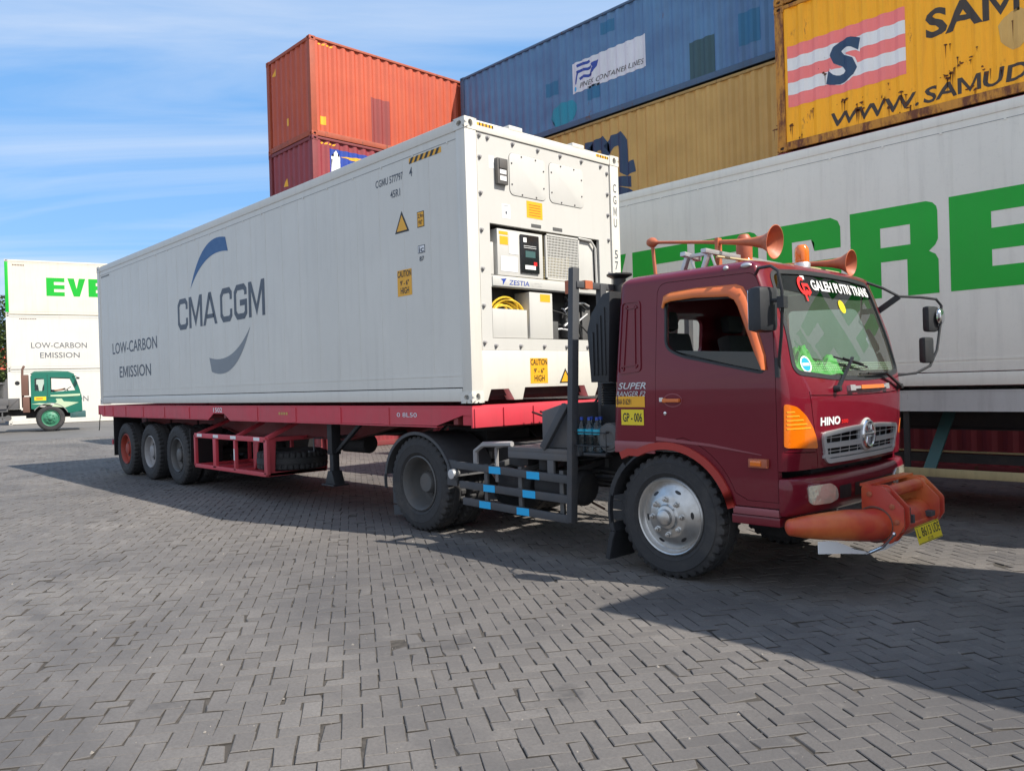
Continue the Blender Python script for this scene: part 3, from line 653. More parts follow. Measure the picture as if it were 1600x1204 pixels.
# --- red/orange stack, long side facing the sun
RX = -12.34; RY = 5.3
G2 = 'red containers stacked behind the white reefer'
for z, mt_, lb, H_ in ((0, 'c_maroon', 'maroon container at the bottom of the red stack behind the reefer', 2.896), (2.92, 'c_maroon', 'maroon container second from the ground in the red stack', 2.591)):
    container(lb, 'container', (RX, RY, z), R(90), mt_, H=H_, group=G2)
red3 = container('maroon corrugated container with blue lighthouse sign, under the orange one', 'container', (RX, RY, Z3-0.04), R(90), 'c_maroon', group=G2)
red4 = container('bright orange corrugated container on top of the maroon one', 'container', (RX, RY, Z4-0.04), R(90), 'c_orange', group=G2)
side_decal('repair_patch', red4, [(rect2d(0, 0, 0.62, 1.27), 1.86, 0.12, 0)], ['c_orange_d'])
side_decal('placard', red4, [(rect2d(0, 0, 0.16, 0.22), 0.28, 0.33, 0)], ['stick_y'])
side_decal('hazard_mark', red4, [(poly2d([(0.12*k, 0), (0.12*k+0.07, 0), (0.12*k+0.11, 0.05), (0.12*k+0.04, 0.05)]), 0.25, 2.42, 0) for k in range(4)], ['stick_y'])
side_decal('hazard_mark', red3, [(poly2d([(0.12*k, 0), (0.12*k+0.07, 0), (0.12*k+0.11, 0.05), (0.12*k+0.04, 0.05)]), 0.25, 2.42, 0) for k in range(4)], ['stick_y'])
side_decal('lighthouse_sign', red3, [(rect2d(0, 0, 3.2, 0.72), 0.52, 1.62, 0)], ['bluetext'])
side_decal('sign_lettering', red3, [
    (poly2d([(0, 0), (0.30, 0), (0.24, 0.42), (0.28, 0.42), (0.28, 0.5), (0.2, 0.5), (0.2, 0.58), (0.15, 0.66), (0.1, 0.58), (0.1, 0.5), (0.02, 0.5), (0.02, 0.42), (0.06, 0.42)]), 0.56, 1.65, 0),
    (poly2d([(0, 0.05), (1.5, 0.18), (1.7, 0.0), (1.4, -0.12)]), 0.85, 2.12, 1), (text2d('BEACON', 1.9, 0.22, 0.03), 0.92, 1.70, 0)], ['lettwhite', 'stick_y'], off=0.006)
ENDD = dict(o=(0.022, CW, 0), u=(0, -1, 0), v=(0, 0, 1))
def end_decal(name, root, items, mats):
    return decal(name, items, ENDD['o'], ENDD['u'], ENDD['v'], mats, root, 0.004, (lambda s: cprof(CW-s), sorted(CW-q for q in cbreaks(0, CW))))
end_decal('warning_triangle', red4, [(poly2d([(0, 0), (0.2, 0), (0.14, 0.22)]), 0.30, 2.12, 0)], ['stick_y'])
end_decal('placard', red4, [(rect2d(0, 0, 0.12, 0.2), 1.05, 0.55, 0)], ['stick_y'])
end_decal('warning_triangle', red3, [(poly2d([(0, 0), (0.2, 0), (0.14, 0.22)]), 0.80, 1.55, 0)], ['stick_y'])

# ------------------------------------------------------------------ refrigerated containers
def reefer(label, loc, rz, mat, name='refrigerated_container', H=2.896, L=12.192, group=None, endmat=None, machine=False, castm='castgrey', frontx=None):
    r = thing(name, loc, label, 'container', rz, group); W = CW
    for ys in (0, 1):
        mb = MB(); f = (lambda y: y) if ys == 0 else (lambda y: W-y)
        def bx(x0, x1, y0, y1, z0, z1, mi=0): a, b = sorted((f(y0), f(y1))); mb.box(x0, x1, a, b, z0, z1, mi)
        bx(0.15, L-0.15, 0.012, 0.05, 0.16, H-0.10)
        n = int((L-0.3)/0.488)
        for k in range(1, n+1):
            x = 0.15+(L-0.3)*k/(n+1); bx(x-0.004, x+0.004, 0.0106, 0.02, 0.30, H-0.19, 0)
        bx(0.15, L-0.15, 0.006, 0.02, 0.16, 0.255); bx(0.15, L-0.15, 0.008, 0.02, 0.275, 0.295)
        bx(0.15, L-0.15, 0.009, 0.02, H-0.195, H-0.190, 2)
        for k in range(20): x = 0.4+k*0.605; bx(x-0.012, x+0.012, 0.006, 0.02, H-0.21, H-0.185)
        mb.build('side_panel', [mat, 'seamlight', 'seam'], r, org=False)
    mb = MB()
    for y0, y1 in ((0, 0.07), (W-0.07, W)): mb.box(0.16, L-0.16, y0+0.002, y1-0.002, H-0.115, H-0.006); mb.box(0.16, L-0.16, y0+0.002, y1-0.002, 0.012, 0.15)
    mb.build('side_rail', mat, r, bev=0.012, org=False)
    mb = MB(); mb.box(0.1, L-0.1, 0.05, W-0.05, H-0.06, H-0.012)
    mb.build('roof', mat, r, org=False)
    mb = MB(); mb.box(0.1, L-0.1, 0.06, W-0.06, 0.06, 0.15)
    for k in range(24): x = 0.4+k*0.49; mb.box(x, x+0.06, 0.06, W-0.06, 0.015, 0.06)
    mb.build('floor', 'under', r, org=False)
    em = endmat or mat
    for y0, y1 in ((0, 0.155), (W-0.155, W)):
        for x0, x1 in ((0, 0.15), (L-0.15, L)):
            mb = MB(); mb.box(x0, x1, y0, y1, 0.11, H-0.11); mb.build('corner_post', em, r, bev=0.012, org=False)
    mb = MB(); mb.box(0.003, 0.14, 0.15, W-0.15, H-0.11, H-0.005); mb.box(0.003, 0.14, 0.15, W-0.15, 0.015, 0.13); mb.build('door_frame', em, r, bev=0.008, org=False)
    for y0, y1 in ((0.16, W/2-0.006), (W/2+0.006, W-0.16)):
        mb = MB(); mb.box(0.02, 0.10, y0, y1, 0.14, H-0.12); d = mb.build('door', em, r, bev=0.006, org=False)
        for yy in (y0+0.25, y1-0.25):
            mr = MB(); mr.tube([(-0.008, yy, 0.13), (-0.008, yy, H-0.09)], 0.016, 8); mr.box(-0.016, 0.0, yy, yy+0.26, 1.15, 1.18); mr.build('lock_rod', 'alu', d, org=False)
    castings(r, L, H, castm)
    if machine: machine_end(r, L, H, em)
    else:
        mb = MB(); mb.box(L-0.12, L-0.02, 0.157, W-0.157, 0.14, H-0.12); mb.box(L-0.14, L-0.003, 0.16, W-0.16, H-0.11, H-0.005); mb.box(L-0.14, L-0.003, 0.16, W-0.16, 0.015, 0.13)
        mb.build('end_panel', em, r, bev=0.006, org=False)
    return r
def machine_end(r, L, H, em):
    W = CW; X = L
    B = 1.4265  # world z of the container floor; numbers below are world heights minus B
    z = lambda a: a-B
    mb = MB()
    mb.box(X-0.15, X-0.003, 0.157, W-0.157, H-0.115, H-0.006)
    mb.build('top_header', em, r, bev=0.008, org=False)
    # sill with the tunnel recess cut outs
    mb = MB(); fn = lambda a, b, d: (d, a, b)
    mb.prism([(0.157, 0.536), (0.157, 0.012), (0.22, 0.012), (0.27, 0.13), (0.52, 0.13), (0.60, 0.012), (0.72, 0.012), (0.76, 0.14), (1.72, 0.14), (1.78, 0.012), (1.90, 0.012), (1.96, 0.13), (2.18, 0.13), (2.22, 0.012), (2.281, 0.012), (2.281, 0.536)], fn, X-0.14, X-0.012)
    mb.build('lower_sill', em, r, bev=0.004, org=False)
    mb = MB(); mb.box(X-0.5, X-0.16, 0.2, W-0.2, 0.02, 0.2); mb.build('tunnel_recess', 'under', r, org=False)
    # main panel with openings
    x0, x1 = X-0.06, X-0.018
    yl, yr, zb, zt = 0.17, 2.27, z(1.965), H-0.12
    oy0, oy1 = 0.32, 2.06; o1b, o1t = z(2.745), z(3.285); o2b, o2t = z(2.09), z(2.625)
    mb = MB()
    for a in ((yl, yr, o1t, zt), (yl, oy0, zb, o1t), (oy1, yr, zb, o1t), (oy0, oy1, zb, o2b), (oy0, oy1, o2t, o1b)): mb.box(x0, x1, *a)
    mb.build('machine_panel', 'offwhite', r, org=False)
    mb = MB(); mb.box(X-0.40, X-0.38, 0.2, W-0.2, 0.44, z(3.3)); mb.box(X-0.38, X-0.061, 0.2, 0.22, 0.44, z(3.3)); mb.box(X-0.38, X-0.061, W-0.22, W-0.2, 0.44, z(3.3))
    mb.box(X-0.38, X-0.061, 0.22, W-0.22, z(3.29), z(3.3)); mb.box(X-0.38, X-0.061, 0.22, W-0.22, z(2.66), z(2.70)); mb.box(X-0.38, X-0.061, 0.22, W-0.22, z(2.05), z(2.08))
    mb.build('machine_recess', 'greysteel', r, org=False)
    # bolts round the panel
    mb = MB()
    bl = [(0.205, z(a)) for a in (2.04, 2.42, 2.80, 3.20, 3.58, 3.95, 4.17)]+[(2.235, z(a)) for a in (2.04, 2.5, 2.9, 3.3, 3.6, 3.85, 4.1)]+[(a, z(4.165)) for a in (0.32, 0.68, 1.06, 1.42, 1.78, 2.12)]+[(a, z(2.01)) for a in (0.36, 0.72, 1.08, 1.44, 1.8, 2.1)]
    mb.lathe([(0, 0.03), (0.014, 0.026), (0.018, 0.012), (0.026, 0.004), (0.026, 0)], (0, 0, 0), (1, 0, 0), 8); bo = mb.build('panel_bolt', 'rimgrey', r, org=False)
    for i_, (y, q) in enumerate(bl):
        b_ = bo if i_ == 0 else bo.copy(); b_.location = (x1, y, q)
        if i_: C.objects.link(b_)
    for (y0, y1, a, b) in ((0.62, 1.17, 3.62, 4.07), (1.23, 1.80, 3.62, 4.07)):
        mb = MB(); pts = []; rr = 0.06
        for (cy_, cz_, s0) in ((y1-rr, z(b)-rr, 0), (y0+rr, z(b)-rr, 90), (y0+rr, z(a)+rr, 180), (y1-rr, z(a)+rr, 270)):
            for k in range(5): q = R(s0+k*22.5); pts.append((cy_+rr*math.cos(q), cz_+rr*math.sin(q)))
        mb.prism(pts, fn, x1+0.001, x1+0.007); h = mb.build('access_hatch', 'offwhite', r, bev=0.0015, org=False)
        mb = MB(); big = [((p-(y0+y1)/2)*1.012+(y0+y1)/2, (q-z((a+b)/2))*1.012+z((a+b)/2)) for p, q in pts]; mb.prism(big, fn, x1, x1+0.002); mb.build('hatch_gasket', 'rimdark', h, org=False)
        mb = MB()
        for fy, fz in ((0.06, .25), (0.06, .75), (0.94, .3), (0.94, .72), (0.33, .04), (0.72, .04), (0.33, .95), (0.72, .95)): mb.lathe([(0, 0.012), (0.008, 0.008), (0.011, 0)], (x1+0.006, y0+(y1-y0)*fy, z(a)+(b-a)*fz), (1, 0, 0), 7)
        mb.build('hatch_bolts', 'rimdark', h, org=False)
    # vent / logger box
    mb = MB(); mb.box(x1, x1+0.05, 0.41, 0.56, z(3.70), z(3.97)); mb.box(x1+0.05, x1+0.062, 0.43, 0.54, z(3.86), z(3.965)); v_ = mb.build('air_vent_box', 'rimdark', r, bev=0.01, org=False)
    decal('vent_label', [(rect2d(0, 0, .09, .045), .44, z(3.805), 0), (rect2d(0, 0, .09, .05), .44, z(3.735), 0)], (x1+0.05, 0, 0), (0, 1, 0), (0, 0, 1), ['stick_w'], v_)
    # two hand slots
    mb = MB(); 
    for y in (0.93, 1.27): mb = MB(); mb.box(x1-0.002, x1+0.004, y, y+0.15, z(3.31), z(3.345)); mb.build('hand_slot', 'rimdark', r, org=False)
    # controller box
    cx1 = X-0.03
    mb = MB(); mb.box(X-0.30, cx1, 0.43, 1.11, z(2.755), z(3.245)); cbx = mb.build('control_box', 'offwhite', r, bev=0.008, org=False)
    mb = MB(); mb.box(cx1, cx1+0.022, 0.755, 1.035, z(2.80), z(3.215)); d_ = mb.build('control_display', 'display', cbx, bev=0.012, org=False)
    decal('display_marks', [(rect2d(0, 0, .15, .07), .82, z(2.97), 0), (rect2d(0, 0, .16, .045), .81, z(2.84), 1), (rect2d(0, 0, .05, .04), .94, z(2.885), 2), (rect2d(0, 0, .05, .05), .79, z(3.13), 1), (rect2d(0, 0, .19, .005), .795, z(3.09), 1), (rect2d(0, 0, .19, .005), .795, z(3.07), 1)], (cx1+0.022, 0, 0), (0, 1, 0), (0, 0, 1), ['tealsteel', 'lettwhite', 'lettred'], d_, 0.0015)
    its = [(rect2d(0, 0, .13, .035), .455, z(3.185), 0), (rect2d(0, 0, .12, .09), .465, z(3.08), 0), (rect2d(0, 0, .13, .22), .60, z(2.99), 1), (rect2d(0, 0, .24, .16), .475, z(2.80), 1)]
    for k in range(9): its.append((rect2d(0, 0, .21, .004), .49, z(2.815+k*0.016), 2))
    decal('instruction_labels', its, (cx1, 0, 0), (0, 1, 0), (0, 0, 1), ['stick_y', 'stick_w', 'seamlight'], cbx, 0.0015)
    # fan grille
    mb = MB(); mb.box(X-0.20, X-0.19, 1.14, 1.72, z(2.75), z(3.28)); mb.build('fan_back', 'yellowrail', r, org=False)
    mb = MB(); gy0, gy1, g0, g1 = 1.15, 1.71, z(2.755), z(3.265)
    for a in ((gy0, gy1, g1-0.02, g1), (gy0, gy1, g0, g0+0.02), (gy0, gy0+0.02, g0, g1), (gy1-0.02, gy1, g0, g1)): mb.box(X-0.045, X-0.022, *a)
    for k in range(22): y = gy0+0.02+(gy1-gy0-0.04)*(k+0.5)/22; mb.box(X-0.035, X-0.027, y-0.0045, y+0.0045, g0, g1)
    for k in range(15): q = g0+0.02+(g1-g0-0.04)*(k+0.5)/15; mb.box(X-0.034, X-0.028, gy0, gy1, q-0.004, q+0.004)
    mb.build('fan_grille', 'offwhite', r, org=False)
    mb = MB(); mb.box(X-0.10, X-0.06, 1.74, 2.0, z(2.755), z(3.26)); mb.build('side_cover', 'offwhite', r, bev=0.006, org=False); mb = MB(); mb.box(X-0.3, X-0.06, 0.33, 0.40, z(2.76), z(3.1)); mb.build('side_cover', 'offwhite', r, bev=0.006, org=False)
    mb = MB(); mb.tube([(X-0.03, 1.70, z(3.27)), (X-0.03, 1.92, z(3.26)), (X-0.03, 2.0, z(3.18)), (X-0.03, 2.01, z(2.75))], 0.014, 8); mb.build('pipe', 'offwhite', r, org=False)
    # name band
    mb = MB(); mb.box(X-0.02, X-0.004, 0.33, 2.05, z(2.635), z(2.735)); nb_ = mb.build('name_band', 'offwhite', r, bev=0.004, org=False)
    decal('band_lettering', [(poly2d([(0, .065), (0.085, .075), (0.03, 0), (0.03, .045)]), .44, z(2.645), 0), (text2d('ZESTIA', .30, .052, .01, .1), .56, z(2.655), 0), (text2d('UT2C', .16, .04, 0.0), .90, z(2.66), 1)], (X-0.004, 0, 0), (0, 1, 0), (0, 0, 1), ['bluetext', 'seamlight'], nb_, 0.001)
    # lower bay
    mb = MB(); mb.box(X-0.24, X-0.03, 0.335, 0.84, z(2.095), z(2.40)); mb.build('cable_tray', 'offwhite', r, bev=0.006, org=False)
    mb = MB(); mb.box(X-0.26, X-0.025, 0.875, 1.235, z(2.095), z(2.60)); ib = mb.build('inverter_box', 'offwhite', r, bev=0.006, org=False)
    decal('warning_label', [(rect2d(0, 0, .16, .085), 1.04, z(2.50), 0)], (X-0.025, 0, 0), (0, 1, 0), (0, 0, 1), ['stick_y'], ib, 0.001)
    mb = MB(); rg_ = random.Random(2)
    for k in range(8):
        cy_ = 0.60+rg_.uniform(-.05, .05); rr = rg_.uniform(0.15, 0.24); tl = rg_.uniform(-0.2, 0.2); cz_ = z(2.33)+rg_.uniform(-.02, .03)
        mb.tube([(X-0.14+0.05*math.sin(q*1.0+k)+tl*0.1, cy_+rr*math.cos(q), cz_+rr*0.85*math.sin(q)) for q in [2*math.pi*i/28 for i in range(29)]], 0.0115, 7)
    mb.build('power_cable', 'yellowcable', r, org=False)
    mb = MB(); mb.lathe([(0, 0.42), (0.09, 0.40), (0.12, 0.32), (0.12, 0.03), (0, 0)], (X-0.24, 1.75, z(2.1)), (0, 0, 1), 18)
    mb.box(X-0.36, X-0.30, 1.27, 2.0, z(2.12), z(2.55)); mb.box(X-0.22, X-0.1, 1.30, 1.40, z(2.10), z(2.30)); mb.box(X-0.28, X-0.16, 1.88, 2.03, z(2.1), z(2.5))
    mb.build('compressor', 'rimdark', r, bev=0.005, org=False)
    mb = MB()
    for k in range(9):
        a = Vector((X-0.1-rg_.uniform(0, .15), 1.27+rg_.uniform(0, .3), z(2.1)+rg_.uniform(0, .5))); b = Vector((X-0.08-rg_.uniform(0, .15), 1.5+rg_.uniform(0, .5), z(2.1)+rg_.uniform(0, .5)))
        mm = (a+b)/2+Vector((0.03, 0, rg_.uniform(-.12, .12))); mb.tube([a, (a+mm)/2+Vector((0, 0, .02)), mm, (mm+b)/2+Vector((0, 0, .02)), b], rg_.choice([.008, .012, .016]), 7, mi=rg_.choice([0, 0, 1]))
    mb.build('refrigerant_pipes', ['black', 'alu'], r, org=False)
    EZ = ((X-0.018, 0, 0), (0, 1, 0), (0, 0, 1))
    decal('warning_label', [(rect2d(0, 0, .245, .185), .865, z(3.405), 0)]+[(rect2d(0, 0, .18, .005), .90, z(3.435+k*.028), 1) for k in range(5)], *EZ, ['stick_y', 'redpaint'], r, 0.001)
    decal('small_labels', [(rect2d(0, 0, .12, .15), .50, z(3.36), 0), (rect2d(0, 0, .07, .13), .335, z(3.86), 0), (rect2d(0, 0, .08, .004), .52, z(3.49), 1), (ell2d(.56, z(3.42), .012, .02, 8), 0, 0, 1)], *EZ, ['stick_w', 'greytext'], r, 0.001)
    def caution(name, dy, dz, w, h, frame):
        decal(name, [(rect2d(0, 0, w, h), dy, dz, 0), (text2d('CAUTION', w*.95, h*.25, .015), dy+w*.025, dz+h*.72, 1), (text2d("9' - 6\"", w*.6, h*.20, .02), dy+w*.2, dz+h*.40, 1), (text2d('HIGH', w*.58, h*.25, .015), dy+w*.22, dz+h*.08, 1)], *frame, ['stick_y', 'black'], r, 0.002)
    caution('height_warning', .845, z(1.605), .27, .275, ((X-0.012, 0, 0), (0, 1, 0), (0, 0, 1)))
    caution('height_warning', L-1.25, z(2.62), .27, .29, ((0, 0.012, 0), (1, 0, 0), (0, 0, 1)))
    decal('warning_triangle', [(poly2d([(0, 0), (.20, 0), (.10, .17)]), 1.30, z(1.60), 0), (poly2d([(.03, .015), (.17, .015), (.10, .135)]), 1.30, z(1.60), 1)], (X-0.012, 0, 0), (0, 1, 0), (0, 0, 1), ['black', 'stick_y'], r, 0.001)
    # hazard stripes on the header + lifting blocks
    st = []
    for y0 in (0.17, 2.03):
        for k in range(5): st.append((rect2d(0, 0, .028, .03), y0+.045*k, H-.055, 0)); st.append((rect2d(0, 0, .017, .03), y0+.045*k+.028, H-.055, 1))
    decal('hazard_mark', st, (X-0.003, 0, 0), (0, 1, 0), (0, 0, 1), ['stick_y', 'black'], r, 0.001)
    for y in (0.62, 1.62):
        mb = MB(); mb.box(X-0.16, X-0.0, y, y+0.20, H-0.02, H+0.035); mb.build('roof_block', em, r, bev=0.01, org=False)
    # post numbers
    its = []
    for k, c in enumerate('CGMU'): its.append((text2d(c, .06, .105, .012), 2.325, H-.44-.14*k, 0))
    for k, c in enumerate('577797'): its.append((text2d(c, .06, .105, .012), 2.325, H-1.24-.135*k, 0))
    decal('container_number', its, (X, 0, 0), (0, 1, 0), (0, 0, 1), ['greytext'], r, 0.001)
def hazard(x0, x1, y0, h, n):
    w = (x1-x0)/n; return [(poly2d([(x0+k*w, y0), (x0+(k+.5)*w, y0), (x0+(k+.95)*w, y0+h), (x0+(k+.45)*w, y0+h)]), 0, 0, 1) for k in range(n)]
# --- the CMA CGM reefer on the red trailer
FR = ((0, 0.012, 0), (1, 0, 0), (0, 0, 1))
cma = reefer('clean white refrigerated container on the red trailer, cooling unit facing the maroon cab', (-12.192, 0, 1.4265), 0, 'white', machine=True, castm='white')
zz = lambda a: a-1.4265; xx = lambda a: a+12.192
gl_C = stroke2d([(.86, .64), (.86, .82), (.74, .92), (.26, .92), (.11, .78), (.11, .22), (.26, .08), (.74, .08), (.86, .18), (.86, .36)], .17)
gl_M = merge2d(rect2d(0, 0, .17, 1), rect2d(.83, 0, 1, 1), poly2d([(.17, 1), (.17, .72), (.5, .02), (.5, .34), (.20, 1)]), poly2d([(.83, 1), (.80, 1), (.5, .34), (.5, .02), (.83, .72)]))
gl_A = merge2d(poly2d([(0, 0), (.17, 0), (.52, .82), (.42, 1)]), poly2d([(1, 0), (.83, 0), (.47, .86), (.42, 1), (.60, 1)]), rect2d(.26, .20, .76, .33))
gl_G = merge2d(stroke2d([(.86, .68), (.86, .82), (.74, .92), (.26, .92), (.11, .78), (.11, .22), (.26, .08), (.74, .08), (.87, .18), (.87, .47), (.45, .47)], .17))
its = []; x = xx(-7.78); hgt = .52
for g, w_ in ((gl_C, .53), (gl_M, .60), (gl_A, .60), (None, .10), (gl_C, .52), (gl_G, .53), (gl_M, .57)):
    if g: its.append((xf2d(g, w_-0.05, hgt), x, zz(2.69), 0))
    x += w_-0.02
decal('line_name', its, *FR, ['greytext'], cma, 0.002)
def swoosh(x0, z0, x1, z1, bulge, w_, flip):
    # crescent: thin at p0, thick at p1
    n = 16; a = Vector((x0, z0)); b = Vector((x1, z1)); d = b-a; nn = Vector((-d.y, d.x))*(1 if not flip else -1); o_ = []; i_ = []
    for k in range(n+1):
        t = k/n; p = a+d*t; s_ = 4*t*(1-t); o_.append(tuple(p+nn*bulge*s_*(0.9) + nn.normalized()*w_*t*0.5)); i_.append(tuple(p+nn*bulge*s_*0.62 - nn.normalized()*w_*t*0.5))
    return o_+i_[::-1], [(k, k+1, 2*n-k, 2*n+1-k) for k in range(n)]
decal('line_emblem', [(swoosh(xx(-7.18), zz(3.34), xx(-5.72), zz(3.88), .20, .24, False), 0, 0, 0)], *FR, ['swblue'], cma, 0.002)
decal('line_emblem', [(swoosh(xx(-4.99), zz(2.56), xx(-6.45), zz(2.05), .20, .24, False), 0, 0, 0)], *FR, ['swgrey'], cma, 0.002)
decal('slogan_line', [(text2d('LOW-CARBON', 2.53, .225, .008), xx(-11.33), zz(2.44), 0)], *FR, ['greytext'], cma, 0.002)
decal('slogan_line', [(text2d('EMISSION', 1.78, .225, .008), xx(-10.93), zz(1.955), 0)], *FR, ['greytext'], cma, 0.002)
decal('container_number', [(text2d('CGMU 577797', .54, .085, .012), xx(-1.63), zz(3.91), 0), (text2d('4', .055, .10, .015), xx(-.97), zz(3.91), 0), (text2d('45R1', .19, .085, .012), xx(-1.34), zz(3.74), 0)], *FR, ['greytext'], cma, 0.002)
decal('hazard_mark', [(rect2d(xx(-.97), zz(4.05), xx(-.40), zz(4.11)), 0, 0, 0)]+hazard(xx(-.97), xx(-.40)-.02, zz(4.05), .06, 6), *FR, ['stick_y', 'black'], cma, 0.002)
decal('warning_triangle', [(poly2d([(0, 0), (.27, 0), (.135, .24)]), xx(-1.27), zz(3.325), 0), (poly2d([(.035, .02), (.235, .02), (.135, .195)]), xx(-1.27), zz(3.325), 1)], *FR, ['black', 'stick_y'], cma, 0.002)
decal('size_label', [(rect2d(0, 0, .125, .17), xx(-.85), zz(3.33), 0), (rect2d(0.008, 0.008, .117, .162), xx(-.85), zz(3.33), 1), (text2d('2,9m', .09, .05, .015), xx(-.832), zz(3.425), 2), (text2d("9'6\"", .07, .05, .015), xx(-.825), zz(3.355), 2)], *FR, ['black', 'stick_y', 'black'], cma, 0.002)
decal('rail_mark', [(rect2d(0, 0, .125, .085), xx(-.85), zz(3.05), 0), (rect2d(.008, .008, .117, .077), xx(-.85), zz(3.05), 1), (text2d('ic', .09, .06, .02), xx(-.832), zz(3.06), 2), (text2d('87', .08, .05, .01), xx(-.825), zz(2.965), 2)], *FR, ['greytext', 'stick_w', 'greytext'], cma, 0.002)
decal('hazard_mark', hazard(xx(-11.95), xx(-11.4), zz(4.07), .03, 8), *FR, ['stick_y', 'black'], cma, 0.002)

# --- EVERGREEN reefer
EY = 3.98
eg = reefer('older white refrigerated container with giant green lettering behind the maroon cab', (-4.53, EY, 1.44), 0, 'white2', castm='castgrey')
gE = merge2d(rect2d(0, 0, .42, 1), rect2d(.42, .78, 1, 1), rect2d(.42, .39, 1, .61), rect2d(.42, 0, 1, .22))
gV = merge2d(poly2d([(0, 1), (.36, 1), (.5, .42), (.5, .0), (.33, 0)]), poly2d([(1, 1), (.64, 1), (.5, .42), (.5, .0), (.67, 0)]))
gR = merge2d(rect2d(0, 0, .33, 1), rect2d(.33, .80, .62, 1), rect2d(.33, .40, .62, .54), poly2d([(.62, .40), (.62, 1), (.90, 1), (.97, .96), (1, .90), (1, .55), (.97, .50), (.90, .47)]),
             poly2d([(.62, .40), (.90, .47), (.96, .43), (1, .36), (1, 0), (.62, 0)]))
gR = merge2d(rect2d(0, 0, .36, 1), rect2d(.36, .78, .70, 1), rect2d(.36, .40, .70, .56), poly2d([(.70, .46), (.70, 1), (.88, 1), (.95, .975), (.99, .93), (1, .88), (1, .58), (.97, .52), (.90, .46)]), poly2d([(.70, .46), (.90, .46), (.97, .42), (1, .36), (1, 0), (.66, 0), (.66, .40), (.70, .40)]))
gG = merge2d(poly2d([(0, .12), (.04, .04), (.12, 0), (.36, 0), (.36, 1), (.12, 1), (.04, .96), (0, .88)]), rect2d(.36, .78, .62, 1), poly2d([(.62, 1), (.62, .78), (.66, .74), (.66, .64), (1, .64), (1, .88), (.97, .95), (.88, 1)]), rect2d(.36, 0, .66, .22), rect2d(.66, 0, 1, .52), rect2d(.50, .36, .66, .52))
gN = merge2d(rect2d(0, 0, .34, 1), rect2d(.66, 0, 1, 1), poly2d([(.34, 1), (.34, .55), (.66, 0), (.66, .45)]))
lw = 1.06; x = None
cxs = {3: 1.13, 4: 2.05, 5: 3.10}
its = []
for k, g in enumerate((gE, gV, gE, gR, gG, gR, gE, gE, gN)):
    x = 3.19+(k-6)*1.055
    its.append((xf2d(g, .94, 1.0), x+4.53, 2.45-1.44, 0))
decal('line_name', its, *FR, ['green'], eg, 0.002)
for k_ in range(2): pass

# --- stack on the far left
LX, LY, LZ, LR = -42.4, 4.10, 0.19, R(76)
G3 = 'white containers stacked across the yard'
ls1 = reefer('white refrigerated container at the bottom of the far stack, behind the green truck', (LX, LY, LZ), LR, 'white', group=G3)
ls2 = reefer('white refrigerated container with low-carbon emission lettering, middle of the far stack', (LX, LY, LZ+2.91), LR, 'white', group=G3)
ls3 = reefer('cream refrigerated container with green lettering and green end, top of the far stack', (LX, LY, LZ+5.82), LR, 'cream', group=G3, endmat='green')
for o_ in (ls1, ls2): decal('slogan', [(text2d('LOW-CARBON', 2.62, .30, .008), 1.10, 1.13, 0), (text2d('EMISSION', 1.86, .30, .008), 1.5, .60, 0)], *FR, ['greytext2'], o_, 0.004)
its = []
for k, g in enumerate((gE, gV, gE, gR, gG, gR, gE, gE, gN)): its.append((xf2d(g, .86, .98), 1.88+k*1.0, 1.02, 0))
decal('line_name', its, *FR, ['green'], ls3, 0.004)
decal('container_number', [(rect2d(0, 0, .045, .07), .35+.07*k_, 2.58, 0) for k_ in range(8)], *FR, ['rustbrown'], ls3, 0.004)
decal('container_number', [(rect2d(0, 0, .05, .05), .6+.08*k_, 2.66, 0) for k_ in range(10)], *FR, ['rustbrown'], ls2, 0.004)
# ------------------------------------------------------------------ wheels
def tyre_mesh(R0=0.52, w=0.28, rim=0.29, n=190, lug=0.020):
    h = w/2
    prof = [(rim, -h*.72), (rim+.02, -h*.84), (rim+.045, -h*.95), (rim+.048, -h*.975), (rim+.055, -h*.975), (rim+.058, -h*.965), (rim+.10, -h*.995), (rim+.128, -h*1.0), (rim+.130, -h*1.015), (rim+.137, -h*1.012), (rim+.139, -h*.995), (R0-.055, -h*.95), (R0-.025, -h*.90), (R0-.004, -h*.80), (R0, -h*.45), (R0, -h*.40), (R0-.012, -h*.38), (R0-.012, -h*.30), (R0+.001, -h*.28), (R0+.002, 0)]
    full = prof+[(r, -y) for r, y in prof[-2::-1]]
    v = []; f = []; K = len(full)
    for k in range(n):
        a = 2*math.pi*k/n
        for r, y in full:
            if r > R0-.03 and abs(y) > h*.39:
                ph = (k+(2 if y > 0 else 0)) % 5
                if ph in (0, 1): r -= lug*(1.0 if abs(y) < h*.86 else 0.75)
            v.append((r*math.cos(a), y, r*math.sin(a)))
    for k in range(n):
        k2 = (k+1) % n
        for i in range(K-1): f.append((k*K+i, k*K+i+1, k2*K+i+1, k2*K+i))
        f.append((k*K+K-1, k*K, k2*K, k2*K+K-1))
    me = bpy.data.meshes.new('tyre'); me.from_pydata(v, [], f); bm = bmesh.new(); bm.from_mesh(me); bmesh.ops.recalc_face_normals(bm, faces=bm.faces); bm.to_mesh(me); bm.free(); shade(me, 22); return me
_t = {}
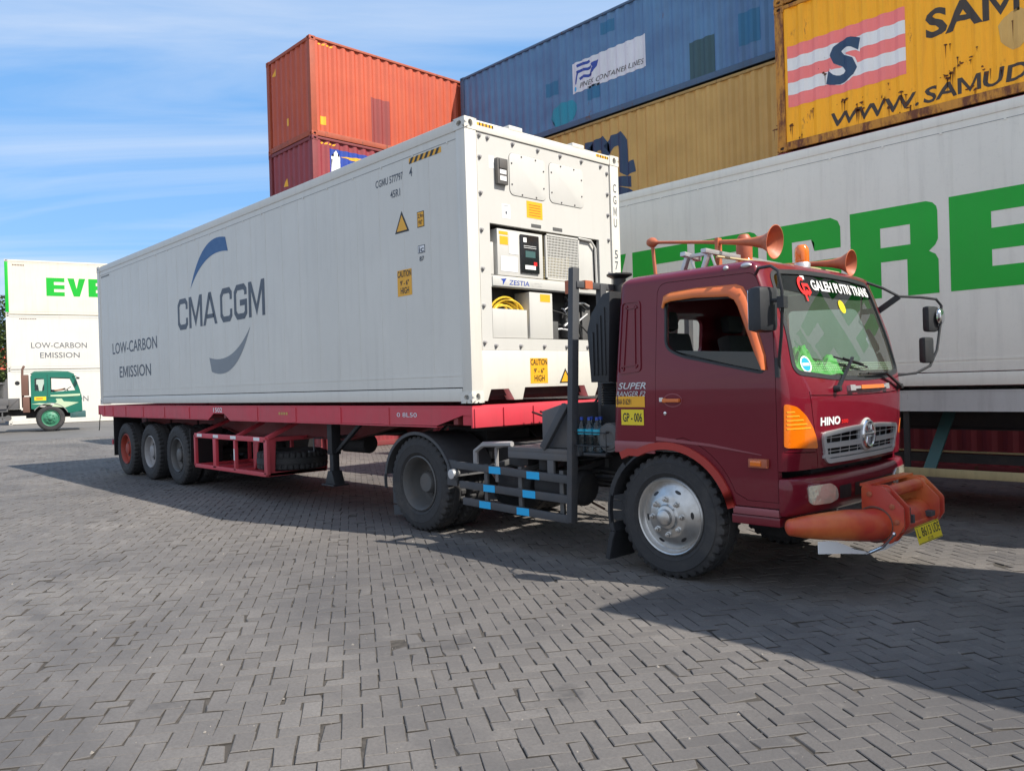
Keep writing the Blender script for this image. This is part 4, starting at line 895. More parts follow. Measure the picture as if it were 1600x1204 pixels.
def wheel(parent, loc, rimmat, style='rear', side=-1, R0=0.52, w=0.28, name='wheel'):
    # axis along y; outer face towards -y (side=-1) or +y
    key = (rimmat, style, R0, w)
    if key not in _t:
        mb = MB(); rr = R0*0.56 if style != 'front' else .302*R0/.5; h = w/2; s = R0/0.52*(1.08 if style == 'front' else 1)
        if style == 'front':
            mb.lathe([(rr+.012, h*.72), (rr+.014, h*.86), (rr+.004, h*.95), (rr-.006, h*.90), (rr-.012, h*.70), (rr-.03, h*.60), (rr-.045, h*.66), (.215*s, h*.80), (.17*s, h*1.02), (.155*s, h*1.07), (.105*s, h*1.10), (.095*s, h*1.14), (.088*s, h*1.25), (.065*s, h*1.30), (.06*s, h*1.50), (.045*s, h*1.58), (0, h*1.60)], (0, 0, 0), (0, -1, 0), 48)
        elif style == 'flat':
            mb.lathe([(rr+.012, h*.72), (rr+.012, h*.88), (rr, h*.94), (rr-.012, h*.85), (rr-.02, h*.3), (.19*s, h*.12), (.16*s, h*.25), (.12*s, h*.25), (.11*s, h*.7), (.07*s, h*.8), (0, h*.8)], (0, 0, 0), (0, -1, 0), 36)
        else:
            mb.lathe([(rr+.012, h*.72), (rr+.012, h*.88), (rr, h*.94), (rr-.012, h*.85), (rr-.035, h*.2), (rr-.05, -h*.5), (.21*s, -h*.72), (.17*s, -h*.62), (.15*s, -h*.55), (.12*s, -h*.5), (.115*s, h*.1), (.10*s, h*.25), (0, h*.28)], (0, 0, 0), (0, -1, 0), 40)
        rim = mb.build('tmp', rimmat, None, org=False, ang=40)
        m2 = MB(); nb = 8; br = .137*s; y0 = {'front': -h*1.08, 'flat': -h*.25, 'rear': h*.55}[style]; nh = .03
        for k in range(nb):
            a = 2*math.pi*(k+.4)/nb; m2.lathe([(0, nh+.012), (.010, nh+.010), (.011, nh), (.019, nh-.002), (.021, .004), (.028, .002), (.028, -.006)], (br*math.cos(a), y0, br*math.sin(a)), (0, -1, 0), 6)
        hub = m2.build('tmp', rimmat if style == 'front' else 'rimdark', None, org=False)
        slots = None
        if style in ('front',):
            m3 = MB()
            for k in range(6):
                a = 2*math.pi*(k+.35)/6; c = Vector((.207*s*math.cos(a), -h*.845, .207*s*math.sin(a))); rd = Vector((math.cos(a), 0, math.sin(a))); td = Vector((-math.sin(a), 0, math.cos(a))); nd = (rd*0.36+Vector((0, -1, 0))).normalized(); rd = (rd-nd*rd.dot(nd)).normalized()
                pts = [c+rd*.013*math.cos(q)+td*.028*math.sin(q) for q in [2*math.pi*i/16 for i in range(16)]]
                vs = [p+nd*.004 for p in pts]+[p-nd*.02 for p in pts]; m3.add(vs, [tuple(range(16))]+[(i, (i+1) % 16, 16+(i+1) % 16, 16+i) for i in range(16)])
            slots = m3.build('tmp', 'black', None, org=False)
        _t[key] = (rim.data, tyre_mesh(R0, w, rr), hub.data, slots.data if slots else None)
        for o in (rim, hub)+((slots,) if slots else ()): bpy.data.objects.remove(o)
    rim, ty, hub, slots = _t[key]
    o = bpy.data.objects.new(name, rim); C.objects.link(o); o.parent = parent; o.location = Vector(loc)-ORG[0]
    o.rotation_euler = (0, random.uniform(0, 6.28) if style != 'front' else 0.25, 0 if side < 0 else math.pi)
    t = bpy.data.objects.new('tyre', ty); C.objects.link(t); t.parent = o
    if not ty.materials: ty.materials.append(M['tyre'])
    hb = bpy.data.objects.new('wheel_nuts', hub); C.objects.link(hb); hb.parent = o
    if slots: sb = bpy.data.objects.new('rim_slots', slots); C.objects.link(sb); sb.parent = o
    return o

# ------------------------------------------------------------------ semi trailer (red)
def semi_trailer(root, main, frame, near=True, spare_rack=True, axles=(-10.85, -9.47, -8.12), L0=-12.42, YS=0.0, rims=('rimred', 'rimgrey', 'rimdark')):
    W = CW; zt = 1.408
    def B(name, fn, mat=main, bev=0.006, **k): mb = MB(); fn(mb); return mb.build(name, mat, root, bev=bev, **k)
    for yy, s in ((0.02, 1), (W-0.02, -1)):
        def rail(mb):
            y0, y1 = sorted((yy, yy+s*0.012))
            P = [(L0, zt-.03), (L0, 1.26), (L0+.25, 1.175), (-6.62, 1.175), (-6.42, 1.27), (-6.02, 1.27), (-5.82, 1.175), (-0.62, 1.185), (-0.18, 1.30), (-0.02, 1.30), (-0.02, zt-.03)]
            mb.prism(P, lambda a, b, d: (a, d, b), y0, y1)
            f0, f1 = sorted((yy, yy+s*0.09))
            mb.box(L0, -0.02, f0-(.004 if s > 0 else 0), f1+(.004 if s < 0 else 0), zt-.03, zt-.012)
            for a, b in ((L0+.25, -6.62), (-5.82, -0.62)): mb.box(a, b, f0, f1, 1.163, 1.178)
        B('side_rail', rail, main, 0)
        for x in (-12.05, -11.5, -10.7, -9.7, -8.6, -7.45, -4.9, -3.75, -2.6, -1.55):
            a, b = sorted((yy+s*0.003, yy-s*0.010)); B('rail_rib', lambda mb: mb.box(x-.05, x+.05, a, b, 1.18, zt-.035), main, 0)
    for yy in (0.70, 1.62):
        def beam(mb):
            P = [(L0, zt-.05), (L0, 1.12), (-11.9, .98), (-7.4, .98), (-6.9, .88), (-3.4, .90), (-2.2, 1.13), (-1.9, 1.16), (-0.1, 1.16), (-0.1, zt-.05)]
            mb.prism(P, lambda a, b, d: (a, d, b), yy, yy+.014)
            for a, b in zip(P[1:8], P[2:9]): mb.bar((a[0], yy+.007, a[1]), (b[0], yy+.007, b[1]), .13, .014)
            for k in range(26): x = L0+.3+k*.44; mb.box(x, x+.02, yy-.02, yy+.035, 1.17, zt-.07)
        B('main_beam', beam, frame, 0)
    def cross(mb):
        for k in range(22): x = L0+.1+k*.57; mb.box(x, x+.07, .035, W-.035, 1.20, 1.33)
    B('cross_member', cross, frame, 0)
    def bolster(mb):
        mb.box(-0.20, -0.022, .035, W-.035, 1.195, zt-.012); mb.box(-0.03, -0.006, .0, W, 1.17, zt-.03)
        for y in (.02, .42, .86, 1.58, 2.02, W-.04): mb.box(-.012, .012, y, y+.02, 1.18, zt-.04)
    B('front_bolster', bolster, main)
    def king(mb): mb.box(-2.9, -.15, .55, 1.9, 1.145, 1.165); mb.lathe([(.08, 0), (.08, .06), (.05, .07), (.05, .14)], (-1.15, 1.22, 1.15), (0, 0, -1), 16)
    B('coupler_plate', king, frame, 0)
    def rear(mb):
        mb.box(L0-.03, L0+.02, 0.02, W-.02, 1.20, zt-.01); mb.box(L0+.05, L0+.12, .25, W-.25, .55, .65)
        for y in (.6, 1.75): mb.box(L0+.04, L0+.12, y, y+.07, .6, 1.2)
    B('rear_bumper', rear, main)
    if near:
        mb = MB(); mb.tube([(L0-.02, .06, 1.2), (L0-.06, .05, 1.05), (L0-.04, .04, .95), (L0-.08, .04, .86)], .01, 6); mb.build('hanging_strap', 'black', root)
    def axs(mb):
        for x in axles:
            mb.tube([(x, .35, .53), (x, W-.35, .53)], .065, 12)
            for y in (.72, 1.64): mb.bar((x-.5, y, .72), (x+.5, y, .72), .09, .10); mb.box(x-.1, x+.1, y-.06, y+.06, .5, .8)
            for y in (.80, 1.55): mb.box(x-.69, x-.60, y-.1, y+.1, .60, 1.1)
            mb.lathe([(0, 0), (.09, 0), (.09, .14), (0, .14)], (x-.22, .95, .62), (-1, 0, .2), 12)
    B('axle', axs, 'under', 0)
    for i, x in enumerate(axles):
        for y, s, rm in ((YS+.19, -1, rims[i]), (YS+.51, -1, 'rimdark'), (W-.19, 1, rims[i]), (W-.51, 1, 'rimdark')):
            wheel(root, (x, y, .525), rm, 'flat' if abs(y-1.22) > .9 else 'rear', s, w=.285)
    for y in (0.06, W-.62):
        mb = MB(); mb.box(axles[0]-.74, axles[0]-.725, y, y+.56, .36, 1.17); mb.build('mud_flap', 'black', root)
        mb = MB(); mb.box(axles[2]+.60, axles[2]+.615, y, y+.56, .42, 1.0); mb.build('mud_flap', 'black', root)
    for y in (.33, W-.53):
        mb = MB(); x = -3.42; mb.box(x-.062, x+.062, y+.02, y+.16, .72, 1.3); mb.box(x-.048, x+.048, y+.04, y+.14, .42, .9)
        mb.prism([(-.05, 0), (-.13, -.18), (.13, -.18), (.05, 0)], lambda a, b, d: (x+a, d, .50+b), y+.01, y+.17); mb.box(x-.16, x+.16, y-.03, y+.21, .30, .325)
        mb.bar((x+.05, y+.1, .75), (x+.75, y+.1, 1.2), .05, .05); mb.build('landing_leg', 'plastic', root, bev=.008)
    mb = MB(); mb.tube([(-3.42, .4, .95), (-3.42, 2.0, .95)], .025, 8); mb.tube([(-3.5, .3, .95), (-3.5, .16, .95), (-3.5, .16, .78), (-3.5, .08, .78)], .012, 6); mb.build('crank_shaft', 'steel', root)
    mb = MB(); mb.lathe([(0, 0), (.12, .01), (.14, .04), (.14, .66), (.12, .69), (0, .7)], (-4.35, 1.16, .80), (1, 0, 0), 16); mb.build('air_tank', 'under', root)
    if spare_rack:
        def rack(mb):
            x0, x1, y0, y1, zb, zt_ = -7.27, -4.68, .06, 1.0, .395, .90
            for y in (y0,): mb.bar((x0, y, zt_), (x1, y, zt_), .05, .075); mb.bar((x0, y, zb), (x1, y, zb), .05, .06)
            mb.bar((x0, y1, zb), (x1, y1, zb), .05, .06); mb.bar((x0, y1, zt_), (x1, y1, zt_), .05, .06)
            for x, w_ in ((x0, .06), (-6.47, .11), (-5.72, .06), (x1, .10)):
                mb.bar((x, y0, zb), (x, y0, zt_), w_, .05, up=(0, 1, 0)); mb.bar((x, y0, zb), (x, y1, zb), .05, .05); 
                mb.bar((x, y1, zb), (x, y1, zt_+.2), .05, .05, up=(0, 1, 0))
            mb.prism([(x1-.05, zt_), (x1+.05, zt_), (x1+.0, zb), (x1-.05, zb)], lambda a, b, d: (a, d, b), y0-.01, y0+.12)
            mb.prism([(x0, zt_), (x0+.16, zt_), (x0+.05, zb), (x0, zb)], lambda a, b, d: (a, d, b), y0+.3, y0+.32); mb.prism([(-5.72, zt_), (-5.50, zt_), (-5.66, zb), (-5.72, zb)], lambda a, b, d: (a, d, b), y0+.28, y0+.30)
            mb.bar((x1, y0, zt_+.02), (x1+.0, .72, 1.20), .10, .05); mb.bar((-5.75, y0, zt_), (-5.75, .72, 1.20), .07, .05); mb.bar((x0, y0, zt_), (x0, .72, 1.15), .06, .05)
            mb.bar((x1, y0, zb), (x1, y1, zb+.01), .05, .06); mb.bar((x1, y0, zt_), (x1, y1, zt_), .05, .06)
            mb.box(x0, x1, y0, y1, zb-.02, zb-.012)
        B('tyre_rack', rack, main, .004)
        decal('reflector_marks', [(rect2d(0, 0, .2, .05), a, .88, 0) for a in (-7.15, -6.5, -5.85, -5.05)]+[(rect2d(0, 0, .035, .18), -5.74, .55, 0)], (0-ORG[0].x, .034-ORG[0].y, 0-ORG[0].z), (1, 0, 0), (0, 0, 1), ['lettwhite'], root, .002)
def build_trailer():
    L = Vector((-6.2, 1.22, 0)); ORG[0] = L
    r = thing('semi_trailer', L, 'faded red flatbed semi trailer with three axles carrying the clean white reefer', 'semi trailer')
    semi_trailer(r, 'trailer', 'trailer_dark')
    f = ((-L.x, .019-L.y, -L.z), (1, 0, 0), (0, 0, 1))
    decal('fleet_number', [(text2d('1502', .34, .075, .01), -6.42, 1.29, 0)], *f, ['lettwhite'], r, .002)
    decal('fleet_number', [(text2d('0 8L50', .38, .05, .005), -1.35, 1.27, 0)], *f, ['signwhite'], r, .002)
    decal('small_mark', [(text2d('YAMATO', .3, .045, .0), -4.2, 1.27, 0)] if False else [(rect2d(0, 0, .05, .035), -4.2+.07*k, 1.27, 0) for k in range(4)], *f, ['c_tan'], r, .002)
    # spare tyre lying in the rack
    ORG[0] = Vector((0, 0, 0))
    ty = bpy.data.objects.new('spare_tyre', tyre_mesh(.52, .28, .29)); C.objects.link(ty); ty.data.materials.append(M['tyre'])
    ty.location = (-4.98, .62, .57); ty.rotation_euler = (R(90), 0, .4); tag(ty, 'spare tyre lying flat in the red rack under the trailer', 'spare tyre')
build_trailer()

# ------------------------------------------------------------------ maroon tractor
TL = Vector((1.0, 1.115, 0)); ORG[0] = TL
truck = thing('tractor_truck', TL, 'maroon cab tractor truck with orange window visor, roof horns and red bull bar', 'truck')
YC = 1.115
def itp(z, tab):
    if z <= tab[0][0]: return tab[0][1]
    for (a, p), (b, q) in zip(tab, tab[1:]):
        if z <= b:
            t = (z-a)/(b-a); return p+(q-p)*t
    return tab[-1][1]
def smtab(tab, n=60):
    # light smoothing of a piecewise-linear table
    z0, z1 = tab[0][0], tab[-1][0]; out_ = []
    for i in range(n+1):
        z = z0+(z1-z0)*i/n; out_.append((z, sum(itp(z+d, tab) for d in (-.06, -.03, 0, .03, .06))/5))
    return out_
XS = smtab([(.6, 3.265), (.9, 3.275), (1.62, 3.285), (1.92, 3.25), (2.31, 3.13), (2.42, 3.08)])
XF = smtab([(.6, 3.42), (.9, 3.435), (1.15, 3.46), (1.48, 3.475), (1.60, 3.445), (2.42, 3.17)])
XR = [(.6, 1.70), (2.42, 1.825)]
HW = smtab([(.6, 1.035), (1.6, 1.04), (2.42, 1.0)])
def ring(z, nq=26, grow=0.0):
    xs, xf, xr, hw = itp(z, XS), itp(z, XF), itp(z, XR), itp(z, HW); p = []
    rc = .07
    for i in range(6): p.append((xr, YC-(hw-rc)*i/6))
    for i in range(7): a = R(90*i/6); p.append((xr+rc-rc*math.cos(a), YC-(hw-rc)-rc*math.sin(a)))
    for i in range(1, 36): p.append((xr+rc+(xs-xr-rc)*i/36, YC-hw))
    e = 2/2.15
    for i in range(nq+1):
        a = R(90*i/nq); p.append((xs+(xf-xs)*math.sin(a)**e, YC-hw*math.cos(a)**e if i < nq else YC))
    half = p; return half+[(x, 2*YC-y) for x, y in half[-2:0:-1]]
def cab_outer():
    levels = [(.60+1.80*i/72, None) for i in range(73)]; v = []; f = []; rings = []
    for z, _ in levels: rings.append([(x, y, z) for x, y in ring(z)])
    b = ring(2.40); cx_ = (max(x for x, y in b)+min(x for x, y in b))/2; hl = (max(x for x, y in b)-min(x for x, y in b))/2
    for k in range(1, 9):
        a = R(90*k/8); d = .13*(1-math.cos(a)); z = 2.40+.085*math.sin(a); rings.append([(cx_+(x-cx_)*(1-d/hl), YC+(y-YC)*(1-d/1.02), z) for x, y in b])
    s0 = 1-.13/hl; s1 = 1-.13/1.02
    for k in range(1, 12):
        s = 1-k/12; rings.append([(cx_+(x-cx_)*s0*s, YC+(y-YC)*s1*s, 2.485+.06*(1-s*s)) for x, y in b])
    n = len(rings[0]); v = [p for r_ in rings for p in r_]
    for j in range(len(rings)-1):
        for i in range(n): f.append((j*n+i, j*n+(i+1) % n, (j+1)*n+(i+1) % n, (j+1)*n+i))
    f.append(tuple(range(n))[::-1]); v.append((cx_, YC, 2.545)); c = len(v)-1; m_ = (len(rings)-1)*n
    for i in range(n): f.append((m_+i, m_+(i+1) % n, c))
    me = bpy.data.meshes.new('cab'); me.from_pydata(v, [], f); bm = bmesh.new(); bm.from_mesh(me); bmesh.ops.recalc_face_normals(bm, faces=bm.faces); bm.to_mesh(me); bm.free(); return me
OUT = cab_outer()
_bm = bmesh.new(); _bm.from_mesh(OUT); BV = BVHTree.FromBMesh(_bm); _bm.free()
def proj_front(y, z, off=0.0, bv=None, x0=6):
    h = (bv or BV).ray_cast(Vector((x0, y, z)), Vector((-1, 0, 0)))
    return (h[0]+h[1]*off) if h[0] is not None else Vector((3.3, y, z))
def proj_side(x, z, off=0.0, bv=None):
    h = (bv or BV).ray_cast(Vector((x, -3, z)), Vector((0, 1, 0)))
    return (h[0]+h[1]*off) if h[0] is not None else Vector((x, .08, z))
def proj_decal(name, items, pj, mats, parent, off=.003, thick=0.0, maxe=.05):
    bm = bmesh.new()
    for sh, dx, dy, mi in items:
        vs = [bm.verts.new((a+dx, b+dy, 0.0015*mi)) for a, b in sh[0]]
        for f in sh[1]:
            try: q = bm.faces.new([vs[i] for i in f]); q.material_index = mi
            except ValueError: pass
    bmesh.ops.triangulate(bm, faces=[f for f in bm.faces if len(f.verts) > 4], ngon_method='EAR_CLIP')
    xs = [v.co.x for v in bm.verts]; ys = [v.co.y for v in bm.verts]
    for ax, lo, hi in ((0, min(xs), max(xs)), (1, min(ys), max(ys))):
        k = int((hi-lo)/maxe)
        for i in range(1, k+1):
            c = [0, 0, 0]; c[ax] = lo+(hi-lo)*i/(k+1); nn = [0, 0, 0]; nn[ax] = 1
            bmesh.ops.bisect_plane(bm, geom=bm.verts[:]+bm.edges[:]+bm.faces[:], plane_co=c, plane_no=nn, dist=1e-5)
    if thick:
        ed = [e for e in bm.edges if len(e.link_faces) == 1]
        g = bmesh.ops.extrude_edge_only(bm, edges=ed)['geom']
        for v in g:
            if isinstance(v, bmesh.types.BMVert): v.co.z -= thick
    for v in bm.verts: v.co = pj(v.co.x, v.co.y, off+v.co.z)-ORG[0]
    bmesh.ops.recalc_face_normals(bm, faces=bm.faces)
    me = bpy.data.meshes.new(name); bm.to_mesh(me); bm.free()
    if len(me.polygons): shade(me, 40)
    o = link(name, me, mats, parent); return o
def mesh_from(mb):
    me = bpy.data.meshes.new('cut'); me.from_pydata(mb.v, [], mb.f); bm = bmesh.new(); bm.from_mesh(me); bmesh.ops.remove_doubles(bm, verts=bm.verts, dist=1e-6); bmesh.ops.recalc_face_normals(bm, faces=bm.faces); bm.to_mesh(me); bm.free(); return me
def boolean(me, ops, matn='maroon'):
    if not me.materials and matn: me.materials.append(M[matn])
    o = bpy.data.objects.new('b', me); C.objects.link(o); cs = []
    for op, cut in ops:
        if op == 'SOLIDIFY': m_ = o.modifiers.new('s', 'SOLIDIFY'); m_.thickness = cut; m_.offset = -1; m_.material_offset = 1; continue
        if op == 'INNER':
            op = 'DIFFERENCE'; cut = cut.copy(); cut.materials.clear(); cut.materials.append(M['maroon']); cut.materials.append(M['headliner']); cut.polygons.foreach_set('material_index', [1]*len(cut.polygons))
        c = bpy.data.objects.new('c', cut); C.objects.link(c); c.hide_render = True; cs.append(c)
        m_ = o.modifiers.new('x', 'BOOLEAN'); m_.object = c; m_.operation = op; m_.solver = 'EXACT'
    bpy.context.view_layer.update()
    r = bpy.data.meshes.new_from_object(o.evaluated_get(bpy.context.evaluated_depsgraph_get()))
    for c in cs+[o]: bpy.data.objects.remove(c)
    return r
def pr_y(pts, y0, y1): mb = MB(); mb.prism(pts, lambda a, b, d: (a, d, b), y0, y1); return mesh_from(mb)
def pr_x(pts, x0, x1): mb = MB(); mb.prism(pts, lambda a, b, d: (d, a, b), x0, x1); return mesh_from(mb)
def arcp(cx_, cz_, r_, a0, a1, n=14): return [(cx_+r_*math.cos(R(a0+(a1-a0)*i/n)), cz_+r_*math.sin(R(a0+(a1-a0)*i/n))) for i in range(n+1)]
def rounded(pts, r_, n=5):
    o = []; m_ = len(pts)
    for i in range(m_):
        p = Vector(pts[i]); a = Vector(pts[i-1])-p; b = Vector(pts[(i+1) % m_])-p
        rr = r_[i] if isinstance(r_, (list, tuple)) else r_
        rr = min(rr, a.length*.45, b.length*.45); A = p+a.normalized()*rr; B = p+b.normalized()*rr
        for k in range(n+1):
            t = k/n; o.append(tuple(A*(1-t)**2+p*2*t*(1-t)+B*t*t))
    return o
WC = (2.30, .50)
side_keep = [(1.5, 1.00), (1.86, 1.00)]+[(WC[0]+.58*math.cos(R(a)), WC[1]+.58*math.sin(R(a))) for a in range(122, 12, -6)]+[(2.90, .655), (3.27, .655), (3.27, .925), (3.9, .925), (3.9, 2.8), (1.5, 2.8)]
door_poly = [(2.20, 1.09)]+[(WC[0]+.665*math.cos(R(a)), WC[1]+.665*math.sin(R(a))) for a in range(76, 17, -6)]+[(3.02, .70), (3.262, .70), (3.262, 1.62), (3.245, 1.92), (3.15, 2.24)]
door_poly = door_poly+rounded([(3.15, 2.24), (3.10, 2.375), (2.24, 2.385), (2.20, 2.0)], [0, .08, .09, 0])[6:18]
win_poly = rounded([(2.315, 2.235), (2.99, 2.205), (3.155, 1.76), (3.175, 1.635), (2.46, 1.79), (2.315, 1.86)], [.05, .06, .04, .05, .08, .07])
ws_poly = rounded([(.175, 1.625), (.62, 1.578), (YC, 1.565), (1.61, 1.578), (2.03, 1.625), (1.96, 2.395), (1.55, 2.415), (YC, 2.42), (.68, 2.415), (.25, 2.395)], [.09, .1, .1, .1, .09, .09, .1, .1, .1, .09])
def grow(pts, d):
    n = len(pts); o = []
    A = sum(pts[i][0]*pts[(i+1) % n][1]-pts[(i+1) % n][0]*pts[i][1] for i in range(n)); sg = 1 if A > 0 else -1
    for i in range(n):
        a = Vector(pts[i-1]); b = Vector(pts[i]); c = Vector(pts[(i+1) % n]); t = ((b-a).normalized()+(c-b).normalized())
        if t.length < 1e-6: o.append(tuple(b)); continue
        t.normalize(); o.append((b.x+t.y*d*sg, b.y-t.x*d*sg))
    return o
def slot(pts, w_): v, f = stroke2d(pts, w_); mb = MB(); n = len(v)
def slot_x(pts, w_, x0=3.2, x1=3.8):
    v, f = stroke2d(pts, w_); k = len(pts); loop = [v[2*i] for i in range(k)]+[v[2*i+1] for i in range(k-1, -1, -1)]; return pr_x(loop, x0, x1)
grille_poly = rounded([(.44, 1.175), (.50, .965), (1.73, .965), (1.79, 1.175), (1.40, 1.20), (YC, 1.205), (.83, 1.20)], [.05, .05, .05, .05, .2, .2, .2])
INN = OUT.copy()
for _v in INN.vertices:
    _c = _v.co; _c.x = 2.58+(_c.x-2.58)*(1-.035/.85); _c.y = YC+(_c.y-YC)*(1-.035/1.05); _c.z = (_c.z-.035) if _c.z > .7 else .30
base = boolean(OUT, [('INTERSECT', pr_y(side_keep, -1, 4)), ('INNER', INN)])
def finish(me, name, mats, parent):
    mi = [p.material_index for p in me.polygons]
    bm = bmesh.new(); bm.from_mesh(me)
    for v in bm.verts: v.co -= ORG[0]
    bm.to_mesh(me); bm.free(); shade(me, 30); me.materials.clear(); o = link(name, me, mats, parent); me.polygons.foreach_set('material_index', [min(1, i) for i in mi]); return o
body_me = boolean(base.copy(), [('DIFFERENCE', pr_y(grow(door_poly, .004), -.5, .6)), ('DIFFERENCE', pr_y(grow(door_poly, .004), 1.7, 2.8)), ('DIFFERENCE', pr_x(ws_poly, 2.6, 4.2)), ('DIFFERENCE', pr_x(rounded([(.95, 1.86), (1.35, 1.86), (1.35, 2.16), (.95, 2.16)], .06), 1.4, 2.1)), ('DIFFERENCE', pr_x(grille_poly, 3.1, 4.2)),
    ('DIFFERENCE', slot_x([(.30, 1.49), (.335, 1.30), (.40, 1.0), (.415, .90)], .007)), ('DIFFERENCE', slot_x([(2*YC-.30, 1.49), (2*YC-.335, 1.30), (2*YC-.40, 1.0), (2*YC-.415, .90)], .007)),
    ('DIFFERENCE', slot_x([(.09, 1.062), (.375, 1.045)], .006, 3.2)), ('DIFFERENCE', slot_x([(.31, 1.462), (.7, 1.45), (YC, 1.447), (1.58, 1.45), (2*YC-.31, 1.462)], .007))])
cab = finish(body_me, 'cab_body', ['maroon', 'headliner'], truck)
for y0, y1, s in ((-.5, .6, -1), (1.7, 2.8, 1)):
    d_ = boolean(base.copy(), [('INTERSECT', pr_y(door_poly, y0, y1)), ('DIFFERENCE', pr_y(win_poly, y0, y1))])
    dr = finish(d_, 'door', ['maroon', 'headliner'], truck)
    if s < 0: near_door = dr
    g = MB(); gz_ = [p for p in win_poly if True]
    yy = .108 if s < 0 else 2*YC-.108
    def inner(pts, k=1.01): return [((a-2.75)*k+2.75, (b-1.95)*k+1.95) for a, b in pts]
    # wound-down pane: only the lower strip of glass shows
    low = [(2.33, 1.80), (3.165, 1.80), (3.19, 1.62), (2.45, 1.775), (2.33, 1.82)] if s < 0 else inner(win_poly)
    if s < 0: low = [(2.32, 1.84), (3.13, 1.79), (3.185, 1.63), (2.46, 1.78), (2.31, 1.85)]
    g.prism(low, lambda a, b, d: (a, d, b), yy, yy+.005); g.build('window_glass', 'winglass' if s < 0 else 'clearglass', dr)
# rubber strip along the near window edge
def ringstrip(pts, d): q = grow(pts, -d); n = len(pts); return pts+q, [(i, (i+1) % n, n+(i+1) % n, n+i) for i in range(n)]
proj_decal('window_seal', [(ringstrip(grow(win_poly, .012), .018), 0, 0, 0)], proj_side, ['plastic'], near_door, off=.004, thick=.02)
# windscreen
wsb = grow(ws_poly, -.002)
proj_decal('windscreen', [(poly2d(wsb), 0, 0, 0)], lambda y, z, o: proj_front(y, z, o), ['windscreen'], truck, off=-.012, maxe=.06)
wsg = [o for o in truck.children if o.name.startswith('windscreen')][0]
for p in wsg.data.polygons: p.use_smooth = True
proj_decal('windscreen_seal', [(ringstrip(grow(ws_poly, .010), .034), 0, 0, 0)], proj_front, ['plastic'], wsg, off=.005, thick=.02, maxe=.06)
bt = [(.24, 2.40), (.225, 2.27), (.7, 2.235), (YC, 2.225), (1.6, 2.235), (1.985, 2.27), (1.97, 2.40), (1.6, 2.41), (YC, 2.415), (.7, 2.41)]
proj_decal('sun_strip', [(poly2d(bt[::-1]), 0, 0, 0)], proj_front, ['banner'], wsg, off=-.009, maxe=.06)
proj_decal('sun_strip_lettering', [(text2d('GALEH PUTRI TRANS', 1.10, .085, .03), .80, 2.275, 0), (ring2d(.66, 2.30, .075, .075, .03, 24, 60, 330), 0, 0, 1), (stroke2d([(.66, 2.18), (.66, 2.31), (.735, 2.31), (.75, 2.26), (.70, 2.23)], .026), 0, 0, 1), (rect2d(.66, 2.355, .72, 2.385), 0, 0, 0)], proj_front, ['lettwhite', 'lettred'], wsg, off=-.0045)
proj_decal('round_sticker', [(ell2d(.335, 1.69, .062, .062), 0, 0, 0), (ring2d(.335, 1.69, .062, .062, .012), 0, 0, 1), (rect2d(.295, 1.68, .375, 1.70), 0, 0, 1)], proj_front, ['stickblue', 'stick_w'], wsg, off=-.006)
proj_decal('round_sticker', [(ell2d(1.22, 2.16, .055, .055), 0, 0, 0)], proj_front, ['plate_y'], wsg, off=-.006)
proj_decal('perforated_strip', [(rect2d(.42+.03*i, 1.645+.018*j, .44+.03*i, 1.651+.018*j), 0, 0, 0) for i in range(50) for j in range(4)], proj_front, ['cab_mint'], wsg, off=-.016, maxe=.5)
# interior
mb = MB(); mb.box(2.98, 3.30, .16, 2.12, 1.15, 1.53); mb.box(3.0, 3.26, .20, 2.0, 1.5, 1.59); mb.build('dashboard', 'dash', truck, bev=.02)
mb = MB(); mb.box(1.80, 3.25, .13, 2.15, 1.02, 1.06); mb.build('cab_floor', 'dash', truck)
for y in (.55, 1.62):
    mb = MB(); mb.box(2.12, 2.62, y-.24, y+.24, 1.15, 1.42); mb.bar((2.15, y, 1.40), (2.02, y, 2.0), .46, .14, up=(1, 0, 0)); mb.bar((2.0, y, 2.03), (1.98, y, 2.20), .26, .10, up=(1, 0, 0)); mb.build('seat', 'seat', truck, bev=.04)
mb = MB(); c = Vector((2.86, .55, 1.72)); ax = Vector((-.55, 0, .83)).normalized(); u_ = Vector((0, 1, 0)); w_ = ax.cross(u_)
mb.tube([c+(u_*math.cos(a)+w_*math.sin(a))*.22 for a in [2*math.pi*i/28 for i in range(29)]], .015, 8, caps=False)
for a in (.5, 2.6, 4.7): mb.bar(c, c+(u_*math.cos(a)+w_*math.sin(a))*.21, .03, .015)
mb.tube([c, c-ax*.35], .03, 8); mb.lathe([(0, .02), (.07, .01), (.07, -.02)], c, ax, 14); mb.build('steering_wheel', 'plastic', truck)
def towel():
    v = []; f = []; nx, ny = 14, 40; rg_ = random.Random(4); H_ = [[rg_.uniform(0, 1) for _ in range(ny+1)] for _ in range(nx+1)]
    for i in range(nx+1):
        for j in range(ny+1):
            a, b = i/nx, j/ny; e = min(1, 5*min(a, 1-a)+.1)*min(1, 6*min(b, 1-b)+.1)
            v.append((2.96+.30*a+.02*math.sin(9*b), .28+.95*b, 1.60+.25*e*(.5+.4*math.sin(b*14+2*a)+.35*H_[i][j])*(1-.4*b)))
    for i in range(nx):
        for j in range(ny): k = i*(ny+1)+j; f.append((k, k+ny+1, k+ny+2, k+1))
    me = bpy.data.meshes.new('green_towel'); me.from_pydata(v, [], f); shade(me, 60); o = link('green_towel', me, 'cloth'); tag(o, 'crumpled bright green cloth on the dashboard behind the windscreen', 'cloth')
towel()
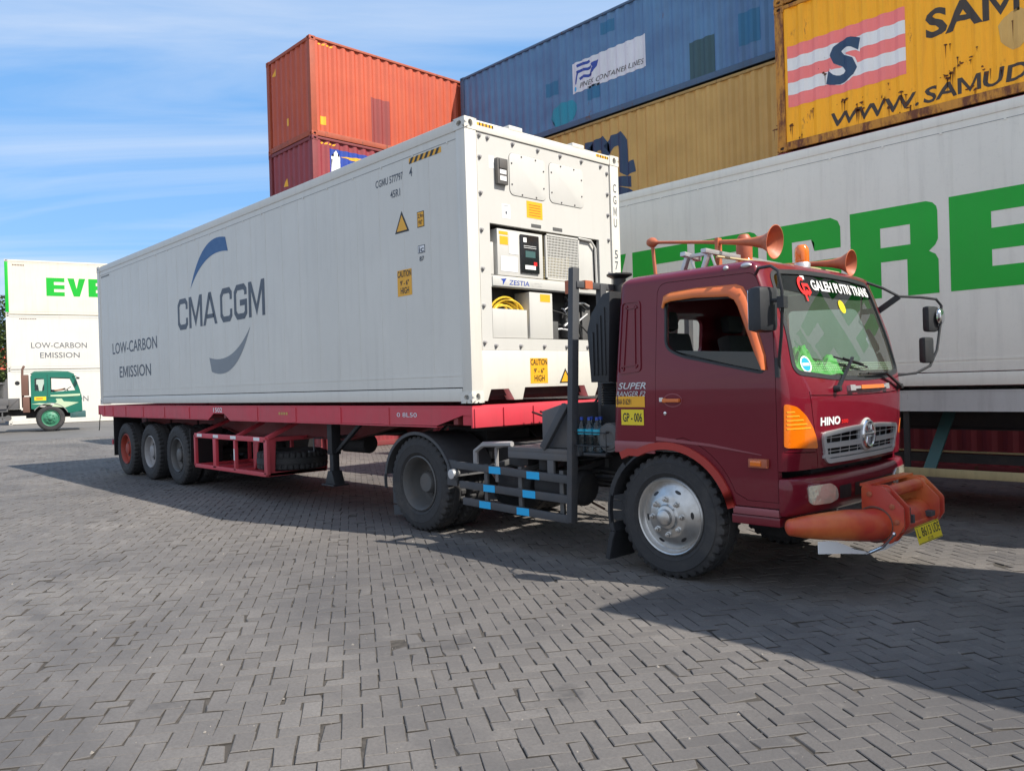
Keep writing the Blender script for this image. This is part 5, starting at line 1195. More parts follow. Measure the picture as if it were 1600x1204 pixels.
# visor (orange rain guard) over the side window: strip along the top and down the front pillar
vis_o = [(2.285, 2.20), (2.30, 2.285), (2.36, 2.305), (2.60, 2.315), (2.95, 2.305), (3.01, 2.28), (3.05, 2.21), (3.19, 1.76), (3.195, 1.655)]
vis_i = [(2.315, 2.175), (2.33, 2.215), (2.38, 2.228), (2.60, 2.235), (2.90, 2.215), (2.955, 2.185), (2.985, 2.13), (3.12, 1.78), (3.175, 1.66)]
def visor():
    v = []; f = []; n = len(vis_o)
    for i in range(n):
        o_, i_ = vis_o[i], vis_i[i]
        for t, lift in ((0, 0.0), (.15, .022), (.5, .042), (.85, .045), (1, .038), (1, .030), (.5, .03)):
            a, b = o_[0]+(i_[0]-o_[0])*t, o_[1]+(i_[1]-o_[1])*t; p = proj_side(a, b, 0); v.append((p.x, p.y-lift, p.z))
    for i in range(n-1):
        for k in range(6): f.append((i*7+k, i*7+k+1, (i+1)*7+k+1, (i+1)*7+k))
    mb = MB(); mb.add(v, f); mb.build('rain_guard', 'orange', near_door, ang=60)
# side projection fails inside the window hole? BV is the uncut loft so it works
visor()
# indicator lens, handles, lamps
proj_decal('indicator_lamp', [(poly2d(rounded([(.088, 1.095), (.385, 1.075), (.365, 1.15), (.32, 1.235), (.25, 1.32), (.17, 1.385), (.088, 1.41)], .02, 3)), 0, 0, 0)], proj_front, ['amber'], truck, off=.012, thick=.014, maxe=.03)
il = [o for o in truck.children if o.name.startswith('indicator')][0]
proj_decal('lens_ribs', [(rect2d(.10, 1.225+.03*k, .295-.036*k, 1.234+.03*k), 0, 0, 0) for k in range(5)], proj_front, ['stick_y'], il, off=.0145, thick=.002)
proj_decal('indicator_lamp', [(poly2d([(2*YC-a, b) for a, b in rounded([(.10, 1.095), (.30, 1.085), (.27, 1.14), (.20, 1.20), (.10, 1.22)], .02, 3)][::-1]), 0, 0, 0)], proj_front, ['amber'], truck, off=.003, thick=.005, maxe=.03)
mb = MB(); mb.box(3.045, 3.195, .045, .082, .945, 1.01); ml = mb.build('side_marker', 'chromedirty', near_door, bev=.006); ml.data.materials[0] = M['horn']
mb = MB(); mb.box(3.065, 3.15, .036, .05, .958, .998); mb.build('marker_lens', 'amber', ml, bev=.004)
mb = MB(); mb.box(2.29, 2.45, .045, .058, 1.425, 1.453); mb.box(2.29, 2.315, .055, .085, 1.42, 1.458); mb.box(2.425, 2.45, .055, .085, 1.425, 1.453); mb.build('door_handle', 'orange', near_door, bev=.004)
proj_decal('handle_recess', [(ell2d(2.375, 1.44, .09, .055), 0, 0, 0)], proj_side, ['maroon_faded_sheen'], near_door, off=.0015); proj_decal('handle_recess', [(ell2d(2.375, 1.44, .082, .047), 0, 0, 0)], proj_side, ['maroon'], near_door, off=.0035)
mb = MB(); mb.box(2.262, 2.30, .05, .085, 1.43, 1.462); mb.lathe([(0, .012), (.014, .01), (.016, 0)], (2.30, .08, 1.335), (0, -1, 0), 10); mb.build('lock_cylinder', 'chrome', near_door)
# cab corner roof lamps
for x in (2.86, 3.03):
    mb = MB(); q = proj_side(x, 2.43, 0); mb.sphere((x, q.y+.0, 2.435), .05, 12, 8, (.9, .5, .42) if x > 2.9 else (.45, .4, .4)); mb.build('marker_lamp', 'alu', truck)
# rear quarter recess panel (raised frame) and lettering
rp = rounded([(1.865, 2.27), (2.06, 2.27), (2.07, 1.68), (1.825, 1.66)], .04)
proj_decal('quarter_panel', [(ringstrip(rp, .012), 0, 0, 0), (ringstrip(grow(rp, -.055), .010), 0, 0, 0)], proj_side, ['maroon'], cab, off=.010, thick=.010, maxe=.06)
proj_decal('model_lettering', [(text2d('SUPER', .29, .055, .012, .3), 1.825, 1.535, 0), (text2d('RANGER F2', .31, .042, .004, .35), 1.80, 1.475, 0)], proj_side, ['alu'], cab, off=.003)
def plate(name, x0, z0, x1, z1, mat, txt, tw, th, tx, tz): return proj_decal(name, [(rect2d(x0, z0, x1, z1), 0, 0, 0), (text2d(txt, tw, th, .015), tx, tz, 1)], proj_side, [mat, 'black'], cab, off=.003)
plate('fleet_sticker', 1.79, 1.385, 2.10, 1.475, 'stick_y', 'CAA 016291', .16, .05, 1.80, 1.405)
plate('fleet_sticker', 1.85, 1.235, 2.085, 1.365, 'plate_y', 'GP - 006', .20, .075, 1.868, 1.262)
M['fleetamber'] = M['stick_y']
proj_decal('crease_highlight', [(poly2d([(2.205, 1.145), (2.205, 1.115), (2.7, 1.085), (3.14, 1.035), (3.14, 1.04), (2.7, 1.105)][::-1]), 0, 0, 0)], proj_side, ['maroon_faded_sheen'], near_door, off=.006, thick=.008)  # paler strip paints in the reflected light along the door crease
# sills
mb = MB(); mb.box(1.775, 2.19, .066, .085, 1.005, 1.10); mb.build('sill_strip', 'maroon_faded_sheen', truck, bev=.006)
mb = MB(); mb.box(2.90, 3.27, .062, .10, .595, .648); mb.build('sill_strip', 'maroon_faded_sheen', truck, bev=.006)
mb = MB(); mb.box(2.88, 3.27, .075, .3, .52, .59); mb.build('step', 'maroon', truck, bev=.01)
# wheel arch lip (faded red) and plastic mud guard behind the front wheel
for s in (-1, 1):
    Y = lambda y: y if s < 0 else 2*YC-y
    mb = MB(); pts = [(1.84, .975), (1.92, 1.01)]+[(WC[0]+.60*math.cos(R(a)), WC[1]+.575*math.sin(R(a))) for a in range(118, 12, -7)]
    v, f = stroke2d(pts, .06)
    for i in range(len(pts)-1):
        q = [v[2*i], v[2*i+2], v[2*i+3], v[2*i+1]]; mb.prism(q, lambda a, b, d: (a, d, b), *sorted((Y(.058), Y(.12))))
    mb.build('fender_lip', 'redpaint', truck, bev=0)
    mb = MB(); pts = [(WC[0]+.57*math.cos(R(a)), WC[1]+.56*math.sin(R(a))) for a in range(30, 202, 8)]+[(1.73, .25), (1.69, .08)]
    for i in range(len(pts)-1): mb.bar((pts[i][0], Y(.225), pts[i][1]), (pts[i+1][0], Y(.225), pts[i+1][1]), .33, .016)
    for i in range(len(pts)-1):
        if i > 12: mb.bar((pts[i][0]-.02, Y(.062), pts[i][1]), (pts[i+1][0]-.02, Y(.062), pts[i+1][1]), .02, .045)
    mb.build('mud_guard', 'plastic', truck, bev=0, ang=50)
wheel(truck, (WC[0]-.01, .235, .50), 'chromedirty', 'front', -1, .502, .29); wheel(truck, (WC[0]-.01, 2*YC-.235, .50), 'chromedirty', 'front', 1, .502, .29)
for y, s in ((.215, -1), (.55, -1), (2*YC-.215, 1), (2*YC-.55, 1)): wheel(truck, (-1.06, y, .53), 'rimdark', 'rear', s, .53, .29)
# chassis
mb = MB()
for y in (.72, 1.48): mb.box(-1.95, 3.2, y, y+.07, .70, .94)
for x in (-1.9, -1.2, -.2, .6, 1.5, 2.4, 3.0): mb.box(x, x+.08, .79, 1.48, .74, .90)
mb.tube([(-1.06, .4, .53), (-1.06, 1.9, .53)], .09, 12); mb.lathe([(0, -.19), (.15, -.16), (.21, 0), (.15, .16), (0, .19)], (-1.06, YC, .53), (1, 0, 0), 16)
mb.tube([(WC[0], .35, .45), (WC[0], 1.93, .45)], .055, 10); mb.tube([(-.9, YC, .56), (2.0, YC, .62)], .05, 10)
for y in (.74, 1.53): mb.bar((-1.7, y, .66), (-.4, y, .66), .09, .10); mb.bar((1.8, y, .60), (2.9, y, .60), .08, .07)
mb.box(1.9, 2.9, .85, 1.42, .45, 1.0); mb.box(2.9, 3.3, .5, 1.8, .55, .9)
mb.build('chassis', 'under', truck, bev=.006)
mb = MB(); mb.lathe([(0, .07), (.42, .07), (.46, .05), (.46, 0), (0, 0)], (-1.06, YC, 1.075), (0, 0, 1), 28); mb.box(-1.4, -.7, .80, 1.48, .94, 1.08); mb.prism([(-1.9, .98), (-1.3, 1.10), (-1.3, 1.06), (-1.9, .94)], lambda a, b, d: (a, d, b), .85, 1.43); mb.build('fifth_wheel', 'under', truck, bev=.01)
# rear mudguards
for s in (-1, 1):
    Y = lambda y: y if s < 0 else 2*YC-y
    mb = MB(); pts = [(-1.06+.62*math.cos(R(a)), .52+.57*math.sin(R(a))) for a in range(12, 196, 8)]+[(-1.67, .20), (-1.66, .08)]
    for i in range(len(pts)-1): mb.bar((pts[i][0], Y(.37), pts[i][1]), (pts[i+1][0], Y(.37), pts[i+1][1]), .60, .012)
    for i in range(len(pts)-3): mb.bar((pts[i][0], Y(.065), pts[i][1]), (pts[i+1][0], Y(.065), pts[i+1][1]), .012, .035)
    mb.build('rear_mudguard', 'steel', truck, bev=0, ang=50)
# side guard rails with blue reflectors
for s in (-1, 1):
    Y = lambda y: y if s < 0 else 2*YC-y
    mb = MB(); 
    for (x0, z0, x1, z1) in ((-.42, .775, 1.25, .725), (-.33, .575, 1.22, .545), (-.28, .405, 1.22, .365)): mb.bar((x0, Y(.085), z0), (x1, Y(.085), z1), .035, .075)
    mb.bar((-.46, Y(.09), .55), (-.46, Y(.09), .82), .03, .16, up=(1, 0, 0))
    g = mb.build('side_guard', 'steel', truck, bev=.006)
    if s < 0:
        for x, zc_ in ((.23, .755), (.77, .738), (.14, .567), (.71, .556), (.07, .396), (.62, .382)): mb = MB(); mb.box(x-.085, x+.085, .0645, .067, zc_-.036, zc_+.034); mb.build('reflector', 'cyan', g)
    for x in (.05, .55, 1.1): mb = MB(); mb.bar((x, Y(.12), .36), (x, Y(.12), .80), .05, .03, up=(0, 1, 0)); mb.bar((x, Y(.14), .76), (x, Y(.74), .84), .05, .05); mb.build('guard_bracket', 'rimdark', truck, bev=.004)
mb = MB(); mb.lathe([(0, .05), (.05, .045), (.055, 0), (.03, -.06)], (-.40, .06, .68), (0, -1, 0), 16); mb.build('rear_side_lamp', 'alu', truck)
mb = MB(); mb.tube([(-.10, .11, .80), (-.10, .11, .93), (.02, .11, 1.0), (.45, .11, 1.02)], .028, 6); mb.tube([(.12, .2, .62), (.12, .2, .96), (.25, .2, 1.0)], .02, 6); mb.build('bent_bracket', 'rimgrey', truck)
# headboard frame and boxes behind the cab
mb = MB()
mb.bar((1.225, .10, .34), (1.335, .10, 2.63), .085, .06, up=(1, 0, 0)); mb.bar((1.27, 2.18, .94), (1.335, 2.18, 2.63), .085, .06, up=(1, 0, 0))
mb.bar((1.33, .45, 1.0), (1.35, .45, 2.50), .08, .06, up=(1, 0, 0)); mb.bar((1.33, 1.85, 1.0), (1.35, 1.85, 2.50), .08, .06, up=(1, 0, 0))
mb.bar((1.34, .10, 2.48), (1.34, 2.18, 2.48), .06, .06); mb.bar((1.28, .12, .99), (1.28, 2.16, .99), .08, .10); mb.bar((1.20, .09, 1.40), (.90, .09, 1.0), .05, .07)
mb.build('headboard_frame', 'steel', truck, bev=.006)
mb = MB(); mb.box(1.255, 1.31, .062, .074, 2.40, 2.52); mb.build('red_reflector', 'horn', truck)
mb = MB(); mb.box(1.31, 1.38, .20, .30, 2.445, 2.52); mb.build('red_reflector', 'horn', truck)
mb = MB(); mb.tube([(1.40, .66, 1.1), (1.40, .66, 2.60)], .06, 14); mb.lathe([(.06, 0), (.12, .03), (.12, .045), (0, .05)], (1.40, .66, 2.56), (0, 0, 1), 18); mb.build('exhaust_stack', 'black', truck)
mb = MB(); mb.prism([(.82, 1.0), (.82, 1.34), (1.05, 1.40), (1.22, 1.42), (1.22, 1.0)], lambda a, b, d: (a, d, b), .16, .72); mb.build('tool_box', 'greysteel', truck, bev=.01)
mb = MB(); mb.box(.42, 1.24, .08, .74, .955, .995); mb.box(.42, 1.24, .078, .09, .89, .955); mb.box(.95, 1.03, .08, .11, .70, .89); mb.box(-1.0, .42, .80, 1.48, .945, .965); mb.build('deck_plate', 'greysteel', truck, bev=.004)
mb = MB(); mb.box(1.36, 1.66, .38, 2.0, 1.0, 1.60); mb.box(1.40, 1.66, .08, .38, .95, .98); mb.build('rear_box', 'black', truck, bev=.01)
mb = MB()
for x in (1.27, 1.66):
    for y in (.09, .40): mb.tube([(x, y, .98), (x, y, 1.17)], .005, 5)
for q in (1.04, 1.16): mb.tube([(1.27, .09, q), (1.66, .09, q), (1.66, .40, q), (1.27, .40, q), (1.27, .09, q)], .006, 5)
mb.build('wire_basket', 'black', truck)
# tanks, air valves and hoses seen through the guard
mb = MB(); mb.lathe([(0, 0), (.14, .01), (.17, .05), (.17, .55), (.14, .59), (0, .6)], (.62, .36, .62), (1, 0, 0), 20); mb.lathe([(0, 0), (.12, .01), (.14, .05), (.14, .45), (.12, .49), (0, .5)], (0.0, .42, .58), (1, 0, 0), 18)
mb.lathe([(0, 0), (.09, .0), (.09, .16), (.05, .2), (0, .2)], (.80, .25, .78), (0, 0, 1), 14); mb.box(.28, .55, .22, .5, .80, .90); mb.build('air_tank', 'under', truck, bev=.004)
mb = MB(); rg = random.Random(8)
for k in range(12):
    a = Vector((rg.uniform(.0, .9), rg.uniform(.25, .7), rg.uniform(.6, .92))); b = a+Vector((rg.uniform(-.4, .4), rg.uniform(-.1, .1), rg.uniform(-.25, .1))); mb.tube([a, (a+b)/2+Vector((0, 0, -.06)), b], rg.choice([.008, .012, .016]), 6)
for k in range(5):
    q = [2*math.pi*i/10 for i in range(60)]; mb.tube([(.20+.28*i/60+.0, .34+.055*math.cos(a), .86+.05*math.sin(a)+k*0) for i, a in enumerate(q)], .008, 5) if k == 0 else None
mb.build('air_hoses', 'rustbrown', truck)
mb = MB()
for k in range(4): mb.tube([(1.36+.02*k, .5+.15*k, 1.6), (1.1, .55+.15*k, 1.35-.05*k), (.6, .6+.12*k, 1.22), (.1, .75+.12*k, 1.30)], .012, 6)
rs = random.Random(31)
for k in range(3):
    a0 = Vector((1.38, .75+.12*k, 1.75-.05*k)); pts = []
    for i in range(60):
        t = i/59; pts.append((a0.x-.95*t, a0.y+.03*math.cos(i*1.05)+.25*t, a0.z-.55*math.sin(math.pi*t*.55)*.9+.03*math.sin(i*1.05)))
    mb.tube(pts, .007, 6)
mb.build('suzi_lines', 'black', truck)
mb = MB()
for k in range(16):
    x0 = rs.uniform(-1.9, 2.4); L_ = rs.uniform(.5, 1.4); y0 = rs.choice([.66, .69, .70]); z0 = rs.uniform(.62, .92)
    mb.tube([(x0+L_*i/6, y0-.02*rs.random(), z0-.05*math.sin(math.pi*i/6)+rs.uniform(-.01, .01)) for i in range(7)], rs.choice([.006, .009, .012]), 6)
for k in range(9):
    x0 = -1.8+k*.42; mb.box(x0, x0+.05, .68, .72, .78, .86)
mb.build('brake_lines', 'rimdark', truck)
# air intake: ribbed snorkel panel, corrugated hose, filter bowl
mb = MB(); P = [(1.50, 1.60), (1.47, 2.05), (1.52, 2.20), (1.66, 2.36), (1.74, 2.38), (1.70, 1.60)]
mb.prism(P, lambda a, b, d: (a, d, b), .10, .40)
for k in range(4): x = 1.525+.045*k; mb.box(x, x+.02, .088, .10, 1.66, 2.04+.07*k)
sn = mb.build('air_intake', 'plastic', truck, bev=.01)
mb = MB(); pr = []
for k in range(9): pr += [(.095, .022*k), (.075, .022*k+.011)]
mb.lathe(pr, (1.615, .24, 1.40), (0, 0, 1), 20); mb.build('corrugated_hose', 'plastic', sn)
mb = MB(); mb.lathe([(0, .0), (.05, .0), (.06, -.008), (.10, -.008), (.11, .0), (.125, .0), (.13, .015), (.13, .30), (0, .30)], (1.66, .13, 1.115), (0, 1, 0), 26); mb.build('air_filter', 'rimdark', sn)
# grille
mb = MB()
def gx(y): return proj_front(y, 1.1, 0).x
mats_g = ['grille', 'black']
gi = grow(grille_poly, -.035)
proj_decal('grille_frame', [(ringstrip(grow(grille_poly, .012), .034), 0, 0, 0)], proj_front, ['grille'], truck, off=.018, thick=.025, maxe=.08)
gf = [o for o in truck.children if o.name.startswith('grille_frame')][0]
bar = lambda z0, z1, y0=.46, y1=1.77: (rect2d(y0, z0, y1, z1), 0, 0, 0)
proj_decal('grille_bar', [bar(1.065, 1.105), bar(.995, 1.018)], proj_front, ['grille'], gf, off=.014, thick=.014, maxe=.08)
proj_decal('grille_slats', [bar(1.138, 1.144), bar(1.036, 1.042)]+[(rect2d(.56+.14*k, .98, .565+.14*k, 1.18), 0, 0, 0) for k in range(10)], proj_front, ['grille'], gf, off=.002, thick=.004, maxe=.08)
mb = MB(); mb.box(3.30, 3.36, .44, 1.79, .94, 1.21); mb.build('grille_backing', 'black', gf)
mb = MB(); cx_ = gx(YC)+.025
n = 28
mb.tube([(cx_, YC+.100*math.cos(a), 1.135+.100*math.sin(a)) for a in [2*math.pi*i/n for i in range(n+1)]], .016, 8, caps=False)
mb.tube([(cx_+.002, YC-.09+.18*i/10, 1.15-.02*math.sin(i/10*3.14)*0-.012) for i in range(11)], .010, 8)
mb.tube([(cx_+.002, YC-.045, 1.205), (cx_+.004, YC-.03, 1.165), (cx_+.004, YC+.03, 1.165), (cx_+.002, YC+.045, 1.205)], .009, 8); mb.tube([(cx_+.002, YC-.045, 1.06), (cx_+.004, YC-.03, 1.11), (cx_+.004, YC+.03, 1.11), (cx_+.002, YC+.045, 1.06)], .009, 8)
mb.build('badge', 'chrome', gf)
mb = MB(); mb.lathe([(.128, -.02), (.128, .010), (.115, .016), (0, .003)], (cx_-.02, YC, 1.135), (1, 0, 0), 28); mb.build('badge_mount', 'grille', gf)
proj_decal('hood_lettering', [(text2d('HINO', .26, .062, .035), .42, 1.235, 0)], proj_front, ['lettwhite'], cab, off=.004, thick=.003)
proj_decal('hood_lettering', [(text2d('500', .10, .028, .012), .70, 1.24, 0)], proj_front, ['lettred'], cab, off=.004, thick=.003)
hd = proj_decal('hood_handle', [(rect2d(.86, 1.492, 1.50, 1.512), 0, 0, 0), (rect2d(.80, 1.480, .88, 1.522), 0, 0, 0), (rect2d(1.46, 1.480, 1.54, 1.522), 0, 0, 0)], proj_front, ['alu'], cab, off=.03, thick=.03)
proj_decal('handle_grip', [(rect2d(.97, 1.488, 1.40, 1.516), 0, 0, 0)], proj_front, ['orange'], hd, off=.036, thick=.012)
# wipers
for (p0, p1, b0, b1) in (((.62, 1.50), (.93, 1.72), (.70, 1.735), (1.20, 1.655)), ((1.88, 1.49), (1.48, 1.60), (1.02, 1.60), (1.62, 1.60))):
    mb = MB(); q0 = proj_front(*p0, .03); q1 = proj_front(*p1, .05); mb.bar(q0, q1, .022, .014); mb.lathe([(0, .05), (.022, .045), (.028, 0)], proj_front(*p0, 0), (1, 0, .1), 12)
    mb.tube([proj_front(b0[0]+(b1[0]-b0[0])*t, b0[1]+(b1[1]-b0[1])*t, .022) for t in [i/8 for i in range(9)]], .008, 6); mb.tube([proj_front(b0[0]+(b1[0]-b0[0])*t, b0[1]+(b1[1]-b0[1])*t, .04) for t in (.2, .5, .8)], .007, 6)
    mb.bar(q0+Vector((.0, .015, .01)), q1, .008, .008); mb.build('wiper', 'black', truck)
# bumper
def bumper():
    lv = [(.60, -.03), (.605, .0), (.63, .025), (.72, .035), (.82, .035), (.852, .022), (.868, .0), (.873, -.06)]; rings_ = []
    for z, g_ in lv:
        xs, xf, hw = 3.275, 3.44, 1.04; p = []
        for i in range(-40, 41):
            a = R(90*i/40); e = 2/2.3; s = 1 if a >= 0 else -1
            x = xs+(xf-xs+g_)*max(0, math.cos(a))**e; y = YC+(hw+g_*.4)*s*abs(math.sin(a))**e; p.append((x, y, z))
        rings_.append(p)
    inner_ = [[(3.275 if k in (0, 80) else min(3.30, q[0]), q[1]*1 if k in (0, 80) else YC+(q[1]-YC)*.97, q[2]) for k, q in enumerate(r_)] for r_ in (rings_[0], rings_[-1])]
    allr = [inner_[0]]+rings_+[inner_[1]]; n = 81; v = [p for r_ in allr for p in r_]; f = []
    for j in range(len(allr)-1):
        for i in range(n-1): f.append((j*n+i, j*n+i+1, (j+1)*n+i+1, (j+1)*n+i))
    mb = MB(); mb.add(v, f); return mb
bmb = bumper(); bump = bmb.build('front_bumper', 'maroon', truck, ang=45)
_b = bmesh.new(); _m = bpy.data.meshes.new('x'); _m.from_pydata(bmb.v, [], bmb.f); _b.from_mesh(_m); BVB = BVHTree.FromBMesh(_b)
pjb = lambda y, z, o: proj_front(y, z, o, BVB)
for s in (0, 1):
    mir = (lambda y: y) if s == 0 else (lambda y: 2*YC-y)
    hl = rounded([(.235, .812), (.25, .69), (.30, .672), (.50, .665), (.60, .69), (.58, .77), (.50, .812)], .03)
    proj_decal('headlight', [(poly2d([(mir(a), b) for a, b in hl]), 0, 0, 0)], pjb, ['clearlens'], truck, off=.010, thick=.012, maxe=.04)
    proj_decal('bumper_vent', [(poly2d([(mir(a), b) for a, b in rounded([(.62, .78), (.63, .68), (.80, .68), (.80, .78)], .012)]), 0, 0, 0)], pjb, ['black'], bump, off=.003)
proj_decal('bumper_vent', [(poly2d(rounded([(.86, .78), (.86, .68), (1.42, .68), (1.42, .78)], .012)), 0, 0, 0)], pjb, ['black'], bump, off=.003)
# roof horns, beacons, light rack
def horn(x0, x1, y, z0, z1, br):
    mb = MB(); d = Vector((x1-x0, 0, z1-z0)); L_ = d.length; d.normalize(); o = Vector((x0, y, z0))
    mb.lathe([(0, -.05), (.03, -.045), (.045, -.01), (.042, .02), (.02, .05), (.013, .07), (.014, L_*.45), (.024, L_*.72), (.036, L_*.84), (.055, L_*.92), (.085, L_*.965), (br*.9, L_*.99), (br, L_), (br-.006, L_+.002), (br*.82, L_*.985), (.075, L_*.955), (.045, L_*.90), (.022, L_*.8), (0, L_*.78)], o, d, 28)
    h = mb.build('air_horn', 'horn', truck)
    mb = MB(); mb.tube([(x0, y, z0-.03), (x0+.03, y, 2.49)], .016, 8); mb.box(x0+L_*.55, x0+L_*.55+.03, y-.03, y+.03, 2.52, z0+(z1-z0)*.55+.03); mb.build('horn_bracket', 'horn', h)
horn(1.82, 3.00, .62, 2.835, 2.665, .135); horn(2.05, 3.12, 1.72, 2.68, 2.575, .115)
def beacon(x, y, z, r_, h, mat, n2):
    mb = MB(); mb.lathe([(r_*.95, 0), (r_, .02), (r_, h*.55), (r_*.93, h*.8), (r_*.6, h*.97), (0, h)], (x, y, z), (0, 0, 1), 22); b = mb.build('beacon_light', mat, truck)
    mb = MB(); mb.lathe([(r_*1.1, 2.48-z), (r_*1.12, -.01), (r_*1.02, 0.0), (0, 0.0)], (x, y, z), (0, 0, 1), 20); mb.build('beacon_base', n2, b)
beacon(2.52, .98, 2.62, .068, .22, 'horn', 'amber'); beacon(2.90, 1.26, 2.565, .06, .155, 'amber', 'alu')
mb = MB()
for x, y0, y1 in ((2.30, .38, .62), (2.50, .38, 1.9)):
    mb.bar((x, y0, 2.645), (x, y1, 2.62), .05, .035)
    for y in (y0+.08,): mb.bar((x-.06, y, 2.49), (x, y, 2.64), .05, .03); mb.bar((x+.04, y+.05, 2.49), (x, y+.03, 2.63), .04, .02)
mb.bar((2.30, .47, 2.63), (2.50, .47, 2.63), .04, .03)
mb.build('roof_rack', 'alu', truck, bev=.003)
mb = MB(); mb.tube([(2.55, .5, 2.60), (2.65, .8, 2.58), (2.75, 1.2, 2.565), (2.85, 1.6, 2.55), (2.9, 1.95, 2.53)], .012, 6); mb.build('roof_pipe', 'yellowrail', truck)
# mirrors
def mirror(loc, w_, h, d, name='mirror', rz=0):
    mb = MB(); mb.box(-d/2, d/2, -w_/2, w_/2, -h/2, h/2); o_ = ORG[0]; ORG[0] = Vector((0, 0, 0)); o = mb.build(name, 'plastic', truck, bev=min(.045, d*.4)); ORG[0] = o_
    o.location = Vector(loc)-TL; o.rotation_euler = (0, 0, rz)
    mb = MB(); mb.box(-d/2-.002, -d/2+.004, -w_/2+.02, w_/2-.02, -h/2+.02, h/2-.02); ORG[0] = Vector((0, 0, 0)); mb.build('mirror_glass', 'mirror', o, bev=.002); ORG[0] = o_
    return o
m1 = mirror((3.26, -.07, 2.08), .19, .32, .13, rz=R(-12))
mb = MB(); mb.tube([(3.12, .10, 2.36), (3.20, .0, 2.385), (3.32, -.05, 2.38), (3.38, -.06, 2.34), (3.40, -.05, 2.20), (3.395, -.04, 2.10), (3.36, 0, 1.90), (3.31, .05, 1.72), (3.29, .09, 1.66)], .012, 8)
mb.tube([(3.27, -.06, 2.14), (3.40, -.05, 2.135)], .014, 6); mb.bar((3.40, -.05, 2.16), (3.40, -.05, 2.08), .05, .06); mb.box(3.27, 3.30, .06, .11, 1.60, 1.74); mb.build('mirror_arm', 'plastic', truck)
m2 = mirror((3.50, 2.46, 2.08), .16, .23, .07, rz=R(-12)); m3 = mirror((3.50, 2.34, 1.80), .14, .23, .07, rz=R(-12))
mb = MB(); mb.tube([(3.13, 2.0, 2.42), (3.25, 2.06, 2.36), (3.36, 2.12, 2.28), (3.48, 2.28, 2.27), (3.53, 2.52, 2.26), (3.56, 2.56, 2.20), (3.56, 2.53, 2.05), (3.55, 2.45, 1.80), (3.52, 2.36, 1.66), (3.45, 2.22, 1.60), (3.30, 2.10, 1.58)], .012, 8)
mb.bar((3.36, 2.12, 2.28), (3.18, 2.10, 2.16), .02, .05); mb.build('mirror_arm', 'plastic', truck)
mb = MB(); mb.sphere((3.56, 2.52, 2.10), .075, 18, 10, (.45, 1, 1)); mb.build('round_mirror', 'chrome', truck)
# bull bar
bb = MB()
cl = [(3.33, .04, .535), (3.36, .08, .535), (3.45, .22, .53), (3.58, .46, .52), (3.68, .70, .50), (3.72, YC, .495), (3.68, 1.58, .50), (3.58, 1.82, .52), (3.45, 2.06, .53), (3.36, 2.20, .535), (3.33, 2.24, .535)]
fine = []; rad = []
rr = [.015, .062, .088, .112, .118, .118, .118, .112, .088, .062, .015]
for i in range(len(cl)-1):
    for k in range(5):
        t = k/5; p0, p1, p2, p3 = [Vector(cl[max(0, min(len(cl)-1, i+q))]) for q in (-1, 0, 1, 2)]
        fine.append(0.5*((2*p1)+(-p0+p2)*t+(2*p0-5*p1+4*p2-p3)*t*t+(-p0+3*p1-3*p2+p3)*t**3)); a, b = rr[i], rr[i+1]; rad.append(a+(b-a)*(math.sin(t*math.pi/2) if i == 0 else t))
fine.append(Vector(cl[-1])); rad.append(rr[-1])
bb.tube(fine, rad, 22); bull = bb.build('bull_bar', 'orangered', truck, ang=60)
for y in (.73, 1.53):
    mb = MB(); P = rounded([(3.58, .775), (3.73, .785), (3.88, .63), (3.88, .50), (3.79, .37), (3.66, .37), (3.58, .50)], .02, 3)
    mb.prism(P, lambda a, b, d: (a, d, b), y-.012, y+.012); mb.prism([(a, b) for a, b in P], lambda a, b, d: (a, d, b), y+(.10 if y < 1 else -.10)-.01, y+(.10 if y < 1 else -.10)+.01); sp = mb.build('side_plate', 'orangered', bull, bev=.003)
    mb = MB()
    for a, b in ((3.64, .72), (3.80, .64), (3.83, .53), (3.64, .57)): mb.lathe([(0, .012), (.012, .011), (.014, .008), (.022, .006), (.022, 0)], (a, y-(.012 if y < 1 else -.012), b), (0, -1 if y < 1 else 1, 0), 6)
    mb.build('plate_bolts', 'horn', sp)
    mb = MB(); mb.tube([(3.67+.128*math.cos(q), y-.016 if y < 1 else y+.016, .50+.128*math.sin(q)) for q in [2*math.pi*i/36 for i in range(37)]], .008, 6, caps=False); mb.build('weld_bead', 'rustbrown', sp)
mb = MB(); mb.tube([(3.72, .74, .725), (3.72, 1.52, .725)], .045, 16); mb.box(3.57, 3.65, .72, 1.54, .775, .795); mb.tube([(3.82, .74, .47), (3.82, 1.52, .47)], .03, 12); mb.build('cross_tube', 'orangered', bull)
mb = MB(); mb.box(3.80, 3.87, .92, .95, .50, .56); mb.box(3.80, 3.87, 1.28, 1.36, .50, .54); mb.lathe([(0, .05), (.03, .05), (.03, 0)], (3.82, .93, .56), (0, 0, 1), 8); mb.build('bolt', 'steel', bull)
mb = MB(); mb.lathe([(0, .05), (.03, .045), (.05, .02), (.055, 0), (0, 0)], (3.80, 1.545, .60), (0, 1, 0), 16); mb.build('side_lamp', 'amber', bull)
mb = MB(); mb.lathe([(0, .04), (.03, .035), (.035, 0), (0, 0)], (3.82, 1.545, .47), (0, 1, 0), 14); mb.build('small_lamp', 'chrome', bull)
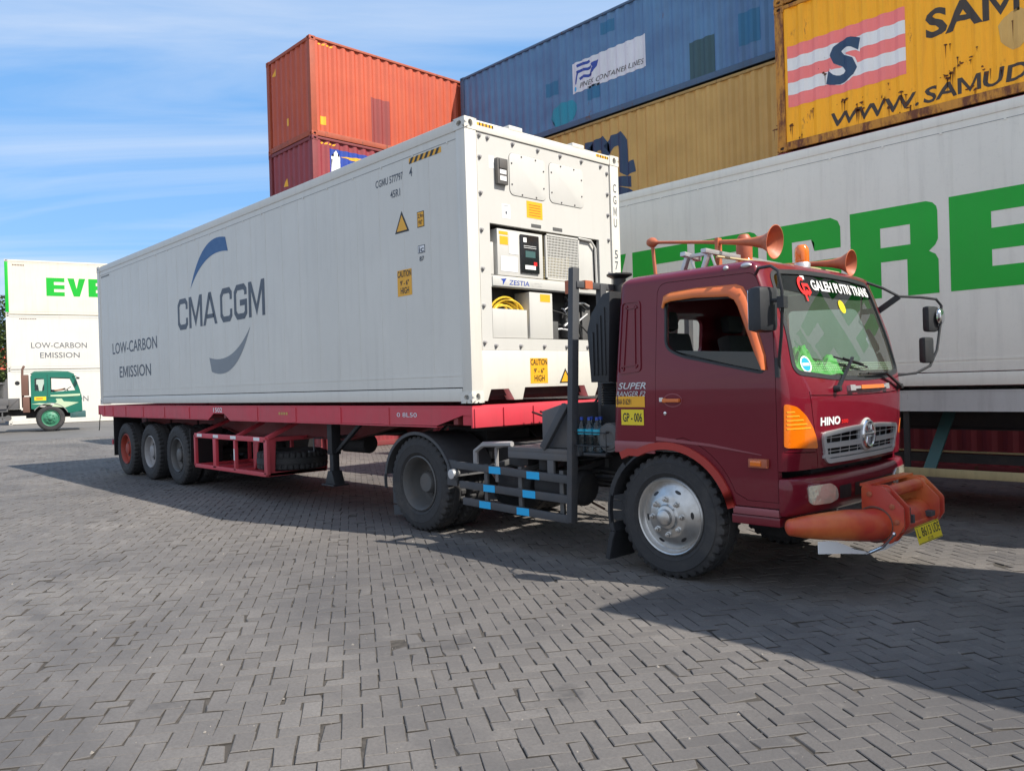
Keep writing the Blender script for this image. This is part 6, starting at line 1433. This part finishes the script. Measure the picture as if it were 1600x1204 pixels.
# number plate
PT = Matrix.Translation((3.845, 1.36, .375)); u_ = Vector((.10, .98, .05)).normalized(); v_ = Vector((-.25, 0, 1)).normalized(); v_ = (v_-u_*v_.dot(u_)).normalized()
pc = Vector((3.88, 1.19, .40))
mb = MB(); nn = u_.cross(v_); hw_, hh_ = .185, .0675
vs = [pc+u_*a*hw_+v_*b*hh_+nn*c for c in (0, -.003) for a, b in ((-1, -1), (1, -1), (1, 1), (-1, 1))]; mb.add(vs, [(0, 1, 2, 3), (7, 6, 5, 4), (0, 4, 5, 1), (1, 5, 6, 2), (2, 6, 7, 3), (3, 7, 4, 0)]); npl = mb.build('number_plate', 'plate_y', bull)
decal('plate_lettering', [(text2d('L', .028, .07, .01), -.165, -.02, 0), (text2d('8613', .145, .07, .01), -.105, -.02, 0), (text2d('UDE', .11, .07, .01), .065, -.02, 0), (text2d('02.28', .08, .022, .0), -.04, -.055, 0), (rect2d(-.18, -.064, .18, -.060), 0, 0, 0), (rect2d(-.18, .060, .18, .064), 0, 0, 0)], pc-TL, u_, v_, ['black'], npl, .001)
# white bent guard and chrome rod under the bar
mb = MB(); fx = lambda a, b, d: (3.50+(a-.17)*.33+d, a, b+ .0)
mb.prism([(.17, .435), (.26, .432), (.34, .418), (.42, .385), (.50, .345), (.62, .312), (.62, .295), (.40, .325), (.17, .350)], fx, 0, .004)
mb.prism([(.62, .312), (.72, .330), (.84, .362), (.97, .372), (.94, .345), (.80, .305), (.62, .295)], fx, 0, .004)
mb.build('white_deflector', 'stick_w', bull)
mb = MB(); mb.tube([(3.66, .60, .30), (3.78, .585, .37), (3.86, .58, .47)], .011, 8); mb.sphere((3.86, .58, .47), .016, 8, 6); mb.build('chrome_rod', 'chrome', bull)
ORG[0] = Vector((0, 0, 0))
# water bottles
def bottle():
    r = thing('water_bottle', (0, 0, 0), None, None)
    mb = MB(); mb.lathe([(0, 0), (.036, .002), (.040, .012), (.038, .05), (.040, .09), (.037, .12), (.040, .15), (.040, .20), (.036, .235), (.018, .275), (.014, .285), (.014, .30)], (0, 0, 0), (0, 0, 1), 16); mb.build('body', 'bottle', r, org=False)
    mb = MB(); mb.lathe([(.017, .285), (.017, .312), (0, .314)], (0, 0, 0), (0, 0, 1), 14); mb.build('cap', 'bluetext', r, org=False)
    mb = MB(); mb.lathe([(.0408, .16), (.0408, .205)], (0, 0, 0), (0, 0, 1), 16); mb.build('label', 'stickblue', r, org=False)
    return r
b0 = bottle()
bl = [(1.34, .14, 'water bottle in the wire basket behind the cab, nearest the upright post'), (1.43, .14, 'middle water bottle of the front three in the wire basket behind the cab'), (1.52, .14, 'water bottle in the wire basket behind the cab, nearest the round air filter'),
      (1.37, .24, 'water bottle in the second row of the basket, left one behind the front three'), (1.47, .25, 'water bottle in the second row of the basket, right one behind the front three')]
for i, (x, y, lb) in enumerate(bl):
    o = b0 if i == 0 else copy_tree(b0); o.location = (x, y, .98); tag(o, lb, 'bottle', 'water bottles in the basket behind the cab')

# ------------------------------------------------------------------ white trailer under the EVERGREEN reefer
def build_trailer2():
    L = Vector((1.4, EY+1.22, 0)); ORG[0] = Vector((7.66, EY, 0)); 
    r = thing('semi_trailer', (L.x, L.y, 0), 'off-white semi trailer with green braces and yellowed side rail under the old reefer', 'semi trailer')
    # work in coordinates where the reefer front is x = 0
    ORG[0] = Vector((L.x-7.66, 1.22, 0))
    W = CW
    mb = MB(); mb.box(-12.3, 0, .0, .02, 1.19, 1.40); mb.box(-12.3, 0, W-.02, W, 1.19, 1.40)
    for y0, y1 in ((.0, .09), (W-.09, W)): mb.box(-12.3, 0, y0-.003, y1, 1.178, 1.19); mb.box(-12.3, 0, y0-.003, y1, 1.39, 1.405)
    mb.build('side_rail', 'beige', r, bev=0)
    for x in (-11.8, -5.18, -.5): mb = MB(); mb.box(x-.15, x+.15, -.012, .0, 1.20, 1.385); mb.build('twist_lock_bracket', 'yellowrail', r)
    mb = MB()
    for y in (.72, 1.64): mb.box(-12.2, -.2, y, y+.02, .95, 1.38); mb.box(-12.2, -.2, y-.06, y+.08, .94, .955)
    for k in range(20): x = -12.1+k*.62; mb.box(x, x+.07, .02, W-.02, 1.25, 1.36)
    mb.build('chassis_frame', 'under', r)
    for x in (-4.75, -3.3, -1.9):
        mb = MB(); mb.bar((x, .03, .52), (x+.10, .50, 1.22), .12, .03, up=(0, 1, 0)); mb.build('brace', 'tealsteel', r)
        mb = MB(); mb.bar((x+1.0, .70, 1.15), (x+1.7, .05, .55), .10, .03); mb.build('brace', 'tealsteel', r)
    mb = MB(); mb.tube([(-7.0, .55, .70), (-.9, .55, .70)], .012, 6); mb.build('pipe', 'yellowrail', r)
    mb = MB(); mb.box(-7.0, -.9, .50, .60, .58, .68); mb.build('lower_beam', 'under', r)
    mb = MB(); mb.box(-7.0, -.9, .0, .03, .47, .56); mb.build('underrun_rail', 'yellowrail', r, bev=.004)
    for x in (-6.9, -5.0, -3.1, -1.2): mb = MB(); mb.box(x, x+.06, .03, .06, .47, 1.19); mb.build('rail_post', 'under', r)
    axl = (-10.9, -9.5, -8.1)
    mb = MB()
    for x in axl: mb.tube([(x, .35, .53), (x, W-.35, .53)], .065, 12)
    mb.build('axle', 'under', r)
    for x in axl:
        for y, s in ((.19, -1), (.51, -1), (W-.19, 1), (W-.51, 1)): wheel(r, (x, y, .525), 'rimdark', 'flat' if abs(y-1.22) > .9 else 'rear', s, w=.285)
    for y in (.33, W-.53): mb = MB(); mb.box(-1.9, -1.74, y, y+.16, .38, 1.2); mb.box(-1.97, -1.67, y-.05, y+.21, .33, .37); mb.build('landing_leg', 'steel', r)
    ORG[0] = Vector((0, 0, 0))
build_trailer2()
# the queue vehicle just outside the frame on the right, whose shadow falls across the foreground
qx = 6.17; QY = 0.10
q1 = reefer('plain white refrigerated container waiting in front of the maroon truck', (qx, QY, 1.415), R(0), 'white2', castm='castgrey')
def build_trailer3():
    ORG[0] = Vector((-6.2, 1.22, 0)); r = thing('semi_trailer', (qx+12.192-6.2, QY+1.22, 0), 'red semi trailer waiting in front of the maroon truck', 'semi trailer')
    semi_trailer(r, 'trailer', 'trailer_dark', near=False, spare_rack=False); ORG[0] = Vector((0, 0, 0))
build_trailer3()
# ------------------------------------------------------------------ green truck across the yard (local x = forward, y = left)
def green_truck():
    A = R(76); ORG[0] = Vector((0, 0, 0))
    r = thing('tractor_truck', (-32.28, 3.72, gz(-33)), 'small green tractor truck with pale stripes driving past the far white stack', 'truck', A)
    # local: x forward, near (camera) side is y = -1.1 ... front axle at x = 0
    S = [(-.68, .95), (-.68, 2.30), (-.56, 2.44), (.66, 2.46), (.90, 2.36), (1.09, 1.72), (1.16, 1.45), (1.18, .82), (.74, .72)]+[(.66*math.cos(R(a)), .53+.62*math.sin(R(a))) for a in range(22, 140, 8)]+[(-.56, .92)]
    me = boolean(mesh_from_prism(S, -1.1, 1.1), [('DIFFERENCE', pr_y([(.03, 2.24), (.74, 2.20), (.95, 1.68), (.03, 1.62)], -2, 2)), ('DIFFERENCE', pr_y(rounded([(-.54, 2.20), (-.20, 2.20), (-.20, 1.68), (-.54, 1.68)], .06), -2, 2)),
        ('DIFFERENCE', box_mesh(-.61, .98, -1.03, 1.03, 1.0, 2.38)), ('DIFFERENCE', pr_x(rounded([(-1.0, 2.26), (-1.0, 1.62), (1.0, 1.62), (1.0, 2.26)], .06), .6, 2))], None)
    shade(me, 30); me.materials.clear(); body = link('cab_body', me, 'cab_green', r)
    mb = MB(); mb.prism([(-.70, 2.38), (-.54, 2.50), (.1, 2.52), (.68, 2.48), (.92, 2.36)], lambda a, b, d: (a, d, b), -1.07, 1.07); mb.build('roof', 'cab_green_d', r, bev=.03)
    F_ = ((0, -1.102, 0), (1, 0, 0), (0, 0, 1))
    decal('side_stripe', [(poly2d([(.02, 1.50), (1.12, 1.53), (1.10, 1.44), (.5, 1.42), (.02, 1.44)]), 0, 0, 0), (poly2d([(.05, 1.02), (.25, 1.22), (.20, 1.34), (.42, 1.34), (.5, 1.22), (1.05, 1.16), (.55, .96)]), 0, 0, 0), (poly2d([(-.67, 1.14), (-.4, 1.18), (.05, 1.14), (.0, 1.10), (-.4, 1.12)]), 0, 0, 0)], *F_, ['cab_mint'], body, .003)
    decal('fleet_sticker', [(rect2d(-.56, 1.28, -.14, 1.44), 0, 0, 0), (rect2d(-.50, 1.33, -.26, 1.39), 0, 0, 1)], *F_, ['plate_y', 'orange'], body, .003)
    mb = MB(); mb.box(-.085, -.075, -1.104, -1.098, 1.15, 2.36); mb.box(-.08, .9, -1.104, -1.098, 1.375, 1.385); mb.build('door_gap', 'black', body)
    mb = MB(); mb.box(-.54, -.20, -1.05, -1.045, 1.68, 2.2); mb.prism([(.90, 2.1), (1.04, 1.66), (.74, 2.2)], lambda a, b, d: (a, d, b), -1.05, -1.045); mb.build('window_glass', 'clearglass', r)
    mb = MB(); mb.prism([(.935, 2.28), (1.11, 1.66), (1.115, 1.66), (.94, 2.28)], lambda a, b, d: (a, d, b), -.99, .99); mb.build('windscreen', 'clearglass', r)
    mb = MB(); mb.box(.72, 1.30, -1.1, 1.1, .52, .78); mb.box(.80, 1.02, -1.11, -1.1, .56, .72); mb.build('front_bumper', 'tealsteel', r, bev=.03)
    mb = MB(); mb.tube([(.82, -1.08, 2.25), (.95, -1.2, 2.28), (1.05, -1.25, 2.20)], .012, 6); mb.box(.98, 1.10, -1.36, -1.18, 2.14, 2.22); mb.build('mirror', 'black', r, bev=.01)
    mb = MB(); 
    for i in range(14): a = R(22+i*9); b = R(22+(i+1)*9); mb.bar((.68*math.cos(a), -1.0, .53+.64*math.sin(a)), (.68*math.cos(b), -1.0, .53+.64*math.sin(b)), .24, .02)
    mb.build('fender', 'rimgrey', r)
    wheel(r, (0, -.98, .53), 'rimgreen', 'front', -1, .53, .27); wheel(r, (0, .98, .53), 'rimgreen', 'front', 1, .53, .27)
    for y, s in ((-.98, -1), (-.66, -1), (.98, 1), (.66, 1)): wheel(r, (-3.4, y, .53), 'rimdark', 'rear', s, .53, .27)
    mb = MB()
    for y in (-.45, .40): mb.box(-4.3, 1.0, y, y+.07, .66, .88)
    mb.box(-4.2, -1.1, -.35, .35, .86, .93); mb.tube([(0, -.9, .5), (0, .9, .5)], .05, 8); mb.tube([(-3.4, -.9, .53), (-3.4, .9, .53)], .08, 10); mb.box(-.9, .9, -.4, .4, .55, 1.0)
    mb.build('chassis', 'under', r)
    mb = MB(); mb.bar((-1.5, -1.0, .92), (-3.0, -1.0, .90), .05, .12); mb.bar((-1.6, -1.0, .62), (-3.0, -1.0, .60), .05, .07); mb.bar((-1.6, -1.0, .45), (-3.0, -1.0, .43), .05, .06)
    for x in (-1.7, -2.3, -2.9): mb.bar((x, -.98, .4), (x, -.98, .95), .05, .04, up=(0, 1, 0))
    mb.lathe([(0, 0), (.12, 0), (.12, .12), (0, .12)], (-1.5, -.95, .60), (0, -1, 0), 12); mb.build('side_guard', 'greysteel', r)
    mb = MB(); mb.box(-1.55, -1.12, -.95, -.2, .95, 1.40); mb.bar((-1.55, -.96, .95), (-1.14, -.96, 1.38), .03, .03); mb.build('tool_box', 'greysteel', r, bev=.01)
    mb = MB(); mb.box(-1.02, -.76, -.95, -.5, 1.5, 2.36); mb.tube([(-.98, -.7, 1.0), (-.98, -.7, 2.35), (-.97, -.7, 2.60), (-.90, -.7, 2.74)], .045, 10); mb.box(-.98, -.72, -1.0, 1.0, .80, 1.45); mb.build('air_intake', 'rustbrown', r, bev=.02)
    mb = MB(); mb.lathe([(0, 0), (.09, .01), (.09, .05), (0, .06)], (-1.15, -.95, 2.02), (0, -1, 0), 12); mb.build('work_lamp', 'black', r)
    mb = MB(); mb.box(-.5, .0, -.75, -.25, 1.05, 1.35); mb.bar((-.42, -.5, 1.3), (-.50, -.5, 1.95), .46, .12, up=(1, 0, 0)); mb.build('seat', 'seat', r, bev=.03)
    mb = MB(); c = Vector((.62, -.5, 1.72)); ax = Vector((-.6, 0, .8)); w_ = ax.cross(Vector((0, 1, 0))); mb.tube([c+Vector((0, 1, 0))*.2*math.cos(a)+w_*.2*math.sin(a) for a in [2*math.pi*i/20 for i in range(21)]], .014, 6, caps=False); mb.bar(c, c-ax*.4, .04, .04); mb.build('steering_wheel', 'black', r)
    mb = MB(); mb.box(.70, .97, -1.0, 1.0, 1.2, 1.58); mb.build('dashboard', 'dash', r, bev=.02)
    return r
def mesh_from_prism(S, y0, y1): mb = MB(); mb.prism(S, lambda a, b, d: (a, d, b), y0, y1); return mesh_from(mb)
def box_mesh(*a): mb = MB(); mb.box(*a); return mesh_from(mb)
gt = green_truck()
# driver: one continuous skinned body
def driver():
    J = dict(pel=(-.42, -.5, 1.42, .15), wai=(-.46, -.5, 1.58, .135), che=(-.48, -.5, 1.78, .155), nec=(-.44, -.5, 1.98, .06), hd0=(-.42, -.5, 2.06, .085), hd1=(-.41, -.5, 2.16, .095), hd2=(-.42, -.5, 2.24, .06),
             shl=(-.46, -.70, 1.90, .075), ell=(-.22, -.82, 1.68, .048), wrl=(.10, -.74, 1.70, .034), hal=(.28, -.66, 1.74, .036),
             shr=(-.46, -.30, 1.90, .075), elr=(-.20, -.20, 1.66, .048), wrr=(.12, -.30, 1.72, .034), har=(.30, -.36, 1.76, .036),
             hpl=(-.35, -.60, 1.40, .10), knl=(.08, -.62, 1.42, .07), anl=(.30, -.62, 1.08, .045), hpr=(-.35, -.40, 1.40, .10), knr=(.08, -.38, 1.42, .07), anr=(.30, -.38, 1.08, .045))
    E_ = [('pel', 'wai'), ('wai', 'che'), ('che', 'nec'), ('nec', 'hd0'), ('hd0', 'hd1'), ('hd1', 'hd2'), ('che', 'shl'), ('shl', 'ell'), ('ell', 'wrl'), ('wrl', 'hal'), ('che', 'shr'), ('shr', 'elr'), ('elr', 'wrr'), ('wrr', 'har'), ('pel', 'hpl'), ('hpl', 'knl'), ('knl', 'anl'), ('pel', 'hpr'), ('hpr', 'knr'), ('knr', 'anr')]
    ks = list(J); me = bpy.data.meshes.new('p'); me.from_pydata([J[k][:3] for k in ks], [(ks.index(a), ks.index(b)) for a, b in E_], [])
    o = bpy.data.objects.new('p', me); C.objects.link(o); o.modifiers.new('s', 'SKIN'); sv = me.skin_vertices[0].data
    for i, k in enumerate(ks): sv[i].radius = (J[k][3], J[k][3]*(1.25 if k in ('che', 'wai', 'pel') else 1.0))
    sv[0].use_root = True; o.modifiers.new('u', 'SUBSURF').levels = 2
    bpy.context.view_layer.update(); m2_ = bpy.data.meshes.new_from_object(o.evaluated_get(bpy.context.evaluated_depsgraph_get())); bpy.data.objects.remove(o)
    shade(m2_, 80); m2_.materials.clear(); p = link('person', m2_, ['skin', 'shirt', 'hair'])
    for q in m2_.polygons:
        c = q.center; up_arm = (c.x < .0 and c.z > 1.55); 
        q.material_index = 2 if (c.z > 2.19 or (c.z > 2.07 and c.x < -.44)) else (1 if (c.z < 1.96 and (c.x < -.12 or c.z < 1.55)) else 0)
    p.location = gt.location+gt.rotation_euler.to_matrix()@Vector((.28, 0, 0)); p.rotation_euler = gt.rotation_euler
    tag(p, 'driver in a dark shirt with both arms on the steering wheel of the green truck', 'person')
    mb = MB(); mb.prism([(-.31, 2.125), (-.285, 2.10), (-.31, 2.085)], lambda a, b, d: (a, d, b), -.515, -.485)
    mb.sphere((-.335, -.535, 2.14), .012, 8, 6); mb.sphere((-.335, -.465, 2.14), .012, 8, 6); mb.build('face', 'skin', p, org=False)
driver()
# flat trailer behind the green truck (dark grey bin seen at the frame edge)
def bin_thing():
    ORG[0] = Vector((0, 0, 0)); r = thing('cargo_bin', (-32.8, 1.42, gz(-34)), 'dark grey steel bin on a maroon flatbed at the left edge of the yard', 'bin', R(76))
    mb = MB(); mb.box(-4.5, .6, -1.1, 1.1, 1.42, 2.05); mb.build('bin_body', 'steel', r, bev=.02)
    mb = MB(); mb.box(-4.6, .7, -1.16, 1.16, 1.98, 2.06)
    for k in range(8): mb.box(-4.3+.66*k, -4.22+.66*k, -1.14, -1.1, 1.44, 1.98)
    mb.build('rim', 'greysteel', r)
    mb = MB(); mb.box(-4.6, .9, -1.15, 1.15, 1.12, 1.38); mb.build('flatbed', 'greysteel', r, bev=.01)
    mb = MB(); mb.box(-4.4, -3.6, -1.0, 1.0, .3, 1.1); mb.build('support', 'under', r)
    for x in (-4.0, -2.9):
        for y, s in ((-.95, -1), (.95, 1)): wheel(r, (x, y, .52), 'rimdark', 'flat', s)
bin_thing()

# ------------------------------------------------------------------ trees at the far left
def leaf_mat(name, c0, c1):
    mt, t, b, o = newmat(name); at = N(t, 'ShaderNodeAttribute', attribute_name='tone'); r = ramp(t, at.outputs['Fac'], 0, 1, (*c0, 1), (*c1, 1)); t.links.new(r.outputs[0], b.inputs['Base Color']); b.inputs['Roughness'].default_value = 0.6
    return mt
M['leaf'] = leaf_mat('leaf_green', (0.03, 0.055, 0.015), (0.12, 0.16, 0.04)); M['bark'] = paint('bark', (0.09, 0.07, 0.05), 0.9, dirt=0.2, bump=.5)
def tree(loc, h, cr, label, seed, n=15000):
    rg_ = random.Random(seed); r = thing('leafy_tree', loc, label, 'tree', group='trees behind the far stack')
    mb = MB(); mb.tube([(0, 0, -.1), (.05, .03, h*.25), (-.05, .1, h*.5), (.1, 0, h*.8)], [.22, .17, .12, .05], 10)
    tips = []
    for k in range(11):
        a = rg_.uniform(0, 6.28); z0 = h*rg_.uniform(.25, .7); L_ = cr*rg_.uniform(.5, .95); e = Vector((L_*math.cos(a), L_*math.sin(a), z0+h*rg_.uniform(.1, .3))); mb.tube([(0, 0, z0), (e.x*.5, e.y*.5, (z0+e.z)/2+.1), e], [.08, .05, .02], 6); tips.append(e)
    mb.build('trunk', 'bark', r, org=False)
    cl = [(Vector((rg_.uniform(-1, 1)*cr*.8, rg_.uniform(-1, 1)*cr*.8, h*rg_.uniform(.35, 1.0))), rg_.uniform(.35, .9)) for _ in range(34)]+[(t, .8) for t in tips]
    V = []; Fc = []; T = []
    for i in range(n):
        c, s = rg_.choice(cl); d = Vector((rg_.gauss(0, 1), rg_.gauss(0, 1), rg_.gauss(0, .8))).normalized()*s*rg_.uniform(.5, 1)**.5*cr*.38; p = c+d
        a = Vector((rg_.gauss(0, 1), rg_.gauss(0, 1), rg_.gauss(0, .6))).normalized(); b = a.orthogonal().normalized(); L_ = rg_.uniform(.07, .14); k = len(V)
        V += [p-a*L_, p+b*L_*.45, p+a*L_, p-b*L_*.45]; Fc.append((k, k+1, k+2, k+3)); T.append(min(1, max(0, rg_.gauss(.5, .25))))
    me = bpy.data.meshes.new('crown'); me.from_pydata(V, [], Fc); at = me.attributes.new('tone', 'FLOAT', 'FACE'); at.data.foreach_set('value', T); link('crown', me, 'leaf', r)
tree((-52.3, 4.0, .15), 7.6, 2.8, 'leafy tree at the left edge of the picture beside the far container stack', 1)
tree((-49.0, .2, .15), 5.6, 2.4, 'lower leafy tree farther left, beyond the frame edge by the far stack', 2)
def far_building():
    r = thing('low_building', (-64, 3, .1), 'low grey building with an orange tiled roof, showing through the leaves at the left edge', 'building')
    mb = MB(); mb.box(-2, 2, -9, 9, 0, 3.7); mb.build('wall', 'greysteel', r, org=False)
    mb = MB(); mb.prism([(-2.6, 3.6), (2.6, 3.6), (0, 5.3)], lambda a, b, d: (a, d, b), -9.5, 9.5); mb.build('roof', 'c_orange', r, org=False)
far_building()
mb = MB()
for z_, dy in ((10.4, 0), (10.15, 0.25)):
    pts = []
    for i in range(41):
        t = i/40; pts.append((-70+dy, -60+84*t, z_-1.2*4*t*(1-t)*.5)); 
    mb.tube(pts, .035, 5)
o = mb.build('power_line', 'black'); tag(o, 'pair of thin black overhead cables left of the far stack', 'cable')
